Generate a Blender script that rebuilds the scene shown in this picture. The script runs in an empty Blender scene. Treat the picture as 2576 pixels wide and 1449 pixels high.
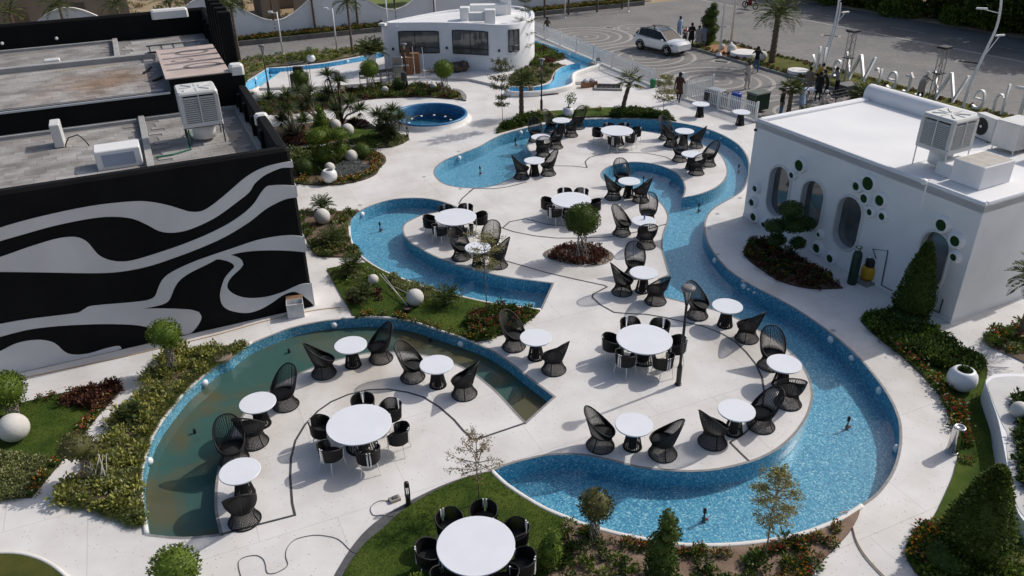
import bpy, bmesh, math, random
import numpy as np
from mathutils import Vector, Matrix
from mathutils.geometry import delaunay_2d_cdt
random.seed(7); rng = np.random.default_rng(7)
S = bpy.context.scene
C = S.collection
R = math.radians
# ---------------------------------------------------------------- camera
CAM_H, PITCH, ROLL, FPX, PW, PH = 13.733, 0.50788, -0.01694, 2007.76, 2576.0, 1449.0
_cp, _sp, _cr, _sr = math.cos(PITCH), math.sin(PITCH), math.cos(ROLL), math.sin(ROLL)
FW = np.array([0, _cp, -_sp]); _u = np.array([0, _sp, _cp]); _r = np.array([1., 0, 0])
RT = _cr*_r + _sr*_u; UP = -_sr*_r + _cr*_u
cam = bpy.data.cameras.new('camera'); camo = bpy.data.objects.new('camera', cam); C.objects.link(camo)
camo.matrix_world = Matrix(((RT[0], UP[0], -FW[0], 0), (RT[1], UP[1], -FW[1], 0), (RT[2], UP[2], -FW[2], CAM_H), (0, 0, 0, 1)))
cam.sensor_width = 36; cam.lens = FPX/PW*36; cam.clip_end = 3000; cam.clip_start = 0.1
S.camera = camo
# ---------------------------------------------------------------- sky, sun, exposure
SUN_AZ, SUN_EL = R(29.0), R(40.5)      # direction towards the sun, azimuth from +X to +Y
w = bpy.data.worlds.new('World'); S.world = w; w.use_nodes = True
nt = w.node_tree; nt.nodes.clear()
sky = nt.nodes.new('ShaderNodeTexSky'); sky.sky_type = 'NISHITA'; sky.sun_disc = False
sky.sun_elevation = SUN_EL; sky.sun_rotation = math.pi/2 - SUN_AZ
sky.dust_density = 3.5; sky.air_density = 1.0; sky.ozone_density = 1.0
bg = nt.nodes.new('ShaderNodeBackground'); bg.inputs[1].default_value = 0.125
wo = nt.nodes.new('ShaderNodeOutputWorld')
nt.links.new(sky.outputs[0], bg.inputs[0]); nt.links.new(bg.outputs[0], wo.inputs[0])
sl = bpy.data.lights.new('sun', 'SUN'); sl.energy = 3.0; sl.angle = R(0.55); sl.color = (1.0, 0.958, 0.905)
so = bpy.data.objects.new('sun', sl); C.objects.link(so)
sd = Vector((math.cos(SUN_EL)*math.cos(SUN_AZ), math.cos(SUN_EL)*math.sin(SUN_AZ), math.sin(SUN_EL)))
so.rotation_euler = sd.to_track_quat('Z', 'Y').to_euler(); so.location = (30, 30, 40)
S.view_settings.view_transform = 'Standard'; S.view_settings.look = 'None'
S.view_settings.exposure = -0.12; S.view_settings.gamma = 1.0
S.view_settings.use_curve_mapping = False
S.cycles.max_bounces = 8; S.cycles.transparent_max_bounces = 12
S.cycles.caustics_reflective = False; S.cycles.caustics_refractive = False

# ---------------------------------------------------------------- pixel -> place helpers (photo measured at 2576 x 1449)
def P(x, y, z=0.0):
    d = FW*FPX + RT*(x-PW/2) - UP*(y-PH/2)
    t = (z-CAM_H)/d[2]
    return Vector((t*d[0], t*d[1], z))
def G(pts, z=0.0): return [P(x, y, z) for x, y in pts]
def t3(c, r, pts): return [(858.667*c+x/3, 483*r+y/3) for x, y in pts]

# ---------------------------------------------------------------- materials
MATS = {}
def nodes(m):
    m.use_nodes = True
    return m.node_tree, m.node_tree.nodes, m.node_tree.links
def mat(name, col, rough=0.6, col2=None, scale=3.0, detail=4, bump=0.0, bscale=None, metal=0.0, spec=0.4, lo=0.35, hi=0.65, trans=0.0, coat=0.0):
    if name in MATS: return MATS[name]
    m = bpy.data.materials.new(name); t, n, l = nodes(m)
    b = n['Principled BSDF']; b.inputs['Roughness'].default_value = rough; b.inputs['Metallic'].default_value = metal
    b.inputs['Specular IOR Level'].default_value = spec; b.inputs['Base Color'].default_value = (*col, 1)
    if coat: b.inputs['Coat Weight'].default_value = coat
    tc = n.new('ShaderNodeTexCoord')
    if col2 is not None:
        nz = n.new('ShaderNodeTexNoise'); nz.inputs['Scale'].default_value = scale; nz.inputs['Detail'].default_value = detail
        l.new(tc.outputs['Object'], nz.inputs['Vector'])
        rp = n.new('ShaderNodeValToRGB'); rp.color_ramp.elements[0].position = lo; rp.color_ramp.elements[1].position = hi
        rp.color_ramp.elements[0].color = (*col, 1); rp.color_ramp.elements[1].color = (*col2, 1)
        l.new(nz.outputs['Fac'], rp.inputs[0]); l.new(rp.outputs[0], b.inputs['Base Color'])
    if bump:
        nb = n.new('ShaderNodeTexNoise'); nb.inputs['Scale'].default_value = bscale or scale*6; nb.inputs['Detail'].default_value = 5
        l.new(tc.outputs['Object'], nb.inputs['Vector'])
        bp = n.new('ShaderNodeBump'); bp.inputs['Strength'].default_value = bump; bp.inputs['Distance'].default_value = 0.02
        l.new(nb.outputs['Fac'], bp.inputs['Height']); l.new(bp.outputs[0], b.inputs['Normal'])
    MATS[name] = m
    return m
def leafmat(name, c1, c2, c3=None, rough=0.55, tr=0.25):
    if name in MATS: return MATS[name]
    m = bpy.data.materials.new(name); t, n, l = nodes(m); b = n['Principled BSDF']
    g = n.new('ShaderNodeNewGeometry'); rp = n.new('ShaderNodeValToRGB'); cr = rp.color_ramp
    cr.elements[0].color = (*c1, 1); cr.elements[1].color = (*c2, 1); cr.elements[0].position = 0.1; cr.elements[1].position = 0.8
    if c3:
        e = cr.elements.new(0.97); e.color = (*c3, 1)
    l.new(g.outputs['Random Per Island'], rp.inputs[0]); l.new(rp.outputs[0], b.inputs['Base Color'])
    b.inputs['Roughness'].default_value = rough; b.inputs['Specular IOR Level'].default_value = 0.25
    td = n.new('ShaderNodeBsdfTranslucent'); l.new(rp.outputs[0], td.inputs[0])
    mx = n.new('ShaderNodeMixShader'); mx.inputs[0].default_value = tr
    l.new(b.outputs[0], mx.inputs[1]); l.new(td.outputs[0], mx.inputs[2]); l.new(mx.outputs[0], n['Material Output'].inputs[0])
    MATS[name] = m
    return m
def rampmat(name, cols, rough=0.6, per='island'):
    m = leafmat(name, cols[0], cols[-1], rough=rough, tr=0.15)
    cr = [x for x in m.node_tree.nodes if x.type == 'VALTORGB'][0].color_ramp
    cr.interpolation = 'CONSTANT'
    while len(cr.elements) < len(cols): cr.elements.new(0.5)
    for i, c in enumerate(cols): cr.elements[i].position = i/len(cols); cr.elements[i].color = (*c, 1)
    return m

# ---------------------------------------------------------------- mesh helpers
class MB:
    def __init__(s): s.v = []; s.f = []; s.m = []
    def add(s, v, f, m=0):
        o = len(s.v); s.v += [tuple(p) for p in v]; s.f += [tuple(i+o for i in q) for q in f]; s.m += [m]*len(f); return s
    def box(s, x0, x1, y0, y1, z0, z1, m=0, M=None):
        v = [Vector(p) for p in [(x0,y0,z0),(x1,y0,z0),(x1,y1,z0),(x0,y1,z0),(x0,y0,z1),(x1,y0,z1),(x1,y1,z1),(x0,y1,z1)]]
        if M is not None: v = [M @ p for p in v]
        return s.add(v, [(3,2,1,0),(4,5,6,7),(0,1,5,4),(1,2,6,5),(2,3,7,6),(3,0,4,7)], m)
    def bbox(s, x0, x1, y0, y1, z0, z1, b=0.02, m=0, M=None):     # bevelled box: vertical and top edges chamfered
        def ring(z, i): return [(x0+i+b,y0+i,z),(x1-i-b,y0+i,z),(x1-i,y0+i+b,z),(x1-i,y1-i-b,z),(x1-i-b,y1-i,z),(x0+i+b,y1-i,z),(x0+i,y1-i-b,z),(x0+i,y0+i+b,z)]
        rs = [ring(z0,0), ring(z1-b,0), ring(z1,b*0.7)]
        v = [Vector(p) for r_ in rs for p in r_]
        if M is not None: v = [M @ p for p in v]
        f = [tuple(range(7,-1,-1)), tuple(range(16,24))]
        for k in range(2):
            for i in range(8): f.append((k*8+i, k*8+(i+1)%8, k*8+8+(i+1)%8, k*8+8+i))
        return s.add(v, f, m)
    def tube(s, pts, r, n=6, m=0, closed=False, caps=True):
        pts = [Vector(p) for p in pts]; k = len(pts)
        rr = r if isinstance(r, (list, tuple)) else [r]*k
        vs = []; up = None
        for i in range(k):
            if closed: d = pts[(i+1)%k]-pts[i-1]
            else: d = pts[min(i+1,k-1)]-pts[max(i-1,0)]
            if d.length < 1e-9: d = Vector((0,0,1))
            d.normalize()
            if up is None:
                up = Vector((0,0,1)) if abs(d.z) < 0.9 else Vector((1,0,0))
            a = d.cross(up)
            if a.length < 1e-6: a = d.cross(Vector((0.3,0.9,0.1)))
            a.normalize(); b_ = a.cross(d).normalized(); up = b_
            for j in range(n):
                t = 2*math.pi*j/n; vs.append(pts[i]+(a*math.cos(t)+b_*math.sin(t))*rr[i])
        f = []
        for i in range(k if closed else k-1):
            i2 = (i+1) % k
            for j in range(n): f.append((i*n+j, i2*n+j, i2*n+(j+1)%n, i*n+(j+1)%n))
        if not closed and caps: f += [tuple(range(n)), tuple(range((k-1)*n+n-1, (k-1)*n-1, -1))]
        return s.add(vs, f, m)
    def lathe(s, prof, n=24, m=0, c=(0,0,0), sx=1, sy=1, capb=True, capt=True):
        vs = []; k = len(prof)
        for r_, z in prof:
            for j in range(n):
                t = 2*math.pi*j/n; vs.append((c[0]+r_*sx*math.cos(t), c[1]+r_*sy*math.sin(t), c[2]+z))
        f = []
        for i in range(k-1):
            for j in range(n): f.append((i*n+j, i*n+(j+1)%n, (i+1)*n+(j+1)%n, (i+1)*n+j))
        if capb: f.append(tuple(range(n-1,-1,-1)))
        if capt: f.append(tuple(range((k-1)*n, k*n)))
        return s.add(vs, f, m)
    def sphere(s, c, r, n=16, k=10, m=0, sz=1.0, jit=0):
        c = Vector(c); vs = [c+Vector((0,0,-r*sz))]
        for i in range(1,k):
            ph = math.pi*i/k
            for j in range(n):
                t = 2*math.pi*j/n; q = r*(1+random.uniform(-jit,jit))
                vs.append(c+Vector((q*math.sin(ph)*math.cos(t), q*math.sin(ph)*math.sin(t), -q*sz*math.cos(ph))))
        vs.append(c+Vector((0,0,r*sz))); f = []
        for j in range(n): f.append((0, 1+(j+1)%n, 1+j))
        for i in range(k-2):
            for j in range(n): f.append((1+i*n+j, 1+i*n+(j+1)%n, 1+(i+1)*n+(j+1)%n, 1+(i+1)*n+j))
        L = len(vs)-1; b0 = 1+(k-2)*n
        for j in range(n): f.append((b0+j, b0+(j+1)%n, L))
        return s.add(vs, f, m)
    def prism(s, pts, z0, z1, m=0, top=True, bot=False, mside=None):
        n = len(pts); a = sum(pts[i][0]*pts[(i+1)%n][1]-pts[(i+1)%n][0]*pts[i][1] for i in range(n))
        pts = list(pts) if a > 0 else list(pts)[::-1]
        v = [(p[0],p[1],z0) for p in pts]+[(p[0],p[1],z1) for p in pts]
        s.add(v, [(i,(i+1)%n,n+(i+1)%n,n+i) for i in range(n)], m if mside is None else mside)
        tri = fill([[(p[0],p[1]) for p in pts]])
        if top: s.add([(x,y,z1) for x,y in tri[0]], tri[1], m)
        if bot: s.add([(x,y,z0) for x,y in tri[0]], [q[::-1] for q in tri[1]], m)
        return s
    def build(s, name, mats, parent=None, smooth=False, loc=None, rz=0, angle=None):
        me = bpy.data.meshes.new(name); me.from_pydata(s.v, [], s.f)
        for m in (mats if isinstance(mats,(list,tuple)) else [mats]): me.materials.append(m)
        if any(s.m): me.polygons.foreach_set('material_index', s.m)
        if smooth: me.polygons.foreach_set('use_smooth', [True]*len(s.f))
        if angle is not None:
            me.polygons.foreach_set('use_smooth', [True]*len(s.f)); me.set_sharp_from_angle(angle=R(angle))
        me.update()
        o = bpy.data.objects.new(name, me); C.objects.link(o)
        if parent is not None: o.parent = parent
        if loc is not None: o.location = loc
        o.rotation_euler.z = rz
        return o
def fill(loops):
    """triangulate 2D loops (outer first, holes after)"""
    vs = []; faces = []; edges = []
    for L in loops:
        o = len(vs); vs += [Vector((p[0],p[1])) for p in L]; n = len(L)
        a = sum(L[i][0]*L[(i+1)%n][1]-L[(i+1)%n][0]*L[i][1] for i in range(n))
        idx = list(range(o,o+n)); faces.append(idx if a > 0 else idx[::-1])
    r = delaunay_2d_cdt(vs, [], faces, 1, 1e-5)
    out = []
    for f in r[2]:
        a, b, c = [r[0][i] for i in f[:3]]
        if len(loops) > 1:
            g = (a+b+c)/3
            if any(inside(h, g.x, g.y) for h in loops[1:]): continue
        out.append(tuple(f) if (b-a).cross(c-a) > 0 else tuple(f)[::-1])
    return [(p.x,p.y) for p in r[0]], out
def sheet(name, loops, z, m, parent=None):
    v, f = fill(loops); mb = MB(); mb.add([(x,y,z) for x,y in v], f)
    return mb.build(name, m, parent)
def smooth_loop(pts, n=4, closed=True):
    """Catmull-Rom through pts; a pt given with 3rd value 'c' style corner is not needed"""
    k = len(pts); out = []
    pts = [Vector((p[0],p[1],p[2] if len(p) > 2 else 0)) for p in pts]
    rngk = range(k if closed else k-1)
    for i in rngk:
        p0 = pts[i-1] if closed or i > 0 else pts[i]; p1 = pts[i]; p2 = pts[(i+1)%k]; p3 = pts[(i+2)%k] if closed or i+2 < k else pts[(i+1)%k]
        for j in range(n):
            t = j/n
            out.append(0.5*((2*p1)+(p2-p0)*t+(2*p0-5*p1+4*p2-p3)*t*t+(3*p1-p0-3*p2+p3)*t**3))
    if not closed: out.append(pts[-1])
    return out
def ribbon(mb, pts, wl, wr, z, m=0, closed=False):
    """flat strip along pts; wl to the left, wr to the right"""
    pts = [Vector((p[0],p[1],0)) for p in pts]; k = len(pts); vs = []
    for i in range(k):
        a = pts[i-1] if (closed or i > 0) else pts[i]; b = pts[(i+1)%k] if (closed or i < k-1) else pts[i]
        d1 = (pts[i]-a); d2 = (b-pts[i])
        if d1.length < 1e-7: d1 = d2
        if d2.length < 1e-7: d2 = d1
        d1.normalize(); d2.normalize()
        n1 = Vector((-d1.y,d1.x,0)); n2 = Vector((-d2.y,d2.x,0)); nn = n1+n2
        if nn.length < 0.2: nn = n1
        nn.normalize(); k_ = 1/max(0.55, nn.dot(n1))
        vs.append(pts[i]+nn*wl*k_+Vector((0,0,z))); vs.append(pts[i]-nn*wr*k_+Vector((0,0,z)))
    f = []
    for i in range(k if closed else k-1):
        j = (i+1) % k
        f.append((2*i, 2*i+1, 2*j+1, 2*j))
    mb.add(vs, f, m); return mb
def inside(poly, x, y):
    c = False; n = len(poly); j = n-1
    for i in range(n):
        xi, yi = poly[i][0], poly[i][1]; xj, yj = poly[j][0], poly[j][1]
        if (yi > y) != (yj > y) and x < (xj-xi)*(y-yi)/(yj-yi)+xi: c = not c
        j = i
    return c
def scatter(poly, n, holes=(), seed=0, pad=0.0):
    rr = random.Random(seed); xs = [p[0] for p in poly]; ys = [p[1] for p in poly]; out = []; tries = 0
    while len(out) < n and tries < n*60:
        tries += 1; x = rr.uniform(min(xs), max(xs)); y = rr.uniform(min(ys), max(ys))
        if inside(poly,x,y) and not any(inside(h,x,y) for h in holes): out.append((x,y))
    return out
def area(poly):
    n = len(poly); return abs(sum(poly[i][0]*poly[(i+1)%n][1]-poly[(i+1)%n][0]*poly[i][1] for i in range(n)))/2

# ---------------------------------------------------------------- object helpers
def tag(o, label=None, cat=None, group=None, kind=None):
    if label: o['label'] = label
    if cat: o['category'] = cat
    if group: o['group'] = group
    if kind: o['kind'] = kind
    return o
def thing(name, label, cat, loc=(0,0,0), rz=0, group=None):
    o = bpy.data.objects.new(name, None); C.objects.link(o); o.location = loc; o.rotation_euler.z = rz
    o.empty_display_size = 0.1
    return tag(o, label, cat, group)
def kids(o): return [c for c in bpy.data.objects if c.parent == o]
def dup(root, loc, rz, label=None, group=None, scale=None, chl=None):
    r_ = root.copy(); C.objects.link(r_); r_.location = loc; r_.rotation_euler.z = rz
    if scale: r_.scale = (scale,)*3
    if label: r_['label'] = label
    if group: r_['group'] = group
    for ch in (chl if chl is not None else kids(root)):
        c = ch.copy(); C.objects.link(c); c.parent = r_
        for g in kids(ch):
            d = g.copy(); C.objects.link(d); d.parent = c
    return r_
# ================================================================ surface materials
def terrazzo():
    m = bpy.data.materials.new('white_terrazzo'); t, n, l = nodes(m); b = n['Principled BSDF']
    tc = n.new('ShaderNodeTexCoord')
    n1 = n.new('ShaderNodeTexNoise'); n1.inputs['Scale'].default_value = 0.55; n1.inputs['Detail'].default_value = 6; n1.inputs['Roughness'].default_value = 0.62
    r1 = n.new('ShaderNodeValToRGB'); r1.color_ramp.elements[0].position = 0.33; r1.color_ramp.elements[1].position = 0.6
    r1.color_ramp.elements[0].color = (0.60, 0.575, 0.545, 1); r1.color_ramp.elements[1].color = (0.72, 0.70, 0.68, 1)
    n2 = n.new('ShaderNodeTexVoronoi'); n2.inputs['Scale'].default_value = 11.0
    r2 = n.new('ShaderNodeValToRGB'); r2.color_ramp.elements[0].position = 0.09; r2.color_ramp.elements[1].position = 0.17
    r2.color_ramp.elements[0].color = (0.30, 0.29, 0.28, 1); r2.color_ramp.elements[1].color = (1, 1, 1, 1)
    n3 = n.new('ShaderNodeTexWhiteNoise'); n3.noise_dimensions = '3D'
    gt = n.new('ShaderNodeMath'); gt.operation = 'GREATER_THAN'; gt.inputs[1].default_value = 0.62
    mx = n.new('ShaderNodeMix'); mx.data_type = 'RGBA'; mx.blend_type = 'MULTIPLY'
    l.new(tc.outputs['Object'], n1.inputs[0]); l.new(tc.outputs['Object'], n2.inputs[0])
    l.new(n2.outputs['Position'], n3.inputs[0]); l.new(n3.outputs['Value'], gt.inputs[0]); l.new(gt.outputs[0], mx.inputs[0])
    l.new(n1.outputs['Fac'], r1.inputs[0]); l.new(n2.outputs['Distance'], r2.inputs[0])
    l.new(r1.outputs[0], mx.inputs[6]); l.new(r2.outputs[0], mx.inputs[7])
    # dust stains with a shape of their own
    n4 = n.new('ShaderNodeTexNoise'); n4.inputs['Scale'].default_value = 0.16; n4.inputs['Detail'].default_value = 8; n4.inputs['Distortion'].default_value = 1.2
    r4 = n.new('ShaderNodeValToRGB'); r4.color_ramp.elements[0].position = 0.56; r4.color_ramp.elements[1].position = 0.72
    r4.color_ramp.elements[0].color = (1, 1, 1, 1); r4.color_ramp.elements[1].color = (0.80, 0.765, 0.71, 1)
    m2 = n.new('ShaderNodeMix'); m2.data_type = 'RGBA'; m2.blend_type = 'MULTIPLY'; m2.inputs[0].default_value = 1
    l.new(tc.outputs['Object'], n4.inputs[0]); l.new(n4.outputs['Fac'], r4.inputs[0]); l.new(mx.outputs[2], m2.inputs[6]); l.new(r4.outputs[0], m2.inputs[7])
    # fine joints between the cast slabs
    mp = n.new('ShaderNodeMapping'); mp.inputs['Rotation'].default_value = (0, 0, R(-24)); l.new(tc.outputs['Object'], mp.inputs[0])
    br = n.new('ShaderNodeTexBrick'); br.inputs['Scale'].default_value = 0.28; br.inputs['Mortar Size'].default_value = 0.0028; br.inputs['Mortar Smooth'].default_value = 0.1; br.inputs['Brick Width'].default_value = 1.0; br.inputs['Row Height'].default_value = 0.8
    br.inputs['Color1'].default_value = (1, 1, 1, 1); br.inputs['Color2'].default_value = (0.97, 0.97, 0.965, 1); br.inputs['Mortar'].default_value = (0.80, 0.785, 0.765, 1)
    l.new(mp.outputs[0], br.inputs[0]); m3 = n.new('ShaderNodeMix'); m3.data_type = 'RGBA'; m3.blend_type = 'MULTIPLY'; m3.inputs[0].default_value = 1
    l.new(m2.outputs[2], m3.inputs[6]); l.new(br.outputs[0], m3.inputs[7])
    l.new(m3.outputs[2], b.inputs['Base Color']); b.inputs['Roughness'].default_value = 0.6; b.inputs['Specular IOR Level'].default_value = 0.3
    MATS['white_terrazzo'] = m
    return m
def mosaic(name, cols, size=0.045):
    m = bpy.data.materials.new(name); t, n, l = nodes(m); b = n['Principled BSDF']
    tc = n.new('ShaderNodeTexCoord')
    def layer(sz, off):
        v = n.new('ShaderNodeVectorMath'); v.operation = 'MULTIPLY_ADD'; v.inputs[1].default_value = (1/sz,)*3; v.inputs[2].default_value = off
        f = n.new('ShaderNodeVectorMath'); f.operation = 'FLOOR'; wn = n.new('ShaderNodeTexWhiteNoise'); wn.noise_dimensions = '3D'
        l.new(tc.outputs['Object'], v.inputs[0]); l.new(v.outputs[0], f.inputs[0]); l.new(f.outputs[0], wn.inputs['Vector'])
        return wn.outputs['Value']
    rp = n.new('ShaderNodeValToRGB'); cr = rp.color_ramp; cr.interpolation = 'CONSTANT'
    while len(cr.elements) < len(cols): cr.elements.new(0.5)
    for i, (p_, c) in enumerate(cols): cr.elements[i].position = p_; cr.elements[i].color = (*c, 1)
    l.new(layer(size, (0.13, 0.31, 0.37)), rp.inputs[0])
    l.new(rp.outputs[0], b.inputs['Base Color']); b.inputs['Roughness'].default_value = 0.3
    MATS[name] = m
    return m
def water_mat(name, tint, murk=None, bump=0.22):
    m = bpy.data.materials.new(name); t, n, l = nodes(m); n.remove(n['Principled BSDF'])
    tr = n.new('ShaderNodeBsdfTransparent'); tr.inputs[0].default_value = (*tint, 1)
    gl = n.new('ShaderNodeBsdfGlossy'); gl.inputs['Roughness'].default_value = 0.04
    fr = n.new('ShaderNodeFresnel'); fr.inputs['IOR'].default_value = 1.33
    ge = n.new('ShaderNodeNewGeometry'); mr = n.new('ShaderNodeMapRange'); mr.inputs[3].default_value = 1.33; mr.inputs[4].default_value = 1/1.33
    l.new(ge.outputs['Backfacing'], mr.inputs[0]); l.new(mr.outputs[0], fr.inputs['IOR'])
    tc = n.new('ShaderNodeTexCoord'); nz = n.new('ShaderNodeTexNoise'); nz.inputs['Scale'].default_value = 3.2; nz.inputs['Detail'].default_value = 4
    bp = n.new('ShaderNodeBump'); bp.inputs['Strength'].default_value = bump; bp.inputs['Distance'].default_value = 0.03
    l.new(tc.outputs['Object'], nz.inputs[0]); l.new(nz.outputs['Fac'], bp.inputs['Height'])
    l.new(bp.outputs[0], gl.inputs['Normal']); l.new(bp.outputs[0], fr.inputs['Normal'])
    mx = n.new('ShaderNodeMixShader'); l.new(fr.outputs[0], mx.inputs[0]); l.new(gl.outputs[0], mx.inputs[2])
    base = tr.outputs[0]
    if murk:
        df = n.new('ShaderNodeBsdfDiffuse'); n2 = n.new('ShaderNodeTexNoise'); n2.inputs['Scale'].default_value = 0.45; n2.inputs['Detail'].default_value = 4; n2.inputs['Distortion'].default_value = 0.8
        rp = n.new('ShaderNodeValToRGB'); rp.color_ramp.elements[0].color = (*murk[0], 1); rp.color_ramp.elements[1].color = (*murk[1], 1)
        rp.color_ramp.elements[0].position = 0.42; rp.color_ramp.elements[1].position = 0.62
        l.new(tc.outputs['Object'], n2.inputs[0]); l.new(n2.outputs['Fac'], rp.inputs[0]); l.new(rp.outputs[0], df.inputs[0])
        m1 = n.new('ShaderNodeMixShader'); m1.inputs[0].default_value = murk[2]
        l.new(tr.outputs[0], m1.inputs[1]); l.new(df.outputs[0], m1.inputs[2]); base = m1.outputs[0]
    l.new(base, mx.inputs[1]); l.new(mx.outputs[0], n['Material Output'].inputs[0])
    MATS[name] = m
    return m
def pavers(name, c1, c2, mortar, scale, rot=0.0, bw=0.5, bh=0.25):
    m = bpy.data.materials.new(name); t, n, l = nodes(m); b = n['Principled BSDF']
    tc = n.new('ShaderNodeTexCoord'); mp = n.new('ShaderNodeMapping'); mp.inputs['Rotation'].default_value = (0, 0, rot)
    br = n.new('ShaderNodeTexBrick'); br.inputs['Scale'].default_value = scale; br.inputs['Mortar Size'].default_value = 0.018
    br.inputs['Brick Width'].default_value = bw; br.inputs['Row Height'].default_value = bh
    br.inputs['Color1'].default_value = (*c1, 1); br.inputs['Color2'].default_value = (*c2, 1); br.inputs['Mortar'].default_value = (*mortar, 1)
    nz = n.new('ShaderNodeTexNoise'); nz.inputs['Scale'].default_value = 0.35; nz.inputs['Detail'].default_value = 7
    rp = n.new('ShaderNodeValToRGB'); rp.color_ramp.elements[0].position = 0.3; rp.color_ramp.elements[1].position = 0.7
    rp.color_ramp.elements[0].color = (0.8, 0.8, 0.8, 1); rp.color_ramp.elements[1].color = (1.12, 1.08, 1.04, 1)
    mx = n.new('ShaderNodeMix'); mx.data_type = 'RGBA'; mx.blend_type = 'MULTIPLY'; mx.inputs[0].default_value = 1
    l.new(tc.outputs['Object'], mp.inputs[0]); l.new(mp.outputs[0], br.inputs[0]); l.new(tc.outputs['Object'], nz.inputs[0])
    l.new(nz.outputs['Fac'], rp.inputs[0]); l.new(br.outputs[0], mx.inputs[6]); l.new(rp.outputs[0], mx.inputs[7])
    l.new(mx.outputs[2], b.inputs['Base Color']); b.inputs['Roughness'].default_value = 0.85
    MATS[name] = m
    return m
M_deck = terrazzo()
M_mos = mosaic('blue_mosaic', [(0, (0.05, 0.20, 0.34)), (0.18, (0.075, 0.28, 0.43)), (0.5, (0.115, 0.355, 0.49)), (0.8, (0.23, 0.47, 0.58)), (0.95, (0.42, 0.60, 0.66))], 0.036)
M_mosd = mosaic('deep_blue_mosaic', [(0, (0.012, 0.12, 0.20)), (0.4, (0.02, 0.19, 0.27)), (0.85, (0.06, 0.28, 0.36))], 0.06)
M_mosl = mosaic('pale_blue_mosaic', [(0, (0.10, 0.40, 0.62)), (0.4, (0.18, 0.50, 0.70)), (0.8, (0.34, 0.62, 0.76))], 0.06)
M_water = water_mat('clear_water', (0.88, 0.97, 0.98))
M_murk = water_mat('murky_water', (0.50, 0.70, 0.64), ((0.065, 0.135, 0.115), (0.135, 0.12, 0.06), 0.72), 0.06)
M_pave = pavers('grey_pavers', (0.235, 0.228, 0.22), (0.175, 0.172, 0.168), (0.12, 0.118, 0.115), 2.0, R(24))
M_pavel = pavers('pale_stone_setts', (0.40, 0.38, 0.35), (0.34, 0.325, 0.30), (0.22, 0.21, 0.2), 3.0, R(10))
M_asph = mat('asphalt', (0.115, 0.112, 0.11), 0.9, (0.16, 0.155, 0.15), 0.4, 8, 0.2, 30)
M_earth = mat('dry_earth', (0.26, 0.19, 0.11), 0.95, (0.36, 0.28, 0.17), 0.25, 8, 0.5, 6)
M_soil = mat('garden_soil', (0.085, 0.055, 0.036), 0.95, (0.17, 0.12, 0.085), 2.2, 6, 0.8, 14)
M_sand = mat('pale_sandy_soil', (0.34, 0.25, 0.17), 0.95, (0.44, 0.34, 0.24), 1.0, 6, 0.5, 10)
M_lawn = mat('mown_lawn', (0.032, 0.062, 0.010), 0.9, (0.082, 0.115, 0.020), 1.1, 7, 0.9, 60, spec=0.1)
M_grey = mat('grey_stone_trim', (0.20, 0.195, 0.19), 0.7, (0.28, 0.27, 0.26), 4)
M_dgrey = mat('dark_grey_granite', (0.075, 0.075, 0.078), 0.6, (0.11, 0.108, 0.105), 6)
M_line = mat('black_stone_inlay', (0.045, 0.045, 0.048), 0.5, (0.075, 0.072, 0.07), 8)
M_cope = mat('white_plaster_coping', (0.66, 0.64, 0.60), 0.6, (0.74, 0.72, 0.69), 2.5, 5, 0.15, 20)
M_white = mat('white_render_wall', (0.74, 0.74, 0.75), 0.7, (0.80, 0.80, 0.81), 0.8, 6, 0.12, 40)
M_kerb = mat('concrete_kerb', (0.24, 0.23, 0.215), 0.85, (0.32, 0.31, 0.29), 2)
M_black = mat('black_render_wall', (0.0045, 0.0045, 0.005), 0.8, (0.0075, 0.0075, 0.008), 0.8, 6, 0.15, 30, spec=0.15)

# ================================================================ outlines (photo pixels laid on the plane they touch)
PA = G([(372,1343),(362,1266),(358,1213),(365,1166),(383,1109),(407,1066),(437,1026),(467,989),(493,966),(520,943),(547,920),(577,908),(600,888),(633,866),(683,845),(733,826),(800,811),(859,804),(925,801),(992,805),(1045,815),(1092,831),(1142,847),(1192,864),(1235,883),(1285,916),(1325,948),(1392,998),
        (1322,1061),(1292,1029),(1259,993),(1229,966),(1195,940),(1159,920),(1120,905),(1079,894),(1025,885),(985,883),(940,885),(890,893),(830,909),(780,926),(735,946),(690,972),(648,1004),(610,1043),(578,1095),(557,1150),(545,1195),(540,1240),(541,1290),(553,1343),(460,1351)])
PC = G([(1149,522),(1112,508),(1072,500),(1025,499),(985,503),(942,515),(909,530),(889,546),(880,570),(884,596),(895,626),(915,646),(949,670),(985,688),(1032,706),(1085,726),(1159,743),(1225,758),(1292,768),(1360,776),
        (1389,713),(1342,707),(1275,698),(1219,686),(1159,671),(1109,653),(1059,628),(1025,605),(1012,583),(1014,566),(1029,555),(1059,541),(1089,535),(1125,528)])
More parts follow.
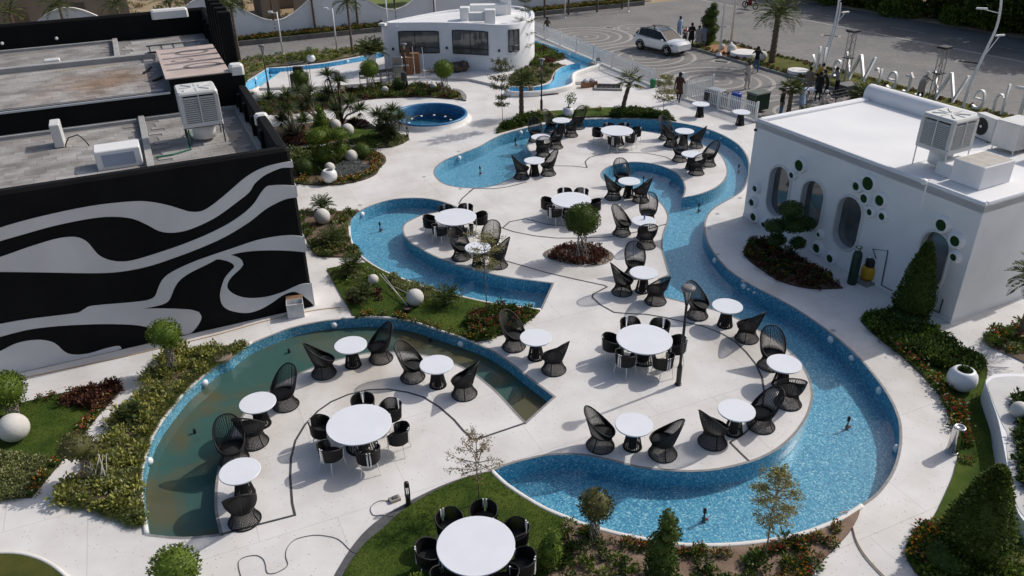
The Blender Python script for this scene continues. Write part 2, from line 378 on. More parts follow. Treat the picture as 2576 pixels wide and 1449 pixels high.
PB = G([(1242,1183),(1275,1216),(1325,1249),(1375,1278),(1425,1299),(1475,1319),(1525,1333),(1575,1344),(1625,1354),(1699,1365),(1751,1368),(1817,1368),(1884,1363),(1951,1354),(2001,1344),(2051,1328),(2101,1308),(2134,1289),(2167,1268),(2201,1243),(2231,1206),(2251,1166),(2262,1116),(2261,1066),(2251,1033),(2237,1003),(2217,971),(2197,945),(2171,913),(2134,877),(2094,843),(2051,811),(2001,778),(1951,750),(1901,725),(1861,701),(1827,676),(1801,646),(1781,616),(1772,590),(1771,566),(1777,543),(1794,523),(1821,507),(1844,494),(1864,480),(1876,460),(1882,435),(1882,408),(1874,387),(1857,365),(1827,345),(1794,330),(1757,319),(1717,311),(1659,303),(1592,300),(1525,300),(1475,301),(1425,304),(1359,315),(1309,326),(1265,339),(1235,353),(1209,368),(1169,384),(1125,401),(1102,417),(1094,430),(1097,443),(1115,460),(1145,469),(1179,472),(1219,471),(1252,463),(1275,453),(1295,442),(1312,426),(1326,408),(1334,392),(1328,376),(1325,364),(1334,350),(1355,338),(1385,329),(1425,323),(1475,320),(1525,321),(1592,326),(1659,336),(1715,348),(1765,363),(1801,380),(1817,393),(1829,417),(1831,437),(1821,457),(1797,475),(1757,490),(1716,498),
        (1722,475),(1715,452),(1700,436),(1675,422),(1640,412),(1600,408),(1570,410),(1540,417),(1522,426),(1514,437),(1518,450),(1536,462),(1575,471),(1610,480),(1635,490),(1654,502),(1672,520),(1682,543),(1680,560),(1672,583),(1667,610),(1669,633),(1677,663),(1685,692),
        (1660,702),(1673,747),(1717,758),(1765,770),(1817,785),(1867,806),(1917,832),(1965,866),(2004,898),(2034,943),(2046,986),(2042,1019),(2031,1049),(2007,1086),(1977,1116),(1944,1139),(1901,1159),(1851,1173),(1801,1183),(1751,1187),(1717,1187),(1659,1183),(1609,1177),(1559,1165),(1509,1153),(1459,1145),(1409,1144),(1359,1149),(1309,1161),(1269,1173)])
PE_z = 0.28
PE = G([(1343,101),(1401,120),(1451,137),(1501,155),(1499,162),(1483,167),(1451,177),(1438,185),(1437,197),(1438,207),(1426,213.7),(1401,220),(1368,226),(1334,228.7),(1301,229.5),(1283,228),(1277,223),(1284,219),(1314,218.7),(1341,218.7),(1368,214.5),(1384,209),(1394,199),(1396,187),(1409,172),(1434,162),(1460,158),(1426,143.7),(1384,125),(1343.5,109.5)], PE_z)
PF_z = 0.15
PF = G([(608.5,216),(625,204),(677,170.6),(713.5,170),(813.5,160),(897,145),(942,135),(966,131),(966,141),(942,146.5),(872,159),(813.5,169),(707,179),(648.5,217),(633.5,224),(613.5,225)], PF_z)
def corner_smooth(pts, n=3, ang=50):
    """Catmull-Rom but keep corners sharper than ang degrees"""
    k = len(pts); out = []
    def sharp(i):
        a = (pts[i]-pts[i-1]).normalized(); b = (pts[(i+1)%k]-pts[i]).normalized()
        return a.dot(b) < math.cos(R(ang))
    sh = [sharp(i) for i in range(k)]
    for i in range(k):
        p1, p2 = pts[i], pts[(i+1)%k]; p0 = pts[i-1] if not sh[i] else p1+(p1-p2)*0.5; p3 = pts[(i+2)%k] if not sh[(i+1)%k] else p2+(p2-p1)*0.5
        for j in range(n):
            t = j/n
            out.append(0.5*((2*p1)+(p2-p0)*t+(2*p0-5*p1+4*p2-p3)*t*t+(3*p1-p0-3*p2+p3)*t**3))
    return out
PA, PB, PC, PE, PF = [corner_smooth(q) for q in (PA, PB, PC, PE, PF)]
RC, RR = (-4.55, 44.65), 2.09
PD = [Vector((RC[0]+(RR-0.02)*math.cos(2*math.pi*k/64), RC[1]+(RR-0.02)*math.sin(2*math.pi*k/64), 0)) for k in range(64)]
HOLES = [PA, PB, PC, PE, PF, PD]

# ---------------------------------------------------------------- ground sheets
big = [(-700,-60),(700,-60),(700,1400),(-700,1400)]
tag(sheet('ground', [big]+HOLES, -0.03, M_earth), kind='structure')
pk = [(-60,46),(-60,50),(-22.4,65.6),(2.35,76.6),(18.6,83.2),(29.59,66.29),(35.66,55.51),(50,29),(42,24),(20,35.5),(13.6,42.8),(9.0,49.6),(2,62),(-9,56),(-17,50),(-24,47)]
tag(sheet('parking_pavement', [pk, PE, PF], -0.012, M_pave), kind='structure')
deck = [P(1338,84),P(1411,114.5),P(1523,162),P(1649,221),P(1722,250),P(1813,279),P(1905,312),(19,36.5),(34,30),(34,4),(-34,4),(-34,33),(-17,42),P(560,235),P(598,222),P(618,205),P(672,171),P(713,168),P(813,158),P(897,143),P(960,130),P(1100,118)]
tag(sheet('terrace_floor', [deck]+HOLES, 0.0, M_deck), kind='structure')

# ---------------------------------------------------------------- pools
def pool(name, loop, ztop, zfloor, mwall, mfloor, zwater, mwater, label):
    n = len(loop); mb = MB(); a = sum(loop[i].x*loop[(i+1)%n].y-loop[(i+1)%n].x*loop[i].y for i in range(n))
    lp = loop if a > 0 else loop[::-1]
    v = [(p.x,p.y,zfloor) for p in lp]+[(p.x,p.y,ztop) for p in lp]
    mb.add(v, [(i, n+i, n+(i+1)%n, (i+1)%n) for i in range(n)], 0)
    vv, ff = fill([lp]); mb.add([(x,y,zfloor) for x,y in vv], ff, 1)
    o = tag(mb.build(name, [mwall, mfloor]), label=label, kind='structure')
    if zwater is not None:
        tag(sheet('water', [lp], zwater, mwater), kind='structure')
    return o
pool('pool_basin', PA, 0.0, -0.62, M_mos, M_mos, -0.34, M_murk, 'curved basin of murky green water nearest the striped wall')
pool('pool_basin', PB, 0.0, -0.60, M_mos, M_mos, -0.24, M_water, 'long winding blue mosaic basin round the white dining island')
pool('pool_basin', PC, 0.0, -0.58, M_mos, M_mos, -0.24, M_water, 'hook shaped blue mosaic basin beside the lawn bed')
pool('pool_basin', PE, PE_z, -0.12, M_mosl, M_mosl, 0.0, M_water, 'narrow raised blue channel along the white picket fence')
pool('pool_basin', PF, PF_z, -0.22, M_mosl, M_mosl, None, None, 'dry pale blue channel behind the white platform')
# copings: grey stone strip along the deck side of each pool
def coping(name, loop, w, z, m, i0=None, i1=None):
    n = len(loop); a = sum(loop[i].x*loop[(i+1)%n].y-loop[(i+1)%n].x*loop[i].y for i in range(n))
    lp = loop if a > 0 else loop[::-1]
    mb = MB(); ribbon(mb, lp, 0.0, w, z, 0, closed=True)
    return tag(mb.build(name, m), kind='structure')
coping('pool_edge_strip', PA, 0.07, 0.004, M_grey); coping('pool_edge_strip', PB, 0.07, 0.004, M_grey); coping('pool_edge_strip', PC, 0.07, 0.004, M_grey)
def rounded_coping(name, px, z, w, h, sm=4, n=8, zp=0.0):
    pts = smooth_loop(G(px, zp), sm, False); mb = MB(); k = len(pts); vs = []
    for i in range(k):
        d = (pts[min(i+1,k-1)]-pts[max(i-1,0)]); d.z = 0; d.normalize(); nn = Vector((-d.y, d.x, 0))
        for j in range(n+1):
            t = math.pi*j/n; vs.append(Vector((pts[i].x,pts[i].y,z))+nn*(math.cos(t)*w/2)+Vector((0,0,max(0,math.sin(t))**0.6*h)))
    f = [(i*(n+1)+j, i*(n+1)+j+1, (i+1)*(n+1)+j+1, (i+1)*(n+1)+j) for i in range(k-1) for j in range(n)]
    f += [tuple(range(n,-1,-1)), tuple(range((k-1)*(n+1), k*(n+1)))]
    mb.add(vs, f); return tag(mb.build(name, M_cope, smooth=True), kind='structure')
rounded_coping('pool_coping', [(1237,1187),(1272,1220),(1322,1254),(1373,1283),(1423,1304),(1474,1324),(1574,1350),(1698,1371),(1751,1374),(1817,1374),(1885,1369),(1952,1360),(2003,1349),(2053,1333),(2103,1313),(2137,1294),(2168,1274)], 0.0, 0.13, 0.07)
rounded_coping('pool_coping', [(369,1343),(357,1266),(353,1213),(360,1166),(378,1109),(402,1066),(432,1026),(462,989),(488,966),(516,941),(544,917),(576,904),(598,885),(632,862)], 0.0, 0.11, 0.06)
rounded_coping('pool_coping', [(878,568),(881,597),(892,628),(912,649),(946,673),(982,691),(1030,709),(1083,729),(1158,747),(1225,762),(1292,772),(1360,780)], 0.0, 0.10, 0.05)
rounded_coping('pool_coping', [(860,802),(925,798),(992,802),(1045,812),(1092,828),(1142,844),(1192,861)], 0.0, 0.09, 0.05)
rounded_coping('channel_wall', [(1505,157),(1502,164),(1485,169),(1454,179),(1442,186),(1440,197),(1441,208),(1428,215.5),(1402,222),(1369,228),(1334,231),(1301,231.5),(1281,230),(1274,224)], 0.0, 0.30, 0.33, zp=PE_z)
rounded_coping('channel_wall', [(605,217),(609,227),(634,227),(650,219)], 0.0, 0.30, 0.22, zp=PF_z)

# raised round fountain basin
mb = MB(); prof = [(RR+0.34,0.0),(RR+0.22,0.05),(RR+0.14,0.16),(RR+0.10,0.28)]
mb.lathe(prof, 64, 0, (RC[0],RC[1],0), capb=False, capt=False)
mb.lathe([(RR+0.10,0.28),(RR+0.09,0.34),(RR+0.03,0.38),(RR-0.05,0.37),(RR-0.10,0.30),(RR-0.16,-0.55)], 64, 1, (RC[0],RC[1],0), capb=False, capt=False)
fb = thing('fountain_basin', 'raised round blue mosaic fountain basin with white outer wall', 'fountain', (RC[0],RC[1],0))
MB.build(mb, 'basin_wall', [M_cope, mat('blue_basin_paint', (0.018,0.12,0.27), 0.4, (0.035,0.18,0.36), 6)], fb, smooth=True).location = (-RC[0],-RC[1],0)
mb = MB(); mb.lathe([(RR-0.15,-0.54),(0.01,-0.54)], 48, 0, capb=False, capt=False); mb.build('basin_floor', M_mosd, fb)
mb = MB(); mb.lathe([(RR-0.12,-0.22),(0.01,-0.22)], 48, 0, capb=False, capt=False); tag(mb.build('fountain_water', M_water, fb), kind='stuff')
M_blackm = mat('black_metal', (0.012,0.012,0.013), 0.45, metal=0.0, spec=0.5)
mb = MB(); cpts = [(1.32*math.cos(t), 1.32*math.sin(t), -0.10) for t in np.linspace(0,2*math.pi,49)[:-1]]; mb.tube(cpts, 0.035, 8, closed=True); mb.build('ring_pipe', M_blackm, fb, True)
mb = MB()
for k in range(60):
    t = 2*math.pi*k/60; mb.tube([(1.32*math.cos(t),1.32*math.sin(t),-0.08),(1.32*math.cos(t),1.32*math.sin(t),0.03)], [0.016,0.010], 5)
tag(mb.build('nozzle_row', M_blackm, fb), kind='stuff')
M_lightw = mat('white_plastic', (0.78,0.78,0.78), 0.35, spec=0.5)
for k in range(10):
    t = 2*math.pi*(k+0.3)/10; mb = MB(); mb.lathe([(0.075,0),(0.08,0.03),(0.05,0.05)], 12, 0, (1.2*math.cos(t),1.2*math.sin(t),-0.12)); mb.build('spot_light', M_lightw, fb)

# ---------------------------------------------------------------- black inlay lines in the terrace
LN = [[(553,1345),(653,1319),(742,1296),(735,1266),(730,1199),(732,1153),(743,1109),(767,1069),(800,1034),(833,1011),(875,993),(925,981),(975,979),(1025,987),(1065,999),(1105,1024),(1142,1056),(1165,1083),(1187,1104),(1198,1106),(1322,1064)],
      [(1154,513),(1162,500),(1179,485),(1192,474)],
      [(1264,574),(1282,558),(1322,550),(1342,556),(1379,565),(1425,569)],
      [(1256,571),(1292,583),(1342,593),(1399,599),(1459,599),(1535,596),(1610,582),(1675,564)],
      [(1267,655),(1320,670),(1375,686),(1450,703),(1520,718),(1527,722),(1510,731),(1492,740),(1490,748),(1509,766),(1545,786),(1580,789),(1625,791),(1670,798),(1724,811),(1767,820),(1817,840),(1851,861),(1877,886),(1901,916),(1917,950),(1922,985),(1918,1020),(1902,1060),(1870,1093),(1836,1113)],
      [(1836,1113),(1858,1135),(1884,1160)],
      [(1389,417),(1442,418),(1477,422),(1472,407),(1482,397),(1509,388),(1559,384),(1625,385),(1675,395),(1699,408)],
      [(1180,483),(1192,474),(1242,475),(1279,470),(1325,458)]]
for q in LN:
    mb = MB(); ribbon(mb, corner_smooth(G(q)+[], 1) if False else G(q), 0.03, 0.03, 0.006); tag(mb.build('floor_inlay_line', M_line), kind='structure')
# large slab joints of the terrace
MJ = mat('slab_joint', (0.42,0.40,0.38), 0.8)
u_ = Vector((0.910,0.4147,0)); v_ = Vector((-0.4147,0.910,0))
# ---------------------------------------------------------------- rings of pale setts in the parking
c1 = P(1801,204); c2 = P(1474,92); cc = [c2, (c1+c2)/2, c1, c1+(c1-c2)*0.5, P(1606,71)]
for k, c in enumerate(cc):
    for (r0, wd) in ([(0.98,0.16),(1.85,0.20),(2.8,0.22),(3.65,0.26)] if k < 4 else [(0.9,0.14),(1.7,0.18)]):
        mb = MB(); mb.lathe([(r0+wd/2,0),(r0-wd/2,0)], 72, 0, capb=False, capt=False)
        tag(mb.build('paving_ring', M_pavel, loc=(c.x,c.y,-0.004+0.0004*k)), kind='structure')
    mb = MB(); mb.lathe([(0.22,0),(0.001,0)], 20, 0, capb=False, capt=False); tag(mb.build('paving_disc', M_pavel, loc=(c.x,c.y,-0.005)), kind='structure')
# ---------------------------------------------------------------- road
r1, r3 = Vector((19.48,81.67,0)), Vector((35.66,55.51,0)); rd = (r3-r1).normalized(); rn = Vector((rd.y,-rd.x,0))
if rn.x < 0: rn = -rn
ra, rb = r1-rd*90, r1+rd*110
def strip(name, o0, o1, z, m):
    a, b, c_, d = ra+rn*o0, rb+rn*o0, rb+rn*o1, ra+rn*o1
    return tag(sheet(name, [[(a.x,a.y),(b.x,b.y),(c_.x,c_.y),(d.x,d.y)]], z, m), kind='structure')
strip('road', 0.0, 7.4, -0.008, M_asph)
M_paint = mat('worn_white_paint', (0.42,0.41,0.39), 0.8, (0.16,0.155,0.15), 1.2, 6, lo=0.4, hi=0.62)
strip('road_edge_line', 0.0, 0.28, -0.003, mat('pale_kerb_strip', (0.40,0.38,0.35), 0.8, (0.30,0.285,0.27), 0.7, 6))
for k in range(22):
    a = ra+rd*(k*9.0)+rn*3.3; b = a+rd*3.2
    mb = MB(); ribbon(mb, [a,b], 0.06, 0.06, -0.003); tag(mb.build('lane_mark', M_paint), kind='structure')
strip('road_verge', 7.4, 11.5, -0.009, M_sand)
# drain covers in the parking
for (x,y,w_,d_) in [(1815,67,0.9,0.45),(1814,155,0.9,0.45),(2090,90,1.1,0.5),(2440,157,1.4,0.6),(1534,70,0.6,0.3)]:
    c = P(x,y); M_ = Matrix.Translation((c.x,c.y,-0.011)) @ Matrix.Rotation(-R(32),4,'Z')
    dr = thing('drain_cover', 'dark slotted drain grate set in a pale frame in the grey paving', 'drain', (0,0,0), 0, 'drain grates in the parking paving')
    mb = MB(); mb.box(-w_/2-0.2,w_/2+0.2,-d_/2-0.2,d_/2+0.2,0.0,0.012,M=M_); mb.build('frame', M_pavel, dr)
    mb = MB()
    for i in range(9): mb.box(-w_/2+i*w_/9,-w_/2+(i+0.6)*w_/9,-d_/2,d_/2,0.012,0.022,M=M_)
    mb.build('grate', M_blackm, dr); mb = MB(); mb.box(-w_/2,w_/2,-d_/2,d_/2,0.0121,0.014,M=M_); mb.build('pit', mat('pit_dark',(0.01,0.01,0.01),0.9), dr)
# ---------------------------------------------------------------- raised white platform under the curved building
plin = G([(649,221),(707,181),(813,171),(872,161),(942,148.5),(963,144),(1000,120),(1338,92)], 0.16) + G([(1343.5,111),(1384,126.5),(1426,145.5),(1455,158),(1434,163.5),(1409,173),(1393,188),(1391,200),(1382,210),(1366,216),(1341,220),(1314,220),(1281,220)], 0.16) + G([(1281,222),(1239,210.6),(1181,198),(1122,195),(1072,194),(1027,196),(902,211),(788,218)], 0.16)
mb = MB(); mb.prism(plin, 0.0, 0.16, 0); tag(mb.build('platform', M_deck), kind='structure')
# wheel tracks / threshold lines by the side gate
for k in range(4):
    a = P(1490+k*17, 178-k*0.5); b = P(1612+k*12, 228-k*4)
    mb = MB(); ribbon(mb, [a,b], 0.015, 0.015, 0.004); tag(mb.build('threshold_line', M_grey), kind='structure')

# ================================================================ planting beds
BEDS = {}
def bed(name, px, h, m, kind='structure', smooth=3, name_key=None, mside=None, z=0.0, ang=50):
    lp = corner_smooth(G(px, z), smooth, ang) if smooth else G(px, z)
    mb = MB(); mb.prism(lp, z, z+h, 0, mside=1)
    o = mb.build(name, [m, mside or mat('brown_bed_edge', (0.05,0.028,0.02), 0.9)]); tag(o, kind='structure')
    if name_key: BEDS[name_key] = lp
    return lp
bed('planting_bed', [(1367,640),(1377,631),(1400,623),(1435,618),(1475,618),(1510,624),(1535,634),(1545,646),(1536,659),(1510,668),(1475,671),(1435,668),(1400,660),(1377,651)], 0.035, M_soil, name_key='ring', mside=M_cope)
bed('lawn', [(823,678),(859,746),(894,803),(925,795),(992,799),(1045,809),(1092,825),(1142,841),(1199,860),(1225,855),(1282,836),(1335,806),(1359,783),(1292,774),(1225,764),(1159,750),(1085,732),(1032,712),(985,694),(949,676),(925,662),(878,668)], 0.05, M_lawn, name_key='mid')
bed('planting_bed', [(754,534),(828,533),(904,532),(886,548),(875,570),(877,591),(887,618),(899,635),(911,648),(861,648),(819,647),(799,645),(789,635),(778,615),(766,586),(756,550)], 0.05, M_soil, name_key='left_mid')
bed('planting_bed', [(735,461),(777,466),(827,467),(877,462),(919,452),(947,438),(956,423),(972,405),(961,388),(927,378),(877,369),(811,369),(761,374),(712,377)], 0.05, M_soil, name_key='flower')
bed('planting_bed', [(711,370),(777,364),(819,362),(874,363),(919,370),(961,373),(994,368),(1019,358),(1027,350),(1011,340),(975,333),(941,323),(919,308),(877,302),(832,302),(782,310),(727,317),(680,322)], 0.05, M_soil, name_key='yucca')
bed('planting_bed', [(655,290),(730,287),(780,281),(830,274),(897,256),(947,249),(993,247),(1022,245),(1089,246),(1159,252),(1156,241),(1139,227),(1106,217),(1056,214),(1014,221),(939,216),(897,224),(797,241),(713,249),(663,246),(617,237)], 0.05, M_soil, name_key='band')
bed('planting_bed', [(1247,336),(1265,333),(1309,321),(1359,309),(1425,299),(1475,296),(1525,295),(1592,295),(1659,298),(1702,306),(1680,294),(1655,284),(1600,275),(1560,272),(1500,273),(1450,278),(1400,280),(1350,285),(1300,297),(1265,314)], 0.06, M_lawn, name_key='top')
bed('planting_bed', [(627,866),(600,884),(575,902),(544,914),(514,938),(486,962),(458,985),(428,1022),(398,1062),(374,1105),(355,1162),(348,1213),(352,1266),(362,1326),(293,1299),(233,1279),(153,1263),(167,1233),(207,1179),(247,1113),(277,1083),(320,1026),(360,973),(393,923),(405,900),(467,883),(550,874)], 0.05, M_soil, name_key='strip')
bed('lawn', [(310,976),(293,965),(150,993),(67,1013),(0,1028),(-300,1090),(-300,1300),(0,1259),(80,1253),(163,1153),(240,1056)], 0.05, M_lawn, name_key='left_lawn')
bed('lawn', [(-250,1400),(0,1394),(50,1396),(100,1409),(143,1433),(190,1475),(230,1530),(-200,1560)], 0.05, mat('olive_lawn',(0.040,0.058,0.012),0.9,(0.095,0.09,0.025),0.9,7,0.8,60,spec=0.1), name_key='corner_lawn')
bed('planting_bed', [(465/3+1717.3,483+440/3),(1890,603),(1924,606),(1971,630),(2017,656),(2067,686),(2121,726),(2051,728),(2001,720),(1951,703),(1911,676),(1881,653)], 0.05, M_soil, name_key='wall_bed')
bed('planting_bed', [(2166,803),(2184,788),(2234,784),(2301,800),(2351,836),(2417,876),(2480,915),(2477,976),(2477,1003),(2501,1166),(2524,1283),(2551,1333),(2600,1380),(2600,1520),(2370,1520),(2317,1455),(2297,1433),(2277,1396),(2281,1369),(2301,1336),(2344,1306),(2367,1266),(2394,1206),(2404,1173),(2411,1133),(2394,1066),(2371,1009),(2341,966),(2304,930),(2264,893),(2211,853),(2171,816)], 0.05, M_lawn, name_key='right')
bed('planting_bed', [(2474,853),(2484,840),(2517,830),(2576,816),(2700,790),(2720,900),(2620,935),(2576,913),(2534,893),(2494,876)], 0.05, M_soil, name_key='right2', mside=M_grey)
# front lawn and garden soil below the big pool
bed('lawn', [(1236,1190),(1192,1199),(1159,1209),(1092,1239),(1035,1273),(1002,1296),(959,1336),(925,1363),(892,1403),(865,1449),(830,1530),(1360,1530),(1378,1449),(1395,1380),(1420,1310),(1372,1288),(1321,1259),(1270,1225)], 0.045, M_lawn, name_key='front_lawn', ang=35)
bed('planting_bed', [(1421,1310),(1474,1330),(1574,1356),(1698,1377),(1751,1380),(1817,1380),(1886,1375),(1953,1366),(2004,1355),(2054,1339),(2104,1319),(2138,1300),(2163,1282),(2158,1302),(2134,1343),(2091,1389),(2037,1449),(1960,1535),(1362,1535),(1380,1449),(1397,1380)], 0.05, mat('light_garden_soil', (0.17,0.115,0.08), 0.95, (0.26,0.185,0.135), 2.0, 6, 0.9, 14), name_key='front', ang=35)
# dark granite strip along the front lawn
gs = G([(1237,1184),(1192,1194),(1125,1216),(1059,1246),(1009,1273),(959,1303),(919,1336),(885,1376),(859,1416),(835,1460),(810,1530)]); gi = G([(1236,1188),(1194,1200),(1161,1210),(1094,1240),(1037,1274),(1004,1297),(961,1337),(927,1364),(894,1404),(867,1450),(836,1530)])
a_, b_ = smooth_loop(gs,4,False), smooth_loop(gi,4,False)
mb = MB(); n_ = len(a_); mb.add([(p.x,p.y,0.008) for p in a_]+[(p.x,p.y,0.008) for p in b_], [(i,n_+i,n_+i+1,i+1) for i in range(n_-1)]); tag(mb.build('granite_border', M_dgrey), kind='structure')
rounded_coping('lawn_edging', [(-60,1391),(0,1393),(50,1395),(100,1408),(143,1432),(190,1474)], 0.0, 0.10, 0.07)
# grey kerb round the end of the planted band
a_, b_ = smooth_loop(G([(1139,224),(1160,229),(1172,240),(1174,249),(1172,255)]),4,False), smooth_loop(G([(1139,227),(1151,234),(1159,243),(1160,249),(1158,252)]),4,False)
n_ = len(a_); mb = MB(); mb.add([(p.x,p.y,0.07) for p in a_]+[(p.x,p.y,0.07) for p in b_]+[(p.x,p.y,0.0) for p in a_], [(i,i+1,n_+i+1,n_+i) for i in range(n_-1)]+[(i,2*n_+i,2*n_+i+1,i+1) for i in range(n_-1)]); tag(mb.build('kerb', M_grey), kind='structure')
# back garden between the dry channel and the drive, channel garden, gate island, wall-foot beds
bed('planting_bed', [(606,214),(622,201),(675,168),(713,166),(813,156),(897,141),(942,131),(966,126),(966,112),(900,119),(800,129),(700,139),(620,151),(560,163),(560,215)], 0.05, mat('dry_garden_soil', (0.11,0.085,0.05), 0.95, (0.19,0.16,0.085), 1.5, 6, 0.8, 12), smooth=1, name_key='back')
bed('planting_bed', [(1283,216),(1314,216),(1341,216),(1366,211),(1382,203),(1388,196),(1391,186),(1404,172),(1425,164),(1380,162),(1330,168),(1300,180),(1285,200)], 0.04, M_soil, name_key='chan', z=0.16)
bed('planting_bed', [(1331,168),(1380,159),(1420,150),(1415,145),(1380,128),(1345,113),(1338,130),(1335,150)], 0.04, M_soil, name_key='chan2', z=0.16, smooth=1)
ga, gb = Vector((14.14,60.76,0)), Vector((19.59,50.7,0)); gd = (gb-ga).normalized(); gn = Vector((-gd.y,gd.x,0)); gn = gn if gn.x > 0 else -gn
isl = [ga-gd*1.2, ga, gb+gd*22, gb+gd*22+gn*3.4, gb+gn*4.2, ga+gn*3.4, ga-gd*3.0+gn*2.6]
mb = MB(); mb.prism(isl, -0.012, 0.14, 0); mb.build('verge_kerb', M_kerb)['kind'] = 'structure'
ctr = sum(isl, Vector())/len(isl); isl2 = [p+(ctr-p).normalized()*0.18 for p in isl]
isl2 = [ga-gd*1.0+gn*0.15, gb+gd*21.8+gn*0.15, gb+gd*21.8+gn*3.25, gb+gn*4.05, ga+gn*3.25, ga-gd*2.7+gn*2.4]
mb = MB(); mb.prism(isl2, 0.14, 0.17, 0); mb.build('gate_lawn', mat('dry_lawn', (0.075,0.085,0.018), 0.9, (0.13,0.125,0.035), 1.0, 6, 0.6, 40, spec=0.1))['kind'] = 'structure'; BEDS['gate'] = isl2
sp = [ga+gd*0.3+gn*0.4, ga+gd*4.2+gn*0.4, ga+gd*4.0+gn*2.6, ga+gd*0.3+gn*2.6]
mb = MB(); mb.prism(smooth_loop(sp,5), 0.17, 0.18, 0); mb.build('bare_soil_patch', mat('orange_soil', (0.30,0.15,0.065), 0.95, (0.38,0.22,0.11), 2, 5))['kind'] = 'structure'
# ================================================================ black and white building (left)
def frame(o, ax, ay):      # local (a,b,z) -> world matrix
    return Matrix(((ax[0],ay[0],0,o[0]),(ax[1],ay[1],0,o[1]),(0,0,1,0),(0,0,0,1)))
LB = thing('striped_building', 'large black flat roofed building with flowing white stripes on its front wall', 'building', (-6.78,23.64,0))
UL, VL = (-0.910,-0.4147), (-0.4147,0.910)
def ML(): return frame((0,0), UL, VL)      # relative to LB origin
ML_ = ML()
M_roofgrey = mat('grey_roof_base', (0.20,0.195,0.19), 0.9)
AW = 15.0   # width built along a (runs out of the picture on the left)
mb = MB()
# outer walls: front wall (thickness .35, rounded top), side wall, stepped upper block
def wall_round(mb, a0, a1, b0, b1, z0, z1, M, m=0, r=0.10):
    mb.bbox(a0,a1,b0,b1,z0,z1,b=r,m=m,M=M)
wall_round(mb, 0.0, AW, 0.0, 0.35, 0.0, 5.65, ML_)
mb.build('front_wall', M_black, LB)
mb = MB(); wall_round(mb, 0.0, 0.38, 0.352, 8.6, 0.0, 5.62, ML_); mb.build('side_wall', M_black, LB)
mb = MB(); mb.box(0.02, AW, 8.6, 20.0, 0.0, 5.60, M=ML_); mb.build('rear_block', M_black, LB)
mb = MB(); mb.bbox(0.0, 2.75, 8.58, 8.85, 5.60, 6.12, M=ML_); mb.build('parapet', M_black, LB)
mb = MB(); wall_round(mb, 0.0, AW, 19.72, 20.02, 5.602, 6.85, ML_); mb.build('parapet', M_black, LB)
mb = MB(); wall_round(mb, 0.0, 0.30, 14.3, 19.718, 5.602, 6.80, ML_); mb.build('parapet', M_black, LB)
mb = MB(); wall_round(mb, 0.0, 0.34, 8.86, 9.7, 5.602, 6.3, ML_); mb.build('parapet', M_black, LB)
# inner ribs on the side wall
for b in (2.6, 4.4, 6.2, 7.6):
    mb = MB(); mb.box(0.381, 0.50, b, b+0.22, 4.73, 5.5, M=ML_); mb.build('wall_rib', M_black, LB)
for b in (15.3, 16.6, 17.9):
    mb = MB(); mb.box(0.301, 0.44, b, b+0.2, 5.604, 6.6, M=ML_); mb.build('wall_rib', M_black, LB)
# roofs
rf = MB(); rf.box(0.382, AW, 0.352, 8.598, 4.55, 4.725, M=ML_); roof1 = rf.build('lower_roof', M_roofgrey, LB)
rf = MB(); rf.box(0.40, AW, 8.90, 19.71, 5.601, 5.64, M=ML_); roof2 = rf.build('upper_roof', M_roofgrey, LB)
M_tile = rampmat('roof_paver', [(0.30,0.29,0.28),(0.34,0.33,0.315),(0.37,0.36,0.345),(0.33,0.315,0.30),(0.39,0.38,0.37)], 0.85)
for x in [q for q in M_tile.node_tree.nodes if q.type == 'VALTORGB']: pass
def obj_random(m):      # colour per object instead of per island
    t = m.node_tree; oi = t.nodes.new('ShaderNodeObjectInfo'); rp = [q for q in t.nodes if q.type == 'VALTORGB'][0]
    t.links.new(oi.outputs['Random'], rp.inputs[0])
    nz = t.nodes.new('ShaderNodeTexNoise'); nz.inputs['Scale'].default_value = 0.9; nz.inputs['Detail'].default_value = 8
    tc = t.nodes.new('ShaderNodeNewGeometry'); t.links.new(tc.outputs['Position'], nz.inputs[0])
    r2 = t.nodes.new('ShaderNodeValToRGB'); r2.color_ramp.elements[0].position = 0.35; r2.color_ramp.elements[1].position = 0.62
    r2.color_ramp.elements[0].color = (0.62,0.59,0.57,1); r2.color_ramp.elements[1].color = (1.08,1.07,1.06,1)
    t.links.new(nz.outputs['Fac'], r2.inputs[0]); mx = t.nodes.new('ShaderNodeMix'); mx.data_type = 'RGBA'; mx.blend_type = 'MULTIPLY'; mx.inputs[0].default_value = 1
    t.links.new(rp.outputs[0], mx.inputs[6]); t.links.new(r2.outputs[0], mx.inputs[7])
    b = t.nodes['Principled BSDF']; t.links.new(mx.outputs[2], b.inputs['Base Color']); t.links.new(b.outputs[0], t.nodes['Material Output'].inputs[0])
obj_random(M_tile)
# rust-brown stain on the upper roof: dust with its own shape
M_tile2 = M_tile.copy(); M_tile2.name = 'stained_roof_paver'
t = M_tile2.node_tree; b = t.nodes['Principled BSDF']; src = b.inputs['Base Color'].links[0].from_socket
gn_ = t.nodes.new('ShaderNodeNewGeometry'); vm = t.nodes.new('ShaderNodeVectorMath'); vm.operation = 'SUBTRACT'
stc = P(265,205,5.65); vm.inputs[1].default_value = stc
sc = t.nodes.new('ShaderNodeVectorMath'); sc.operation = 'LENGTH'; nz = t.nodes.new('ShaderNodeTexNoise'); nz.inputs['Scale'].default_value = 0.8; nz.inputs['Detail'].default_value = 6
ad = t.nodes.new('ShaderNodeMath'); ad.operation = 'MULTIPLY_ADD'; ad.inputs[1].default_value = 5.0
t.links.new(gn_.outputs['Position'], vm.inputs[0]); t.links.new(vm.outputs[0], sc.inputs[0]); t.links.new(gn_.outputs['Position'], nz.inputs[0])
